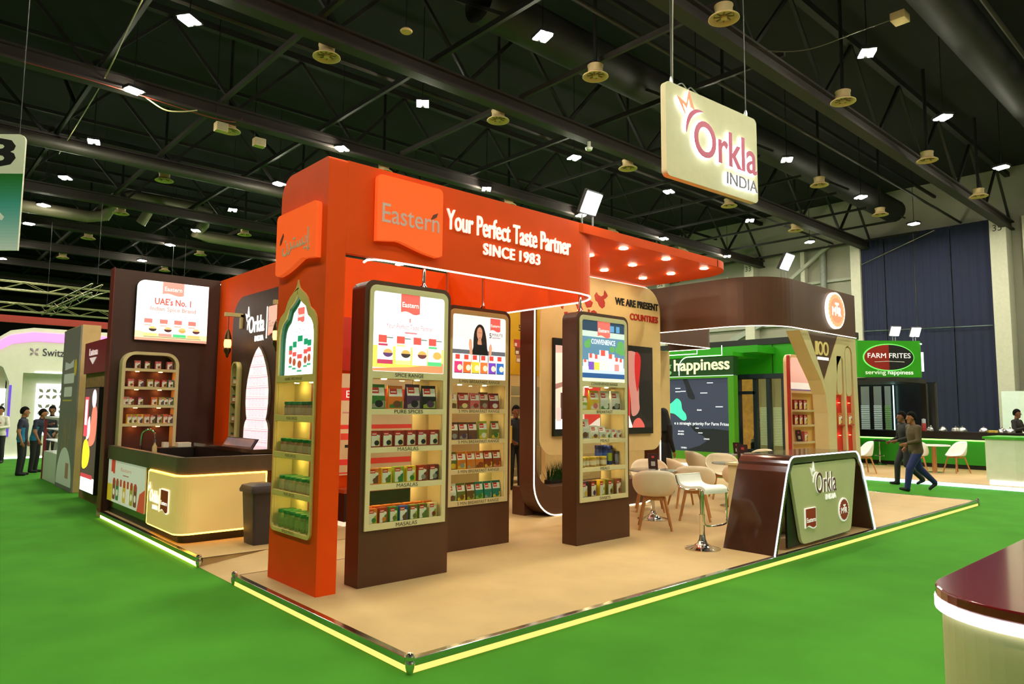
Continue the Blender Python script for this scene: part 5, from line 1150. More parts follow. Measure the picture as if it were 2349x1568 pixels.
# ================================================================ BAR STOOL, TABLES, CHAIRS
st = thing('bar_stool', 'white padded bar stool with chrome column and trumpet base', 'stool')
MB().lathe([(0.0, 0.0), (0.205, 0.0), (0.208, 0.008), (0.18, 0.018), (0.11, 0.035), (0.06, 0.065), (0.04, 0.11), (0.034, 0.16)], n=32).build('base', CHROME, st)
MB().lathe([(0.03, 0.15), (0.03, 0.38), (0.033, 0.385), (0.033, 0.395)], n=16).build('outer_column', CHROME, st)
MB().lathe([(0.024, 0.39), (0.024, 0.68)], n=16).build('inner_column', CHROME, st)
sp = [(0.20, 0.655), (0.19, 0.70), (0.13, 0.715), (0.0, 0.70), (-0.10, 0.705), (-0.17, 0.74), (-0.205, 0.82), (-0.21, 0.85)]
sp = catmull(sp, 5)
outl = [(x, z) for x, z in sp] + [(x+(0.035 if x < -0.12 else 0.0), z-0.045) for x, z in sp[::-1]]
outl = strip_poly(sp, 0.05)
b = MB(); b.prism(outl, 'y', -0.19, 0.19); b.build('seat', mat((238, 236, 226), 0.45, noise=0.02), st, bevel=0.012)
for s_ in (-1, 1): MB().tube([(x, s_*0.20, z-0.012) for x, z in sp], 0.011, 6).build('seat_rim', CHROME, st)
MB().tube(catmull([(0.19, -0.2, 0.66), (0.195, -0.2, 0.40), (0.20, -0.19, 0.325), (0.21, -0.14, 0.30), (0.22, 0, 0.295), (0.21, 0.14, 0.30), (0.20, 0.19, 0.325), (0.195, 0.2, 0.40), (0.19, 0.2, 0.66)], 5), 0.010, 8).build('footrest', CHROME, st)
place(st, (4.60, 0.79, 0), math.radians(-98))
def make_table(label):
    t = thing('round_table', label, 'table')
    MB().lathe([(0.0, 0.70), (0.34, 0.70), (0.35, 0.705), (0.35, 0.718), (0.34, 0.722), (0.0, 0.722)], n=40).build('top', mat((150, 150, 146), 0.12, 0.3, noise=0.03), t)
    MB().lathe([(0.028, 0.1), (0.028, 0.7)], n=14).build('column', CHROME, t)
    MB().lathe([(0.0, 0.0), (0.225, 0.0), (0.228, 0.01), (0.19, 0.02), (0.10, 0.04), (0.05, 0.08), (0.032, 0.13)], n=32).build('base', CHROME, t)
    return t
t1 = place(make_table('round grey glass table with chrome base between the two nearest tub chairs'), (5.95, 2.49, 0)); t1['group'] = 'round tables'
for loc, lab in (((8.15, 2.46, 0), 'round table in the middle of the tub chair cluster behind the bar stool'), ((10.3, 3.7, 0), 'round table furthest back beside the Y-shaped support')):
    place(copy_tree(t1), loc, 0, lab)
def make_chair(w=0.29, back=0.80, arm=0.665, front=0.44, seat=0.435, m_=SHELL, legs='wood', name='tub_chair'):
    t = thing(name, 'chair', 'chair')
    def rim(a):   # a = 0 at the front (+x), pi at the back
        c = (1-math.cos(a))/2
        if c < 0.25: k = c/0.25; return front+(arm-front)*(k*k*(3-2*k))*0.55
        k = (c-0.25)/0.75; return front+(arm-front)*0.55 + (back-front-(arm-front)*0.55)*(k*k*(3-2*k)*0.75+k*0.25)
    def fn(u, v):
        a = 2*math.pi*u; ca, sa = math.cos(a), math.sin(a)
        R0 = 0.20
        if v < 0.45:
            r = R0*(v/0.45); z = seat+0.02*(v/0.45)**2
        else:
            k = (v-0.45)/0.55; top = rim(a); z = seat+0.02+(top-seat-0.02)*(k**1.25); r = R0+(w-R0)*math.sin(k*math.pi/2)**0.85
        return (r*ca*(0.98 if ca > 0 else 1.0), r*sa*1.02, z)
    b = MB(); b.grid(fn, 40, 14)
    sh = b.build('shell', m_, t, weld=True); so_ = sh.modifiers.new('thick', 'SOLIDIFY'); so_.thickness = 0.012; so_.offset = 0
    if legs == 'wood':
        for sx in (-1, 1):
            for sy in (-1, 1):
                MB().tube([(sx*0.13, sy*0.13, seat-0.02), (sx*0.225, sy*0.215, 0.0)], [0.02, 0.016], 10).build('leg', WOOD, t)
        for sx in (-1, 1): MB().bar((sx*0.135, -0.14, seat-0.03), (sx*0.135, 0.14, seat-0.03), 0.022, 0.03).build('rail', WOOD, t)
        for sy in (-1, 1): MB().bar((-0.135, sy*0.135, seat-0.03), (0.135, sy*0.135, seat-0.03), 0.022, 0.03).build('rail', WOOD, t)
    return t
ch = make_chair()
CH = [((5.33, 2.0), (5.95, 2.49), 'cream tub chair in front, its rounded back to the viewer, by the convenience kiosk'),
      ((6.62, 3.05), (5.95, 2.49), 'cream tub chair behind the nearest round table, facing the viewer'),
      ((6.42, 2.08), (7.1, 2.5), 'cream tub chair directly behind the white bar stool'),
      ((7.45, 2.95), (8.15, 2.46), 'cream tub chair at the left of the middle table, pointed arm showing'),
      ((8.95, 3.15), (8.15, 2.46), 'cream tub chair at the far side of the middle table'),
      ((7.62, 2.0), (8.15, 2.46), 'cream tub chair at the near side of the middle table, behind the stool'),
      ((9.55, 4.0), (10.3, 3.7), 'cream tub chair at the left of the furthest round table'),
      ((10.95, 3.55), (10.3, 3.7), 'cream tub chair behind the reception counter top, only its back rim showing')]
for i, (p, q, lab) in enumerate(CH):
    o = ch if i == 0 else copy_tree(ch)
    place(o, (p[0], p[1], 0), math.atan2(q[1]-p[1], q[0]-p[0]), lab, 'cream tub chairs of the stand')
def card(x, y, z, lab, rz=0.0):
    t = thing('table_card', lab, 'sign holder', (x, y, z)); t.rotation_euler = (0, 0, 0)
    c, s_ = math.cos(rz), math.sin(rz)
    def T(u, v, w): return (x+u*c-v*s_, y+u*s_+v*c, z+w)
    b = MB(); b.add([T(-0.07, -0.01, 0), T(0.07, -0.01, 0), T(0.07, 0.045, 0.23), T(-0.07, 0.045, 0.23), T(-0.07, 0.0, 0), T(0.07, 0.0, 0), T(0.07, 0.055, 0.23), T(-0.07, 0.055, 0.23)], [(0, 1, 2, 3), (4, 7, 6, 5), (0, 3, 7, 4), (1, 5, 6, 2), (0, 4, 5, 1), (3, 2, 6, 7)]); b.build('card', mat((56, 30, 28), 0.25, noise=0.03), t)
    b = MB(); b.add([T(-0.03, -0.0005+0.0, 0.055-0.005), T(0.03, -0.0005, 0.05), T(0.03, 0.0135, 0.115), T(-0.03, 0.0135, 0.115)], [(0, 1, 2, 3)]); b.v = [(p[0]+0.002*s_, p[1]-0.002*c, p[2]) for p in b.v]; b.build('pale_square', mat((170, 164, 156), 0.5, noise=0.02), t)
    b = MB(); b.add([T(-0.02, 0.025, 0.165), T(0.02, 0.025, 0.165), T(0.02, 0.033, 0.195), T(-0.02, 0.033, 0.195)], [(0, 1, 2, 3)]); b.v = [(p[0]+0.003*s_, p[1]-0.003*c, p[2]) for p in b.v]; b.build('red_mark', RED, t)
    MB().box(x-0.075, x+0.075, y-0.03, y+0.06, z, z+0.006).build('foot', mat((200, 200, 196), 0.2, noise=0.02), t)
card(5.98, 2.50, 0.7225, 'dark leaning table card on the nearest round table', -0.75)
card(10.25, 3.60, 0.7225, 'dark leaning table card on the furthest round table', -0.75)
card(5.75, 0.90, 0.931, 'dark table card at the left end of the reception cabinet', -0.75)
card(11.15, 2.735, 0.981, 'dark table card standing in the red-edged display', -0.4)

# ================================================================ HANGING SIGN
hs = thing('hanging_sign', 'cream hanging sign board with backlit Orkla India lettering', 'sign', (6.95, 1.96, 5.06))
th = math.radians(-4.2)
fh = Frame((5.78, 2.05, 6.52), (math.cos(th), math.sin(th), 0), (0, 0, 1), (math.sin(th), -math.cos(th), 0))
HS = mat((206, 200, 158), 0.5, noise=0.03)
b = MB(); poly3(b, fh, rrect(0, -1.46, 2.36, 0, 0.09, 6), -0.10, 0.10); b.build('board', HS, hs, bevel=0.005)
PINK = mat((178, 40, 90), 0.4, emit=0.12); GREYL = mat((86, 76, 92), 0.4, emit=0.05); ORL = mat((244, 130, 90), 0.4, emit=0.35)
BLW = glow((240, 250, 255), 5.5)
def halo(fn, nm, m_):
    b = MB(); fn(b, 0.032, 0.012); b.build(nm+'_backlight', BLW, hs)
    b = MB(); fn(b, 0.0445, 0.012); b.build(nm, m_, hs)
def lt_(txt, u, v, w, h, bold): return lambda b, o, d: letters(b, fh, txt, u, v, w, h, d, o, bold=bold)
halo(lt_('Orkla', 0.60, -1.02, 1.66, 0.58, 0.012), 'word_lettering', PINK)
halo(lt_('INDIA', 1.42, -1.31, 0.84, 0.19, 0.0), 'india_lettering', GREYL)
halo(lambda b, o, d: poly3(b, fh, star_poly(0.20, -0.44, 0.52, 0.40), o, d), 'star', ORL)
halo(lambda b, o, d: poly3(b, fh, crescent((0.84, -0.30), (0.45, -0.30), (0.41, -0.73), 0.075), o, d), 'swoosh', PINK)
for u in (0.19, 2.13):
    p = fh.p(u, 0.0, -0.05)
    MB().tube([p, (p[0], p[1], 13.0)], 0.010, 6).build('hanging_wire', mat((60, 60, 56), 0.4, 0.5, noise=0.05), hs)
    MB().lathe([(0.028, 0), (0.028, 0.07), (0.014, 0.12)], p, 10).build('clamp', ALU, hs)
p = fh.p(0.22, 0.02, -0.05)
MB().tube(catmull([p, (p[0]+0.02, p[1], 7.4), (p[0]+0.12, p[1]+0.05, 8.2), (p[0]+0.02, p[1], 9.0), (p[0], p[1], 10.0)], 6), 0.012, 6).build('power_cable', mat((150, 146, 130), 0.5, noise=0.05), hs)
q = [fh.p(0.30, 0.01, -0.04), fh.p(0.42, 0.07, -0.02), fh.p(0.55, 0.02, -0.03), fh.p(0.66, 0.08, -0.04), fh.p(0.85, 0.01, -0.04)]
MB().tube(catmull(q, 5), 0.01, 6).build('cable_loop', ALU, hs)

# ================================================================ NEAREST COUNTER AT THE LOWER RIGHT
fg = thing('foreground_counter', 'cream rounded counter with dark red top and white light band, nearest right', 'counter', (0.9, -3.7, -0.09))
def fgp(i): return [(2.6, -2.99-i), (0.32, -2.99-i)] + arc(0.31, -3.30, 0.31-i, 90, 180, 10) + [(0.0+i, -4.6), (2.6, -4.6)]
MB().prism(fgp(0.0), 'z', 0.962, 1.0).build('top', mat((110, 18, 26), 0.12, noise=0.04, coat=0.5), fg, bevel=0.006)
MB().prism(fgp(-0.004), 'z', 0.925, 0.961).build('light_band', glow((255, 255, 255), 2.2), fg)
MB().prism(fgp(0.018), 'z', -0.09, 0.925).build('body', mat((206, 194, 144), 0.5, noise=0.03), fg)
print('stand furniture ready')
# ================================================================ GREEN STAND ACROSS THE AISLE
FG = mat((34, 128, 16), 0.35, noise=0.05)
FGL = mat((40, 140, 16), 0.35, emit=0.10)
NAVYF = mat((30, 42, 50), 0.4, noise=0.05)
gp = thing('green_stand_platform', 'pale wood platform of the green stand across the aisle with white edge light', 'platform', (20, 4, -0.09))
MB().box(15.62, 26, -5, 13, -0.089, 0.0).build('deck', mat((196, 160, 112), 0.5, noise=0.06, scale=2), gp)
MB().box(15.60, 15.62, -5, 13, -0.085, -0.01).build('led_strip', glow((190, 245, 240), 2.2), gp)
gs = thing('green_stand_wall', 'green stand wall with round-edged fascia and glazed meeting room', 'stand', (18.6, 7, 0))
MB().box(18.75, 18.95, 4.6, 12.5, 2.72, 3.72).build('green_fascia', FGL, gs)
MB().box(18.70, 19.0, 4.6, 12.5, 3.72, 3.92).build('black_cap', BLACK, gs)
for y in (5.6, 7.2, 8.9): MB().box(18.735, 18.75, y-0.012, y+0.012, 2.72, 3.72).build('panel_joint', mat((20, 70, 10), 0.5, noise=0.05), gs)
MB().box(17.05, 18.75, 7.62, 12.5, 3.28, 3.40).build('stepped_canopy', FGL, gs)
MB().box(17.6, 18.75, 7.1, 12.5, 3.40, 3.62).build('stepped_canopy', FGL, gs)
for y0, z0, z1, y1 in ((8.0, 3.31, 3.62, 9.6), (8.9, 3.40, 3.72, 10.6)):
    pth = [(17.04, y0, z1), (17.04, y0, z0)] + [(17.04, y, z0) for y in (y0+0.3, y1-0.35)] + [(17.04, a, c) for a, c in arc(y1-0.35, z0-0.35, 0.35, 90, 0, 6)] + [(17.04, y1, z0-0.6)]
    MB().tube(pth, 0.014, 6).build('light_line', glow((220, 255, 220), 2.0), gs)
# header box with lettering
hb = thing('happiness_header', 'dark green header box with pale lettering above the map screen', 'sign', (17.15, 9.4, 2.68))
MB().box(17.05, 17.35, 7.62, 11.9, 2.68, 3.26).build('box', mat((16, 60, 10), 0.4, noise=0.05), hb)
fr_ = Frame((17.05, 11.7, 0), (0, -1, 0), (0, 0, 1), (-1, 0, 0))
b = MB(); letters(b, fr_, 'serving', 0.05, 2.74, 1.75, 0.44, 0.02, 0.002, bold=0.0); b.build('lettering', mat((120, 170, 120), 0.4, emit=0.3), hb)
b = MB(); letters(b, fr_, 'happiness', 1.90, 2.74, 2.06, 0.50, 0.02, 0.002, bold=0.02); b.build('lettering', mat((214, 214, 176), 0.4, emit=0.45), hb)
MB().box(17.02, 17.05, 7.62, 11.9, 2.665, 2.68).build('light_line', glow((200, 255, 190), 1.5), hb)
# map screen
mp = thing('map_screen', 'big dark map screen in a green frame on the stand across the aisle', 'screen', (17.1, 9.5, 0))
b = MB(); b.prism(rrect(7.62, 0.0, 11.9, 2.665, 0, 1), 'x', 17.05, 17.30, holes=[[(7.82, 0.26), (11.7, 0.26), (11.7, 2.60), (7.82, 2.60)]]); b.build('frame', mat((70, 140, 20), 0.4, emit=0.06), mp)
MB().box(17.12, 17.2, 7.81, 11.71, 0.25, 2.61).build('panel', BLACK, mp)
g = Print(Frame((17.119, 11.7, 0), (0, -1, 0), (0, 0, 1), (-1, 0, 0)), emit=0.75, step=0.001, base=0.002)
def Y_(y): return 11.7-y
g.rect(0, 0.26, 3.88, 2.6, (42, 46, 62))
g.poly(catmull([(Y_(9.5), 2.6), (Y_(9.35), 2.6), (Y_(9.2), 2.3), (Y_(9.05), 1.95), (Y_(9.3), 1.98), (Y_(9.4), 2.3)], 4, True), (18, 20, 26))
g.poly(catmull([(Y_(9.9), 1.86), (Y_(9.75), 1.96), (Y_(9.6), 1.85), (Y_(9.55), 1.6), (Y_(9.42), 1.45), (Y_(9.40), 1.28), (Y_(9.55), 1.25), (Y_(9.85), 1.45), (Y_(10.1), 1.5), (Y_(10.1), 1.7)], 4, True), (60, 224, 150))
g.poly([(Y_(7.82), 0.95), (Y_(8.4), 1.0), (Y_(8.9), 0.98), (Y_(9.1), 1.1), (Y_(9.25), 1.06), (Y_(9.1), 0.9), (Y_(8.75), 0.75), (Y_(8.65), 0.6), (Y_(8.9), 0.45), (Y_(9.4), 0.30), (Y_(9.4), 0.26), (Y_(7.82), 0.26)], (18, 20, 24))
g.text('e a strategic priority For Farm Frites', Y_(9.86), 1.07, 2.01, 0.13, (240, 244, 246))
for t_, y, z, w, h in (('IRAN', 8.98, 1.56, 0.16, 0.05), ('SAUDI', 9.72, 0.86, 0.22, 0.05), ('ARABIA', 9.74, 0.77, 0.25, 0.05), ('OMAN', 8.75, 0.64, 0.2, 0.05), ('YEMEN', 9.62, 0.33, 0.22, 0.05)): g.text(t_, Y_(y), z, w, h, (230, 234, 240), 0.01)
for y, z, w in ((8.6, 2.44, 0.22), (9.6, 2.18, 0.2), (8.85, 2.12, 0.26), (8.3, 1.68, 0.26), (9.05, 0.99, 0.12), (8.95, 0.84, 0.16), (9.8, 2.28, 0.2), (9.8, 2.17, 0.2)): g.rect(Y_(y), z, Y_(y)+w, z+0.025, (206, 212, 224))
g.build('picture', mp)
# glazed meeting room
mr = thing('glazed_room_front', 'dark framed glazed room front with white blinds beside the map screen', 'window', (18.2, 7.2, 0))
MB().box(18.1, 18.3, 8.05, 8.30, 0, 2.72).build('post', NAVYF, mr); MB().tube([(18.08, 8.16, 0.3), (18.08, 8.16, 2.6)], 0.016, 6).build('light_line', glow((240, 255, 250), 2.5), mr)
for y in (7.50, 7.05, 6.55): MB().box(18.1, 18.25, y-0.06, y+0.06, 0, 2.60).build('post', NAVYF, mr)
MB().box(18.1, 18.25, 4.6, 8.30, 2.58, 2.74).build('head_rail', NAVYF, mr); MB().box(18.1, 18.25, 4.6, 8.30, 0, 0.36).build('sill', NAVYF, mr); MB().box(18.1, 18.25, 7.5, 8.1, 2.10, 2.2).build('transom', NAVYF, mr)
for (y0, y1) in ((7.11, 7.44), (6.61, 6.99)):
    MB().box(18.16, 18.165, y0, y1, 0.36, 2.58).build('pane', glass_mat(), mr)
    for k in range(24): MB().box(18.3, 18.32, y0, y1, 0.5+0.05*k, 0.535+0.05*k).build('blind_slat', mat((196, 206, 160), 0.5, emit=0.12), mr)
    MB().box(18.45, 18.47, y0-0.1, y1+0.1, 0.36, 2.58).build('lit_back', mat((150, 140, 90), 0.6, emit=0.22), mr)
MB().box(18.16, 18.165, 7.56, 8.05, 0.36, 2.1).build('pane', glass_mat(), mr)
MB().box(19.6, 19.65, 7.3, 9.4, 0.0, 2.7).build('gold_wall', mat((190, 140, 60), 0.6, emit=0.25, noise=0.4, scale=6), mr)
MB().box(18.17, 18.2, 5.9, 6.48, 0.36, 2.58).build('picture_panel', mat((44, 40, 34), 0.5, noise=0.5, scale=3), mr)
MB().box(18.15, 18.17, 4.6, 5.9, 0.0, 2.58).build('dark_panel', NAVYF, mr)
# round-cornered sign, facing the corner
fs2 = Frame((18.02, 4.26, 0), (19.36-18.02, 3.06-4.26, 0), (0, 0, 1), (-0.667, -0.745, 0))
sn = thing('green_corner_sign', 'green corner sign with red and black oval reading Farm Frites', 'sign', (18.7, 3.7, 2.5))
b = MB(); poly3(b, fs2, rrect(0, 2.56, 1.80, 3.60, 0.0, 1), -0.35, 0.35); b.build('box', mat((44, 140, 20), 0.35, emit=0.14), sn)
pe = [(19.35, 3.07)] + [(19.35+0.35*math.sin(a)*1.0, 3.07+0.2-0.2*math.cos(a)) for a in [k*math.pi/10 for k in range(1, 10)]]
b = MB(); b.prism(pe+[(19.35, 3.5)], 'z', 2.56, 3.55); b.build('curved_end', mat((16, 60, 66), 0.15, noise=0.05, coat=0.5), sn)
MB().tube([(x-0.03, y-0.03, 3.52) for x, y in pe], 0.014, 6).build('light_line', glow((220, 255, 230), 2), sn)
MB().box(19.70, 19.78, 3.12, 3.2, 2.75, 3.30).build('bright_panel', glow((240, 255, 250), 2.5), sn)
for ax in (0,):
    ov = circ(0.87, 3.12, 0.70, 40, 0.36)
    left = [p for p in ov if p[0] <= 0.87]; left = [(0.87, 3.48)] + sorted([p for p in left if p[0] < 0.869], key=lambda p: math.atan2(p[1]-3.12, p[0]-0.87) % (2*math.pi)) + [(0.87, 2.76)]
    right = [(0.87, 2.76)] + sorted([p for p in ov if p[0] > 0.871], key=lambda p: math.atan2(p[1]-3.12, p[0]-0.87)) + [(0.87, 3.48)]
    b = MB(); poly3(b, fs2, circ(0.87, 3.12, 0.73, 40, 0.39), 0.002, 0.02); b.build('oval_glow', glow((120, 240, 100), 0.8), sn)
    b = MB(); poly3(b, fs2, left, 0.024, 0.02); b.build('oval_half', mat((150, 34, 24), 0.4, noise=0.03), sn)
    b = MB(); poly3(b, fs2, right, 0.024, 0.02); b.build('oval_half', mat((24, 24, 26), 0.4, noise=0.03), sn)
words('lettering', mat((240, 240, 232), 0.4, emit=0.4), sn, fs2, 'FARM FRITES', 0.26, 3.10, 1.22, 0.14, 0.006, 0.046)
b = MB(); poly3(b, fs2, strip_poly([(0.45, 2.99), (0.85, 3.01), (1.3, 2.99)], 0.014), 0.046, 0.004); b.build('underline', WHITE, sn)
b = MB(); letters(b, fs2, 'serving', 0.20, 2.60, 0.58, 0.15, 0.01, 0.002, bold=0.0); b.build('lettering', mat((220, 226, 200), 0.4, emit=0.4), sn)
b = MB(); letters(b, fs2, 'happiness', 0.84, 2.60, 0.72, 0.16, 0.01, 0.002, bold=0.004); b.build('lettering', mat((236, 240, 226), 0.4, emit=0.4), sn)
MB().box(18.2, 20.5, 3.3, 6.5, 2.42, 2.54).build('underside', BLACK, sn)
for (x, y, lab) in ((19.0, 3.62, 'left white flood light on top of the green corner sign'), (19.65, 3.3, 'right white flood light on top of the green corner sign')): flood(x, y, 3.61, lab, -0.7, 0.15)
MB().box(20.6, 20.75, 3.35, 3.5, 0, 2.42).build('post', BLACK, sn); MB().box(20.2, 20.3, 3.0, 3.1, 1.0, 2.42).build('post', BLACK, sn)
# rear glazing with blinds under the sign
rg = thing('blind_windows', 'dark rear windows with white slatted blinds under the green corner sign', 'window', (21.6, 4.9, 0))
MB().box(21.65, 21.75, 3.4, 6.2, 0, 2.5).build('dark_back', mat((16, 22, 30), 0.3, noise=0.05), rg)
for (y0, y1, c_) in ((5.36, 5.62, (150, 170, 160)), (4.98, 5.22, (150, 170, 160)), (4.70, 4.88, (90, 130, 70))):
    MB().box(21.6, 21.62, y0, y1, 1.0, 2.4).build('pane', mat((110, 122, 118), 0.3, emit=0.1), rg)
    for k in range(13): MB().box(21.56, 21.58, y0, y1, 1.02+0.06*k, 1.055+0.06*k).build('blind_slat', mat(c_, 0.5, emit=0.3), rg)
MB().tube([(21.5, 4.58, 0.98), (21.5, 4.58, 2.42)], 0.018, 6).build('light_line', glow((190, 255, 240), 2.0), rg)
# green bar with black top
gb = thing('green_bar', 'long green bar front with black top behind the walking men', 'bar', (20.3, 3.2, 0))
MB().box(20.05, 20.6, -0.5, 5.6, 0.12, 0.78).build('front', mat((34, 140, 16), 0.4, noise=0.04), gb); MB().box(20.15, 20.6, -0.5, 5.6, 0, 0.12).build('plinth', BLACK, gb)
MB().box(19.95, 20.7, -0.5, 5.6, 0.82, 1.03).build('top', mat((16, 16, 18), 0.25, noise=0.05), gb); MB().box(20.0, 20.05, -0.5, 5.6, 0.78, 0.815).build('light_line', glow((150, 255, 110), 2.0), gb)
SIL = mat((210, 212, 210), 0.12, 1.0, noise=0.03)
DOMES = ((3.16, 'first'), (2.86, 'second'), (2.53, 'third'), (2.36, 'fourth'), (1.84, 'fifth'), (1.41, 'sixth'), (1.22, 'seventh'))
for i, (y, w_) in enumerate(DOMES):
    t = thing('serving_dome', 'silver serving dome, %s from left on the green bar' % w_, 'serving dome', (20.25, y, 1.03), 'silver domes on the green bar')
    MB().lathe([(0.11, 0.0), (0.115, 0.015), (0.105, 0.06), (0.075, 0.105), (0.03, 0.13), (0, 0.133)], (20.25, y, 1.03), 16).build('dome', SIL, t)
    MB().lathe([(0.012, 0.13), (0.02, 0.15), (0.014, 0.165), (0, 0.168)], (20.25, y, 1.03), 10).build('knob', SIL, t)
for (y, lab) in ((1.66, 'yellow tray between the silver domes on the green bar'), (1.55, 'low yellow dish beside the sixth silver dome')):
    o = MB().box(20.2, 20.35, y-0.09, y+0.06, 1.03, 1.09).build('serving_tray', mat((206, 176, 60), 0.5, noise=0.05), None, bevel=0.01); o['label'] = lab; o['category'] = 'tray'
bx = thing('drink_carafe', 'red and white drink dispenser at the left end of the silver domes', 'dispenser', (20.5, 3.42, 1.03))
MB().lathe([(0.06, 0), (0.06, 0.2), (0.05, 0.22)], (20.5, 3.42, 1.03), 14).build('body', mat((190, 60, 60), 0.3, noise=0.05), bx); MB().lathe([(0.055, 0.22), (0.055, 0.34), (0, 0.36)], (20.5, 3.42, 1.03), 14).build('cover', mat((200, 210, 220), 0.2, noise=0.05), bx)
# white counter
wc = thing('white_counter', 'white counter with green top at the right end of the green stand', 'counter', (16.2, 0.4, 0))
MB().prism([(15.98, 0.76), (15.98, 0.20), (16.2, -0.6), (17.2, -0.6), (17.2, 0.76)], 'z', 0.08, 1.0).build('body', mat((214, 220, 196), 0.5, noise=0.03), wc); MB().prism([(15.94, 0.80), (15.94, 0.18), (16.16, -0.64), (17.24, -0.64), (17.24, 0.80)], 'z', 1.0, 1.05).build('top', mat((60, 160, 30), 0.4, noise=0.03), wc)
MB().prism([(15.96, 0.70), (15.96, 0.20), (16.18, -0.6), (17.2, -0.6), (17.2, 0.70)], 'z', 0.0, 0.08).build('plinth_light', glow((255, 255, 255), 2.5), wc)
MB().lathe([(0.0, 0), (0.055, 0), (0.055, 0.02)], (16.05, -0.05, 0.78), 14, axis='x').build('grommet', mat((70, 70, 66), 0.4, noise=0.05), wc)
o = MB().box(34.2, 34.4, 2.8, 4.6, -0.089, 2.5).build('white_partition', mat((214, 226, 220), 0.5, noise=0.03), None); o['label'] = 'plain white partition at the far right edge'; o['category'] = 'partition'
# shell chairs and stools of the green stand
WSH = mat((240, 242, 240), 0.35, noise=0.02)
c2 = make_chair(0.25, 0.82, 0.5, 0.43, 0.43, WSH, 'wood', 'shell_chair')
for i, (x, y, rz, lab) in enumerate(((18.6, 2.08, 2.6, 'white shell chair right of the walking men'), (17.8, 2.75, 0.3, 'white shell chair left behind the walking men'), (16.5, 3.62, 2.4, 'white shell chair half hidden by the Y-shaped support'))):
    o = c2 if i == 0 else copy_tree(c2); place(o, (x, y, 0), rz, lab, 'white shell chairs of the green stand')
gt = thing('round_table', 'pale round table between the white shell chairs of the green stand', 'table', (18.1, 2.45, 0), 'round tables')
MB().lathe([(0, 0.70), (0.38, 0.70), (0.38, 0.73), (0, 0.73)], (18.1, 2.45, 0), 30).build('top', WSH, gt); MB().lathe([(0.06, 0.0), (0.05, 0.70)], (18.1, 2.45, 0), 12).build('column', WOOD, gt); MB().lathe([(0.0, 0), (0.22, 0), (0.22, 0.02), (0, 0.03)], (18.1, 2.45, 0), 20).build('base', CHROME, gt)
gst = thing('bar_stool', 'slim chrome bar stool in front of the green bar, left of the walking men', 'stool', (19.7, 4.4, 0))
MB().lathe([(0, 0), (0.2, 0), (0.2, 0.01), (0.04, 0.05), (0.025, 0.1)], (19.7, 4.4, 0), 20).build('base', CHROME, gst); MB().lathe([(0.022, 0.08), (0.022, 0.7)], (19.7, 4.4, 0), 10).build('column', CHROME, gst); MB().lathe([(0, 0.7), (0.17, 0.7), (0.18, 0.73), (0.15, 0.76), (0, 0.76)], (19.7, 4.4, 0), 20).build('seat', mat((20, 20, 22), 0.4, noise=0.05), gst); MB().tube([(19.7+0.15*math.cos(a), 4.4+0.15*math.sin(a), 0.28) for a in [k*math.pi/8 for k in range(16)]], 0.01, 6, True).build('foot_ring', CHROME, gst)
ar = thing('armchair', 'beige armchair inside the glazed room', 'chair', (19.0, 7.75, 0))
MB().box(18.7, 19.3, 7.45, 8.05, 0.15, 0.45).build('seat', mat((206, 190, 150), 0.7, noise=0.05), ar, bevel=0.04); MB().box(19.15, 19.32, 7.45, 8.05, 0.45, 0.9).build('backrest', mat((206, 190, 150), 0.7, noise=0.05), ar, bevel=0.05); 
for y in (7.45, 7.97): MB().box(18.75, 19.2, y, y+0.08, 0.45, 0.65).build('armrest', mat((206, 190, 150), 0.7, noise=0.05), ar, bevel=0.03)
for sx in (18.75, 19.25):
    for sy in (7.5, 8.0): MB().tube([(sx, sy, 0), (sx, sy, 0.16)], 0.02, 8).build('leg', WOOD, ar)
print('green stand ready')

# ================================================================ STANDS ALONG THE LEFT AISLE
rs = thing('red_sign_stand', 'stand with dark red sign box and wooden slats next to the bar wall', 'stand', (0.7, 10.2, -0.09))
MB().box(0.22, 1.2, 9.4, 11.25, 2.18, 2.75).build('sign_box', mat((146, 30, 44), 0.4, noise=0.03), rs)
fr3 = Frame((0.22, 11.25, 0), (0, -1, 0), (0, 0, 1), (-1, 0, 0))
b = MB(); letters(b, fr3, 'Lutosa', 0.42, 2.50, 0.62, 0.13, 0.01, 0.002, bold=0.005); b.build('lettering', mat((240, 214, 214), 0.4, emit=0.3), rs)
b = MB(); poly3(b, fr3, [(0.46, 2.46), (0.98, 2.46), (0.72, 2.34)], 0.002, 0.01); b.build('arrow_mark', mat((240, 214, 214), 0.4, emit=0.3), rs)
for k in range(26):
    y = 9.45+0.07*k
    MB().box(0.26, 0.30, y, y+0.035, -0.085, 2.18).build('slat', mat((170, 132, 84), 0.6, noise=0.1), rs)
MB().box(0.30, 0.34, 9.42, 11.25, -0.085, 2.18).build('backing', mat((96, 70, 44), 0.6, noise=0.1), rs)
MB().box(0.18, 0.26, 8.75, 9.40, -0.085, 2.2).build('end_post', mat((110, 40, 34), 0.5, noise=0.05), rs)
lb = thing('lit_poster', 'narrow glowing food poster in the slatted wall beside the red sign', 'poster', (0.2, 10.3, 0.1))
MB().box(0.19, 0.258, 9.78, 10.85, 0.08, 1.92).build('case', BLACK, lb)
g = Print(Frame((0.19, 10.85, 0), (0, -1, 0), (0, 0, 1), (-1, 0, 0)), emit=0.9)
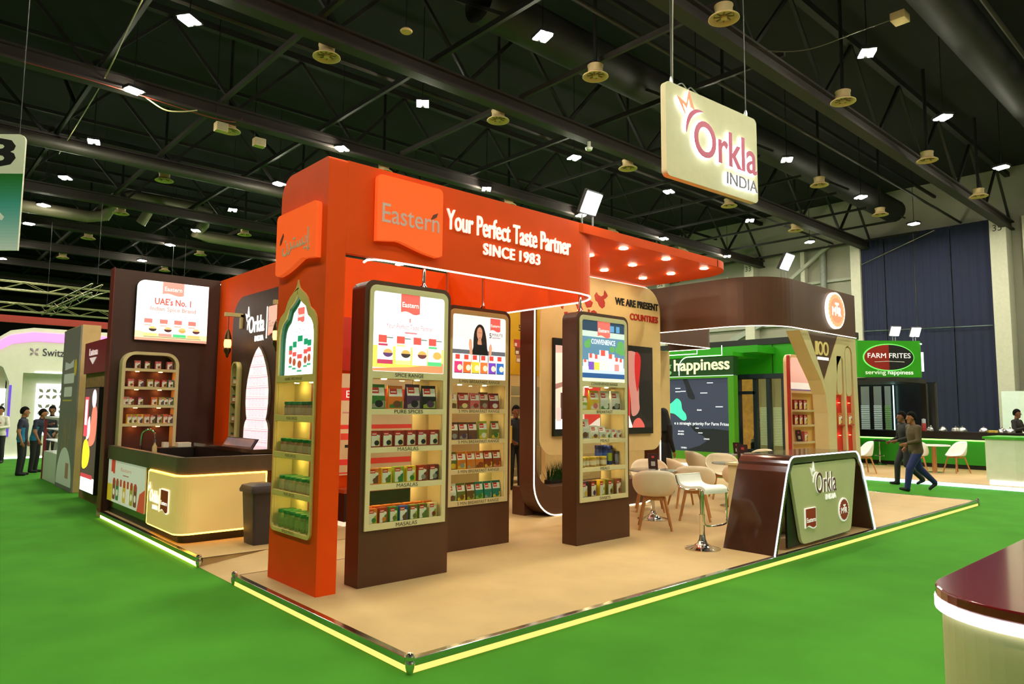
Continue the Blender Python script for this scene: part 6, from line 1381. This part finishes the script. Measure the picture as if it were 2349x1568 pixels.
g.rect(0.02, 0.1, 1.05, 1.90, (60, 40, 40)); g.rect(0.02, 0.1, 1.05, 0.35, (250, 246, 240)); g.rect(0.02, 0.33, 0.9, 0.40, (170, 40, 60)); g.poly(catmull([(0.1, 0.5), (0.5, 0.55), (0.62, 0.8), (0.35, 1.0), (0.1, 0.9)], 4, True), (250, 214, 40)); g.poly(catmull([(0.5, 0.9), (0.95, 1.0), (1.0, 1.5), (0.7, 1.6), (0.55, 1.2)], 4, True), (220, 110, 90)); g.poly(catmull([(0.3, 1.0), (0.55, 1.1), (0.5, 1.4), (0.35, 1.3)], 4, True), (236, 226, 216)); g.rect(0.05, 1.05, 0.35, 1.75, (206, 60, 80)); g.rect(0.10, 1.25, 0.28, 1.70, (250, 244, 240)); g.circ(0.75, 1.72, 0.16, (240, 226, 216)); g.build('print', lb)
gp2 = thing('grey_poster_panel', 'tall grey panel with fries poster beside the red sign stand', 'panel', (0.4, 12.8, -0.09))
MB().box(0.27, 0.30, 12.0, 13.6, -0.085, 3.16).build('grey_face', mat((128, 122, 120), 0.5, noise=0.05), gp2); MB().box(0.30, 0.62, 12.0, 13.6, -0.085, 3.19).build('body', mat((206, 170, 116), 0.5, noise=0.05), gp2)
g = Print(Frame((0.27, 13.6, 0), (0, -1, 0), (0, 0, 1), (-1, 0, 0)), emit=0.05)
g.poly([(0.30, 2.32), (1.15, 2.36), (1.15, 2.52), (0.75, 2.44), (0.30, 2.50)], (206, 208, 206)); g.rect(0.25, 2.04, 1.25, 2.24, (216, 216, 210), 0.04); g.rect(0.35, 1.77, 1.12, 1.97, (216, 216, 210), 0.04); g.rect(0.25, 1.68, 1.15, 1.71, (190, 176, 40)); g.circ(1.32, 2.35, 0.12, (216, 190, 30), 0.17)
for (x, z, a) in ((0.5, 1.1, 0.3), (0.75, 0.95, -0.2), (0.9, 0.75, 0.4), (0.4, 0.6, 0.1), (1.1, 1.15, 0.2)): g.poly([(x, z-0.22), (x+0.09, z-0.22), (x+0.09+a*0.3, z+0.22), (x+a*0.3, z+0.22)], (150, 112, 60))
g.poly(arc(0.8, 0.0, 0.75, 0, 180, 14), (214, 214, 206)); g.rect(0.95, 0.15, 1.25, 0.45, (170, 110, 96)); g.build('print', gp2)
fd = thing('display_fridge', 'white glazed display fridge with pastries beyond the grey panel', 'fridge', (0.5, 14.7, -0.09))
MB().box(0.32, 1.1, 13.75, 15.45, -0.085, 0.55).build('base', mat((220, 222, 216), 0.4, noise=0.03), fd); MB().box(0.95, 1.1, 13.75, 15.45, 0.55, 1.30).build('back', mat((236, 220, 214), 0.4, emit=0.35), fd); MB().box(0.30, 1.1, 13.75, 15.45, 1.28, 1.33).build('top', mat((200, 200, 196), 0.3, noise=0.03), fd)
for z in (0.8, 1.05): MB().box(0.34, 0.95, 13.8, 15.4, z, z+0.02).build('shelf', mat((240, 240, 236), 0.3, emit=0.3), fd)
MB().box(0.32, 0.325, 13.76, 15.44, 0.55, 1.28).build('front_glass', glass_mat(), fd); MB().box(0.30, 0.36, 15.42, 15.48, -0.085, 1.3).build('corner_post', mat((130, 30, 34), 0.4, noise=0.05), fd)
for i in range(6):
    o = MB().lathe([(0.0, 0.0), (0.07, 0.0), (0.085, 0.04), (0.05, 0.075), (0, 0.08)], (0.6, 13.95+0.25*i, 0.82), 12).build('pastry', mat((200, 150, 60) if i % 2 else (180, 60, 50), 0.6, noise=0.1), None); o['label'] = '%s pastry, %s from right on the fridge shelf' % ('golden' if i % 2 else 'red', ORD[i]); o['category'] = 'pastry'; o['group'] = 'pastries in the display fridge'
# white arched stand far left
sz = thing('white_arched_stand', 'white stand with chamfered roof, pink light cove and arched openings', 'stand', (1.5, 23.3, -0.09))
SW = mat((222, 222, 204), 0.5, noise=0.02)
prof = [(-1.8, -0.085), (-0.75, -0.085), (-0.75, 2.2), (-0.72, 2.6), (-0.55, 2.85), (-0.3, 2.98), (-0.05, 2.85), (0.12, 2.6), (0.15, 2.2), (0.15, -0.085), (0.82, -0.085), (0.82, 2.60), (3.2, 2.60), (3.2, 4.05), (0.6, 4.05), (0.2, 3.95), (-0.6, 3.2), (-1.8, 3.2)]
prof = [(-1.8, -0.085), (-0.75, -0.085), (-0.75, 2.3), (-0.55, 2.75), (-0.15, 3.0), (0.27, 2.75), (0.45, 2.3), (0.45, -0.085), (0.80, -0.085), (0.80, 2.60), (3.2, 2.60), (3.2, 4.05), (1.0, 4.05), (0.4, 3.92), (-0.5, 3.2), (-1.8, 2.9)]
b = MB(); b.prism(prof, 'y', 23.0, 23.5); b.build('facade', SW, sz)
MB().box(0.8, 3.2, 23.6, 23.7, -0.085, 2.6).build('inner_wall', mat((196, 196, 172), 0.5, noise=0.03), sz); MB().box(-1.8, 0.45, 23.8, 23.9, -0.085, 3.0).build('inner_wall', mat((200, 196, 170), 0.5, noise=0.03), sz)
b = MB(); b.prism([(1.0, 3.90), (3.2, 3.90), (3.2, 3.62), (1.05, 3.62), (0.45, 3.50), (-0.5, 2.85), (-0.5, 3.08), (0.4, 3.77)], 'y', 22.97, 22.995); b.build('pink_cove', mat((250, 120, 240), 0.5, emit=1.1, ecol=(240, 110, 235)), sz)
fz = Frame((0, 22.995, 0), (1, 0, 0), (0, 0, 1), (0, -1, 0))
b = MB(); letters(b, fz, 'Switz', 1.28, 3.16, 0.60, 0.24, 0.01, 0.002, bold=0.005); b.build('lettering', mat((40, 30, 60), 0.5, noise=0.03), sz)
def petals(cx, cz, r, col, y=22.99):
    for k in range(4):
        a = math.pi/4+k*math.pi/2; c, s_ = math.cos(a), math.sin(a)
        pts = [(cx+c*r*0.15, cz+s_*r*0.15), (cx+c*r*0.6-s_*r*0.22, cz+s_*r*0.6+c*r*0.22), (cx+c*r, cz+s_*r), (cx+c*r*0.6+s_*r*0.22, cz+s_*r*0.6-c*r*0.22)]
        b = MB(); b.prism(pts, 'y', y-0.01, y); b.build('petal', col, sz)
petals(1.05, 3.28, 0.17, mat((150, 130, 150), 0.5, noise=0.03)); petals(1.05, 3.28, 0.09, mat((180, 150, 170), 0.5, noise=0.03), 22.98)
MB().box(1.25, 2.2, 23.5, 23.58, 0.6, 2.28).build('lit_screen', mat((236, 246, 250), 0.4, emit=0.9), sz)
for cx_ in (1.48, 1.86):
    for cz_ in (0.95, 1.45, 1.95): petals(cx_, cz_, 0.24, mat((130, 130, 110), 0.5, noise=0.03), 23.49)
MB().box(0.15, 0.45, 23.6, 23.68, 0.6, 2.1).build('lit_screen', mat((236, 246, 250), 0.4, emit=0.9), sz); MB().box(0.46, 0.52, 22.96, 22.99, 0.6, 2.2).build('violet_strip', mat((90, 60, 190), 0.4, emit=0.5), sz)
for cz_ in (1.0, 1.5): petals(0.30, cz_, 0.2, mat((130, 130, 110), 0.5, noise=0.03), 23.59)
MB().tube([(1.1, 22.98, 2.63), (2.9, 22.98, 2.63)], 0.02, 6).build('light_line', glow((255, 255, 255), 2), sz); MB().box(-1.8, 3.2, 22.9, 22.93, -0.085, -0.03).build('light_line', glow((240, 255, 240), 2), sz)
# direction banner hanging at the left edge
db = thing('direction_banner', 'white and green hanging banner with a large black 3 and an arrow', 'banner', (-1.5, 8.0, 3.77))
dirv = Vector((0.741, -0.672, 0)); fb2 = Frame((-1.31-0.741*0.9, 8.0+0.672*0.9, 0), dirv, (0, 0, 1), (-0.672, -0.741, 0))
b = MB(); poly3(b, fb2, rrect(0, 3.77, 0.9, 5.46, (0, 0, 0.1, 0.1), 5), -0.03, 0.03); b.build('panel', mat((196, 200, 176), 0.6, noise=0.03), db)
g = Print(fb2, emit=0.05, base=0.002, step=0.001)
N = 24
for k in range(N):
    t = k/(N-1); z1 = 4.88-(4.88-3.77)*k/N; z0_ = 4.88-(4.88-3.77)*(k+1)/N
    if t < 0.4: c_ = tuple(int(a+(b_-a)*t/0.4) for a, b_ in zip((24, 96, 30), (60, 140, 130)))
    else: c_ = tuple(int(a+(b_-a)*(t-0.4)/0.6) for a, b_ in zip((60, 140, 130), (190, 204, 196)))
    poly3(g.mb, fb2, [(0, z0_), (0.9, z0_), (0.9, z1), (0, z1)], 0.002, 0, g._m(c_))
g.text('3', 0.36, 4.98, 0.42, 0.42, (16, 16, 14), 0.03); g.poly([(0.47, 4.08), (0.55, 4.08), (0.55, 4.24), (0.65, 4.20), (0.68, 4.25), (0.51, 4.42), (0.34, 4.25), (0.37, 4.20), (0.47, 4.24)], (206, 212, 196)); g.build('print', db)
for u in (0.1, 0.8):
    p = fb2.p(u, 5.44, -0.015); MB().tube([p, (p[0], p[1], 13.0)], 0.006, 6).build('hanging_wire', BLACK, db)
# trusses and red ring far left
TR = mat((150, 146, 110), 0.4, 0.6, noise=0.1)
def truss(a, b_, lab, s=0.35, seg=14):
    t = thing('lighting_truss', lab, 'truss', a); a, b_ = Vector(a), Vector(b_)
    d = (b_-a).normalized(); side = d.cross(Vector((0, 0, 1))).normalized()*s/2
    for o1 in (side, -side):
        for dz in (0, s): MB().tube([a+o1+Vector((0, 0, dz)), b_+o1+Vector((0, 0, dz))], 0.028, 6).build('chord', TR, t)
    L = (b_-a).length; bb = MB()
    for k in range(seg):
        p = a+d*(L*k/seg); q_ = a+d*(L*(k+1)/seg)
        for o1 in (side, -side):
            bb = MB(); bb.tube([p+o1+Vector((0, 0, 0 if k % 2 else s)), q_+o1+Vector((0, 0, s if k % 2 else 0))], 0.014, 5); bb.build('lacing', TR, t)
    for e in (a, b_): MB().tube([e+Vector((0, 0, s)), (e.x, e.y, 13.0)], 0.008, 5).build('chain', BLACK, t)
truss((-3, 33, 6.55), (8.5, 33, 6.55), 'upper far lighting truss left of the bar wall')
truss((-3, 35, 5.85), (8.5, 35, 5.85), 'lower far lighting truss left of the bar wall')
truss((3.6, 27.5, 6.0), (3.0, 34.5, 5.7), 'slanting short lighting truss above the red ring', 0.35, 8)
rg_ = thing('red_ring', 'long red overhead fascia far behind the white arched stand', 'fascia', (1.5, 38, 5.6))
MB().box(-6, 9, 38.0, 38.2, 5.60, 5.95).build('band', mat((150, 36, 18), 0.6, noise=0.05), rg_); 
for x in (-5, 0, 8): MB().tube([(x, 38.1, 5.9), (x, 38.1, 13.0)], 0.008, 5).build('hanging_wire', BLACK, rg_)
print('neighbours ready')
# ================================================================ PEOPLE
SKIN = (150, 98, 66); SKIN2 = (120, 76, 52)
def capsule(bm, a, b, r0, r1, n=12, k=4):
    a, b = Vector(a), Vector(b); d = b-a
    if d.length < 1e-5: d = Vector((0, 0, 1e-4)); b = a+d
    d.normalize(); u = d.cross(Vector((0, 0, 1)))
    if u.length < 0.05: u = d.cross(Vector((1, 0, 0)))
    u.normalize(); w = d.cross(u)
    rings = []
    for i in range(k+1):
        t = math.pi/2*(1-i/k); rings.append((a-d*(r0*math.sin(t)), r0*math.cos(t)))
    for i in range(k+1):
        t = math.pi/2*(i/k); rings.append((b+d*(r1*math.sin(t)), r1*math.cos(t)))
    vs = []
    for c, r in rings:
        r = max(r, 1e-4); vs.append([bm.verts.new(c+u*(r*math.cos(2*math.pi*j/n))+w*(r*math.sin(2*math.pi*j/n))) for j in range(n)])
    for i in range(len(vs)-1):
        for j in range(n): bm.faces.new((vs[i][j], vs[i][(j+1) % n], vs[i+1][(j+1) % n], vs[i+1][j]))
    bm.faces.new(vs[0][::-1]); bm.faces.new(vs[-1])
def ellip(bm, c, rx, ry, rz, n=14, k=8):
    c = Vector(c); vs = []
    for i in range(k+1):
        t = math.pi*(i/k)-math.pi/2; r = max(math.cos(t), 1e-3)
        vs.append([bm.verts.new(c+Vector((rx*r*math.cos(2*math.pi*j/n), ry*r*math.sin(2*math.pi*j/n), rz*math.sin(t)))) for j in range(n)])
    for i in range(k):
        for j in range(n): bm.faces.new((vs[i][j], vs[i][(j+1) % n], vs[i+1][(j+1) % n], vs[i+1][j]))
    bm.faces.new(vs[0][::-1]); bm.faces.new(vs[-1])
def segd(p, a, b):
    ab = b-a; t = max(0, min(1, (p-a).dot(ab)/max(ab.length_squared, 1e-9))); return (p-(a+ab*t)).length, t
BASE = dict(pel=(0, 0, 0.93), chest=(0.0, 0, 1.22), neck=(-0.005, 0, 1.44), head=(0.025, 0, 1.585),
            shL=(0, 0.175, 1.37), shR=(0, -0.175, 1.37), elL=(-0.03, 0.225, 1.10), elR=(-0.03, -0.225, 1.10), wrL=(0.05, 0.235, 0.87), wrR=(0.05, -0.235, 0.87),
            hipL=(0, 0.085, 0.90), hipR=(0, -0.085, 0.90), knL=(0.02, 0.095, 0.50), knR=(0.02, -0.095, 0.50), anL=(-0.02, 0.10, 0.08), anR=(-0.02, -0.10, 0.08), toL=(0.14, 0.115, 0.03), toR=(0.14, -0.115, 0.03))
def person(label, loc, rz, pose=None, shirt=(60, 60, 60), trousers=(30, 30, 34), shoes=(18, 18, 18), skin=SKIN, hair=(20, 16, 14), sleeve='long', scale=1.0, robe=None, voxel=0.011, panel=None, build_=1.0, seated=False, cat='person', beard=False):
    J = dict(BASE); J.update(pose or {}); J = {k: Vector(v) for k, v in J.items()}
    bm = bmesh.new(); f = build_
    # trunk
    p0_, p1_, p2_ = J['pel']-Vector((0, 0, 0.02)), J['chest'], J['neck']-Vector((0, 0, 0.05))
    for i in range(22):
        t_ = i/21
        c_ = p0_.lerp(p1_, t_/0.55) if t_ < 0.55 else p1_.lerp(p2_, (t_-0.55)/0.45)
        ks = [(0, 0.125, 0.165), (0.2, 0.118, 0.152), (0.45, 0.122, 0.160), (0.65, 0.124, 0.172), (0.85, 0.105, 0.165), (1.0, 0.075, 0.10)]
        for (ta, ax, ay), (tb, bx_, by_) in zip(ks, ks[1:]):
            if ta <= t_ <= tb: q_ = (t_-ta)/(tb-ta); rx, ry = ax+(bx_-ax)*q_, ay+(by_-ay)*q_
        ellip(bm, c_, rx*f, ry*f, 0.06)
    for s_ in 'LR': capsule(bm, J['neck']+Vector((0, 0, -0.05)), J['sh'+s_], 0.06*f, 0.062*f)
    capsule(bm, J['neck']-Vector((0, 0, 0.04)), J['head']-Vector((0.015, 0, 0.06)), 0.056, 0.054)
    h = J['head']; fwd = Vector((1, 0, 0))
    if 'look' in (pose or {}): fwd = Vector((math.cos(pose['look']), math.sin(pose['look']), 0)); 
    sd = Vector((-fwd.y, fwd.x, 0))
    ellip(bm, h+Vector((0, 0, 0.02)), 0.092, 0.078, 0.108); capsule(bm, h+fwd*0.02-Vector((0, 0, 0.03)), h+fwd*0.045-Vector((0, 0, 0.085)), 0.066, 0.04)
    capsule(bm, h+fwd*0.085+Vector((0, 0, 0.015)), h+fwd*0.108-Vector((0, 0, 0.018)), 0.010, 0.016)
    for s_ in (-1, 1): ellip(bm, h+sd*(0.08*s_)+Vector((0, 0, 0.0)), 0.02, 0.014, 0.032, 8, 5)
    for s_ in 'LR':
        sg = 1 if s_ == 'L' else -1
        capsule(bm, J['sh'+s_], J['el'+s_], 0.060*f, 0.048*f); capsule(bm, J['el'+s_], J['wr'+s_], 0.048*f if sleeve == 'long' else 0.04, 0.038 if sleeve == 'long' else 0.027)
        d = (J['wr'+s_]-J['el'+s_]).normalized(); palm = J['wr'+s_]+d*0.06
        across = d.cross(Vector((0, 1, 0)));
        if across.length < 0.2: across = d.cross(Vector((0, 0, 1)))
        across.normalize(); nrm = across.cross(d)
        for q in (-0.022, -0.007, 0.008, 0.022): capsule(bm, J['wr'+s_]+d*0.015+across*q*0.6, J['wr'+s_]+d*0.09+across*q, 0.016, 0.014, 8, 3)
        for i, (q, L) in enumerate(((-0.028, 0.058), (-0.010, 0.074), (0.010, 0.070), (0.028, 0.052))):
            k0 = J['wr'+s_]+d*0.092+across*q; k1 = k0+d*L*0.55+nrm*(-0.012*sg); k2 = k1+d*L*0.35+nrm*(-0.026*sg)
            capsule(bm, k0, k1, 0.0095, 0.009, 8, 3); capsule(bm, k1, k2, 0.009, 0.0075, 8, 3)
        t0 = J['wr'+s_]+d*0.035-across*0.025; capsule(bm, t0, t0+d*0.04-across*0.028, 0.011, 0.010, 8, 3); capsule(bm, t0+d*0.04-across*0.028, t0+d*0.07-across*0.03, 0.010, 0.008, 8, 3)
        if not robe:
            capsule(bm, J['hip'+s_], J['kn'+s_], 0.094*f, 0.070*f); capsule(bm, J['kn'+s_], J['an'+s_], 0.070*f, 0.056)
        capsule(bm, J['an'+s_]-Vector((0, 0, 0.02)), J['an'+s_]-Vector((0.02, 0, 0.03)), 0.042, 0.042); capsule(bm, J['an'+s_]-Vector((0.02, 0, 0.035)), J['to'+s_]+Vector((0, 0, 0.01)), 0.042, 0.032)
    if robe:
        p = J['pel']
        for k in range(5):
            a = k*2*math.pi/5; capsule(bm, p+Vector((0.03*math.cos(a), 0.04*math.sin(a), 0.02)), Vector((0.12*math.cos(a), 0.15*math.sin(a), 0.10)), 0.13, 0.10)
    me = bpy.data.meshes.new('body'); bm.to_mesh(me); bm.free()
    tmp = bpy.data.objects.new('body', me); COL.objects.link(tmp)
    rm = tmp.modifiers.new('r', 'REMESH'); rm.mode = 'VOXEL'; rm.voxel_size = voxel
    sm = tmp.modifiers.new('s', 'SMOOTH'); sm.iterations = 9; sm.factor = 0.5
    dg = bpy.context.evaluated_depsgraph_get(); out = bpy.data.meshes.new_from_object(tmp.evaluated_get(dg))
    bpy.data.objects.remove(tmp)
    minz = min(v.co.z for v in out.vertices)
    # cloth and skin by nearest limb
    segs = [('shirt', J['pel'], J['chest'], 0.17), ('shirt', J['chest'], (J['chest']+J['neck'])*0.5, 0.16), ('skin', J['neck']+Vector((0, 0, 0.01)), J['head']-Vector((0, 0, 0.06)), 0.06), ('skin', h-Vector((0, 0, 0.04)), h+Vector((0, 0, 0.05)), 0.11)]
    for s_ in 'LR':
        segs += [('shirt', J['neck']-Vector((0, 0, 0.05)), J['sh'+s_], 0.07), ('shirt', J['sh'+s_], J['el'+s_], 0.055), ('arm', J['el'+s_], J['wr'+s_], 0.045), ('skin', J['wr'+s_]+(J['wr'+s_]-J['el'+s_]).normalized()*0.02, J['wr'+s_]+(J['wr'+s_]-J['el'+s_]).normalized()*0.18, 0.04),
                 ('trousers', J['hip'+s_], J['kn'+s_], 0.085), ('trousers', J['kn'+s_], J['an'+s_]+Vector((0, 0, 0.02)), 0.058), ('shoes', J['an'+s_]-Vector((0, 0, 0.03)), J['to'+s_], 0.05)]
    cols = dict(shirt=shirt, trousers=trousers, shoes=shoes, skin=skin)
    order = ['shirt', 'trousers', 'shoes', 'skin', 'panel', 'hair']
    out.materials.clear()
    for k in order: out.materials.append(mat(cols.get(k, panel or hair), 0.75 if k != 'skin' else 0.5, noise=0.08, scale=12))
    hem = J['pel'].z-0.085
    idx = []
    for p in out.polygons:
        c = p.center; best = None
        for nm, a, b, r in segs:
            dd, t = segd(c, a, b)
            v = dd/r
            if best is None or v < best[0]: best = (v, nm, t)
        nm = best[1]
        if nm == 'shirt' and c.z < hem and abs(c.y) < 0.19 and not robe and not seated: nm = 'trousers'
        if nm == 'arm': nm = 'shirt' if sleeve == 'long' else 'skin'
        if nm == 'shirt' and sleeve == 'short' and best[2] > 0.75 and abs(c.y) > 0.2 and c.z < J['sh'+('L' if c.y > 0 else 'R')].z-0.16: nm = 'skin'
        if nm == 'trousers' and c.z > hem and not seated: nm = 'shirt'
        if robe and nm in ('trousers', 'shirt'): nm = 'shirt'
        if panel and nm == 'shirt' and abs(c.y) > 0.11 and c.z < 1.2 and abs(c.y) < 0.215: nm = 'panel'
        idx.append(order.index(nm))
    out.polygons.foreach_set('material_index', idx); out.polygons.foreach_set('use_smooth', [True]*len(out.polygons))
    t = thing('person', label, cat, (loc[0], loc[1], loc[2])); t.scale = (scale,)*3; t.rotation_euler = (0, 0, rz)
    for v in out.vertices: v.co.z -= minz if not seated else 0
    o = bpy.data.objects.new('body', out); COL.objects.link(o); o.parent = t
    dz = -minz if not seated else 0
    if robe: # head cloth
        b = MB()
        def veil(u, v):
            a = 2*math.pi*u; zz = 0.125*math.cos(v*2.1) if v < 0.75 else -0.02-(v-0.75)*1.3; r = math.sin(min(v, 0.72)*2.1)*0.112+max(0, v-0.72)*0.32
            fx = math.cos(a); k = 1.0 if fx < 0.55 or v < 0.5 else 0.86
            return (h.x+r*fx*k-0.01, h.y+r*math.sin(a)*0.95, h.z+0.035+zz+dz)
        b.grid(veil, 24, 14); hb_ = b.mesh('head_cloth', mat((14, 13, 15), 0.8, noise=0.1)); ho = bpy.data.objects.new('head_cloth', hb_); COL.objects.link(ho); ho.parent = t
    else:
        b = MB()
        def hairf(u, v):
            a = 2*math.pi*u; c_, s_ = math.cos(a), math.sin(a); lim = 1.22 if c_ > 0.45 else (2.15 if c_ < -0.2 else 2.15-(c_+0.2)/0.65*0.93)
            th_ = v*lim; r = math.sin(th_)
            q = h+fwd*(0.106*r*c_-0.010)+sd*(0.092*r*s_)+Vector((0, 0, 0.026+0.124*math.cos(th_)))
            return (q.x, q.y, q.z+dz)
        b.grid(hairf, 24, 10); hm = b.mesh('hair', mat(hair, 0.9, noise=0.2, scale=30, spec=0.1)); ho = bpy.data.objects.new('hair', hm); COL.objects.link(ho); ho.parent = t
        so_ = ho.modifiers.new('t', 'SOLIDIFY'); so_.thickness = 0.012; so_.offset = -1
    for s_ in (-1, 1):
        q = h+fwd*0.083+sd*(0.032*s_)+Vector((0, 0, 0.022+dz)); e = MB().lathe([(0, -0.008), (0.010, 0), (0, 0.008)], tuple(q), 8); eo = bpy.data.objects.new('eye', e.mesh('eye', mat((24, 18, 16), 0.3, noise=0.02))); COL.objects.link(eo); eo.parent = t
    q = h+fwd*0.082+Vector((0, 0, -0.052+dz)); e = MB().bar(tuple(q-sd*0.022), tuple(q+sd*0.022), 0.012, 0.010); eo = bpy.data.objects.new('mouth', e.mesh('mouth', mat((120, 60, 54), 0.5, noise=0.02))); COL.objects.link(eo); eo.parent = t
    return t
LEFT = math.atan2(0.672, -0.741); RIGHT = math.atan2(-0.672, 0.741); AWAY = math.atan2(0.741, 0.672); TOWARD = AWAY+math.pi
walk = dict(pel=(0.0, 0, 0.90), chest=(0.03, 0, 1.20), neck=(0.04, 0, 1.42), head=(0.075, 0, 1.56), shL=(0.03, 0.175, 1.36), shR=(0.04, -0.175, 1.36), elL=(0.06, 0.22, 1.09), wrL=(0.27, 0.17, 1.03), elR=(-0.05, -0.22, 1.09), wrR=(0.10, -0.20, 0.94),
            hipL=(0, 0.085, 0.87), hipR=(0, -0.085, 0.87), knL=(0.20, 0.09, 0.50), anL=(0.27, 0.09, 0.09), toL=(0.42, 0.10, 0.07), knR=(-0.10, -0.09, 0.50), anR=(-0.42, -0.09, 0.20), toR=(-0.32, -0.10, 0.05))
person('man in olive jacket and blue jeans walking left along the aisle', (13.96, 1.53, -0.09), LEFT, walk, (74, 60, 34), (20, 34, 92), (22, 22, 24), SKIN, voxel=0.009, scale=1.0, build_=1.1)
walk2 = dict(walk); walk2.update(knL=(0.05, 0.09, 0.48), anL=(-0.30, 0.09, 0.16), toL=(-0.18, 0.10, 0.05), knR=(0.16, -0.09, 0.50), anR=(0.18, -0.09, 0.08), toR=(0.33, -0.10, 0.04), wrR=(0.24, -0.2, 1.0), elR=(0.04, -0.23, 1.08))
person('person in black jacket and trousers walking behind the olive jacket man', (15.12, 2.12, -0.09), LEFT, walk2, (22, 20, 22), (24, 24, 28), (16, 16, 16), SKIN2)
fold = dict(elL=(0.08, 0.25, 1.10), wrL=(0.24, 0.06, 1.08), elR=(0.06, -0.25, 1.12), wrR=(0.22, -0.02, 1.20))
person('man in navy polo with teal side panel standing at the far left, nearer one', (0.05, 16.63, -0.09), RIGHT+0.35, None, (18, 26, 48), (16, 16, 20), (14, 14, 14), SKIN, sleeve='short', scale=0.955, panel=(20, 110, 150))
person('man in navy polo with teal side panel leaning towards the fridge, further one', (0.42, 17.35, -0.09), RIGHT+0.1, dict(chest=(0.05, 0, 1.2), neck=(0.10, 0, 1.40), head=(0.16, 0, 1.53), shL=(0.08, 0.175, 1.34), shR=(0.08, -0.175, 1.34), elL=(0.10, 0.23, 1.06), wrL=(0.25, 0.2, 0.92), elR=(0.1, -0.23, 1.06), wrR=(0.2, -0.22, 0.86)), (18, 26, 48), (16, 16, 20), (14, 14, 14), SKIN, sleeve='short', scale=0.955, panel=(20, 110, 150))
person('man in white shirt and dark trousers with folded arms at the far left edge', (0.10, 21.2, -0.09), TOWARD+0.3, fold, (214, 210, 196), (22, 22, 26), (14, 14, 14), SKIN, scale=0.95)
person('man in dark shirt behind the two navy polo men, only his head showing', (0.95, 18.6, -0.09), TOWARD+0.4, fold, (26, 24, 26), (20, 20, 22), (14, 14, 14), SKIN2, scale=0.97)
person('black-haired person bending over the display fridge', (1.25, 17.2, -0.09), TOWARD-0.4, dict(chest=(0.12, 0, 1.17), neck=(0.22, 0, 1.36), head=(0.31, 0, 1.46), shL=(0.18, 0.17, 1.30), shR=(0.18, -0.17, 1.30), elL=(0.25, 0.22, 1.05), wrL=(0.42, 0.15, 0.98), elR=(0.25, -0.22, 1.05), wrR=(0.42, -0.15, 0.98)), (18, 17, 18), (20, 20, 22), (14, 14, 14), SKIN, scale=1.0)
person('man in black suit holding a yellow folder in the doorway behind the kiosks', (6.92, 6.55, 0.0), TOWARD+0.2, dict(elL=(0.0, 0.24, 1.10), wrL=(0.20, 0.16, 1.02), elR=(0.0, -0.24, 1.1), wrR=(0.2, -0.12, 1.0)), (14, 15, 20), (14, 15, 20), (10, 10, 10), SKIN2, scale=0.97)
fo2 = MB().box(-0.15, 0.15, -0.01, 0.01, 0, 0.33).build('folder', mat((206, 160, 30), 0.5, noise=0.05), None); place(fo2, (6.60, 6.34, 0.93), 0.75); fo2['label'] = 'yellow folder held by the man in the black suit'; fo2['category'] = 'folder'
person('woman in black robe and head cloth standing beside the cream backdrop', (8.74, 4.3, 0.0), TOWARD+2.2, None, (12, 11, 13), (12, 11, 13), (10, 10, 10), SKIN, robe=True, scale=0.94)
sit = dict(pel=(0, 0, 0.52), chest=(0.0, 0, 0.82), neck=(0.0, 0, 1.04), head=(0.03, 0, 1.19), shL=(0, 0.175, 0.97), shR=(0, -0.175, 0.97), elL=(0.05, 0.23, 0.72), elR=(0.05, -0.23, 0.72), wrL=(0.25, 0.15, 0.70), wrR=(0.25, -0.15, 0.70), hipL=(0.02, 0.09, 0.50), hipR=(0.02, -0.09, 0.50), knL=(0.42, 0.11, 0.50), knR=(0.42, -0.11, 0.50), anL=(0.42, 0.11, 0.08), anR=(0.42, -0.11, 0.08), toL=(0.57, 0.12, 0.03), toR=(0.57, -0.12, 0.03))
person('person in dark clothes seated in the armchair of the glazed room', (18.98, 7.75, 0.0), math.pi, sit, (30, 34, 30), (26, 26, 28), (16, 16, 16), SKIN, seated=True)
person('man in dark jacket standing behind the domes at the far right of the bar', (21.1, 1.25, 0.0), TOWARD+0.5, fold, (26, 22, 22), (22, 22, 24), (14, 14, 14), SKIN2, scale=0.98)
print('people ready')
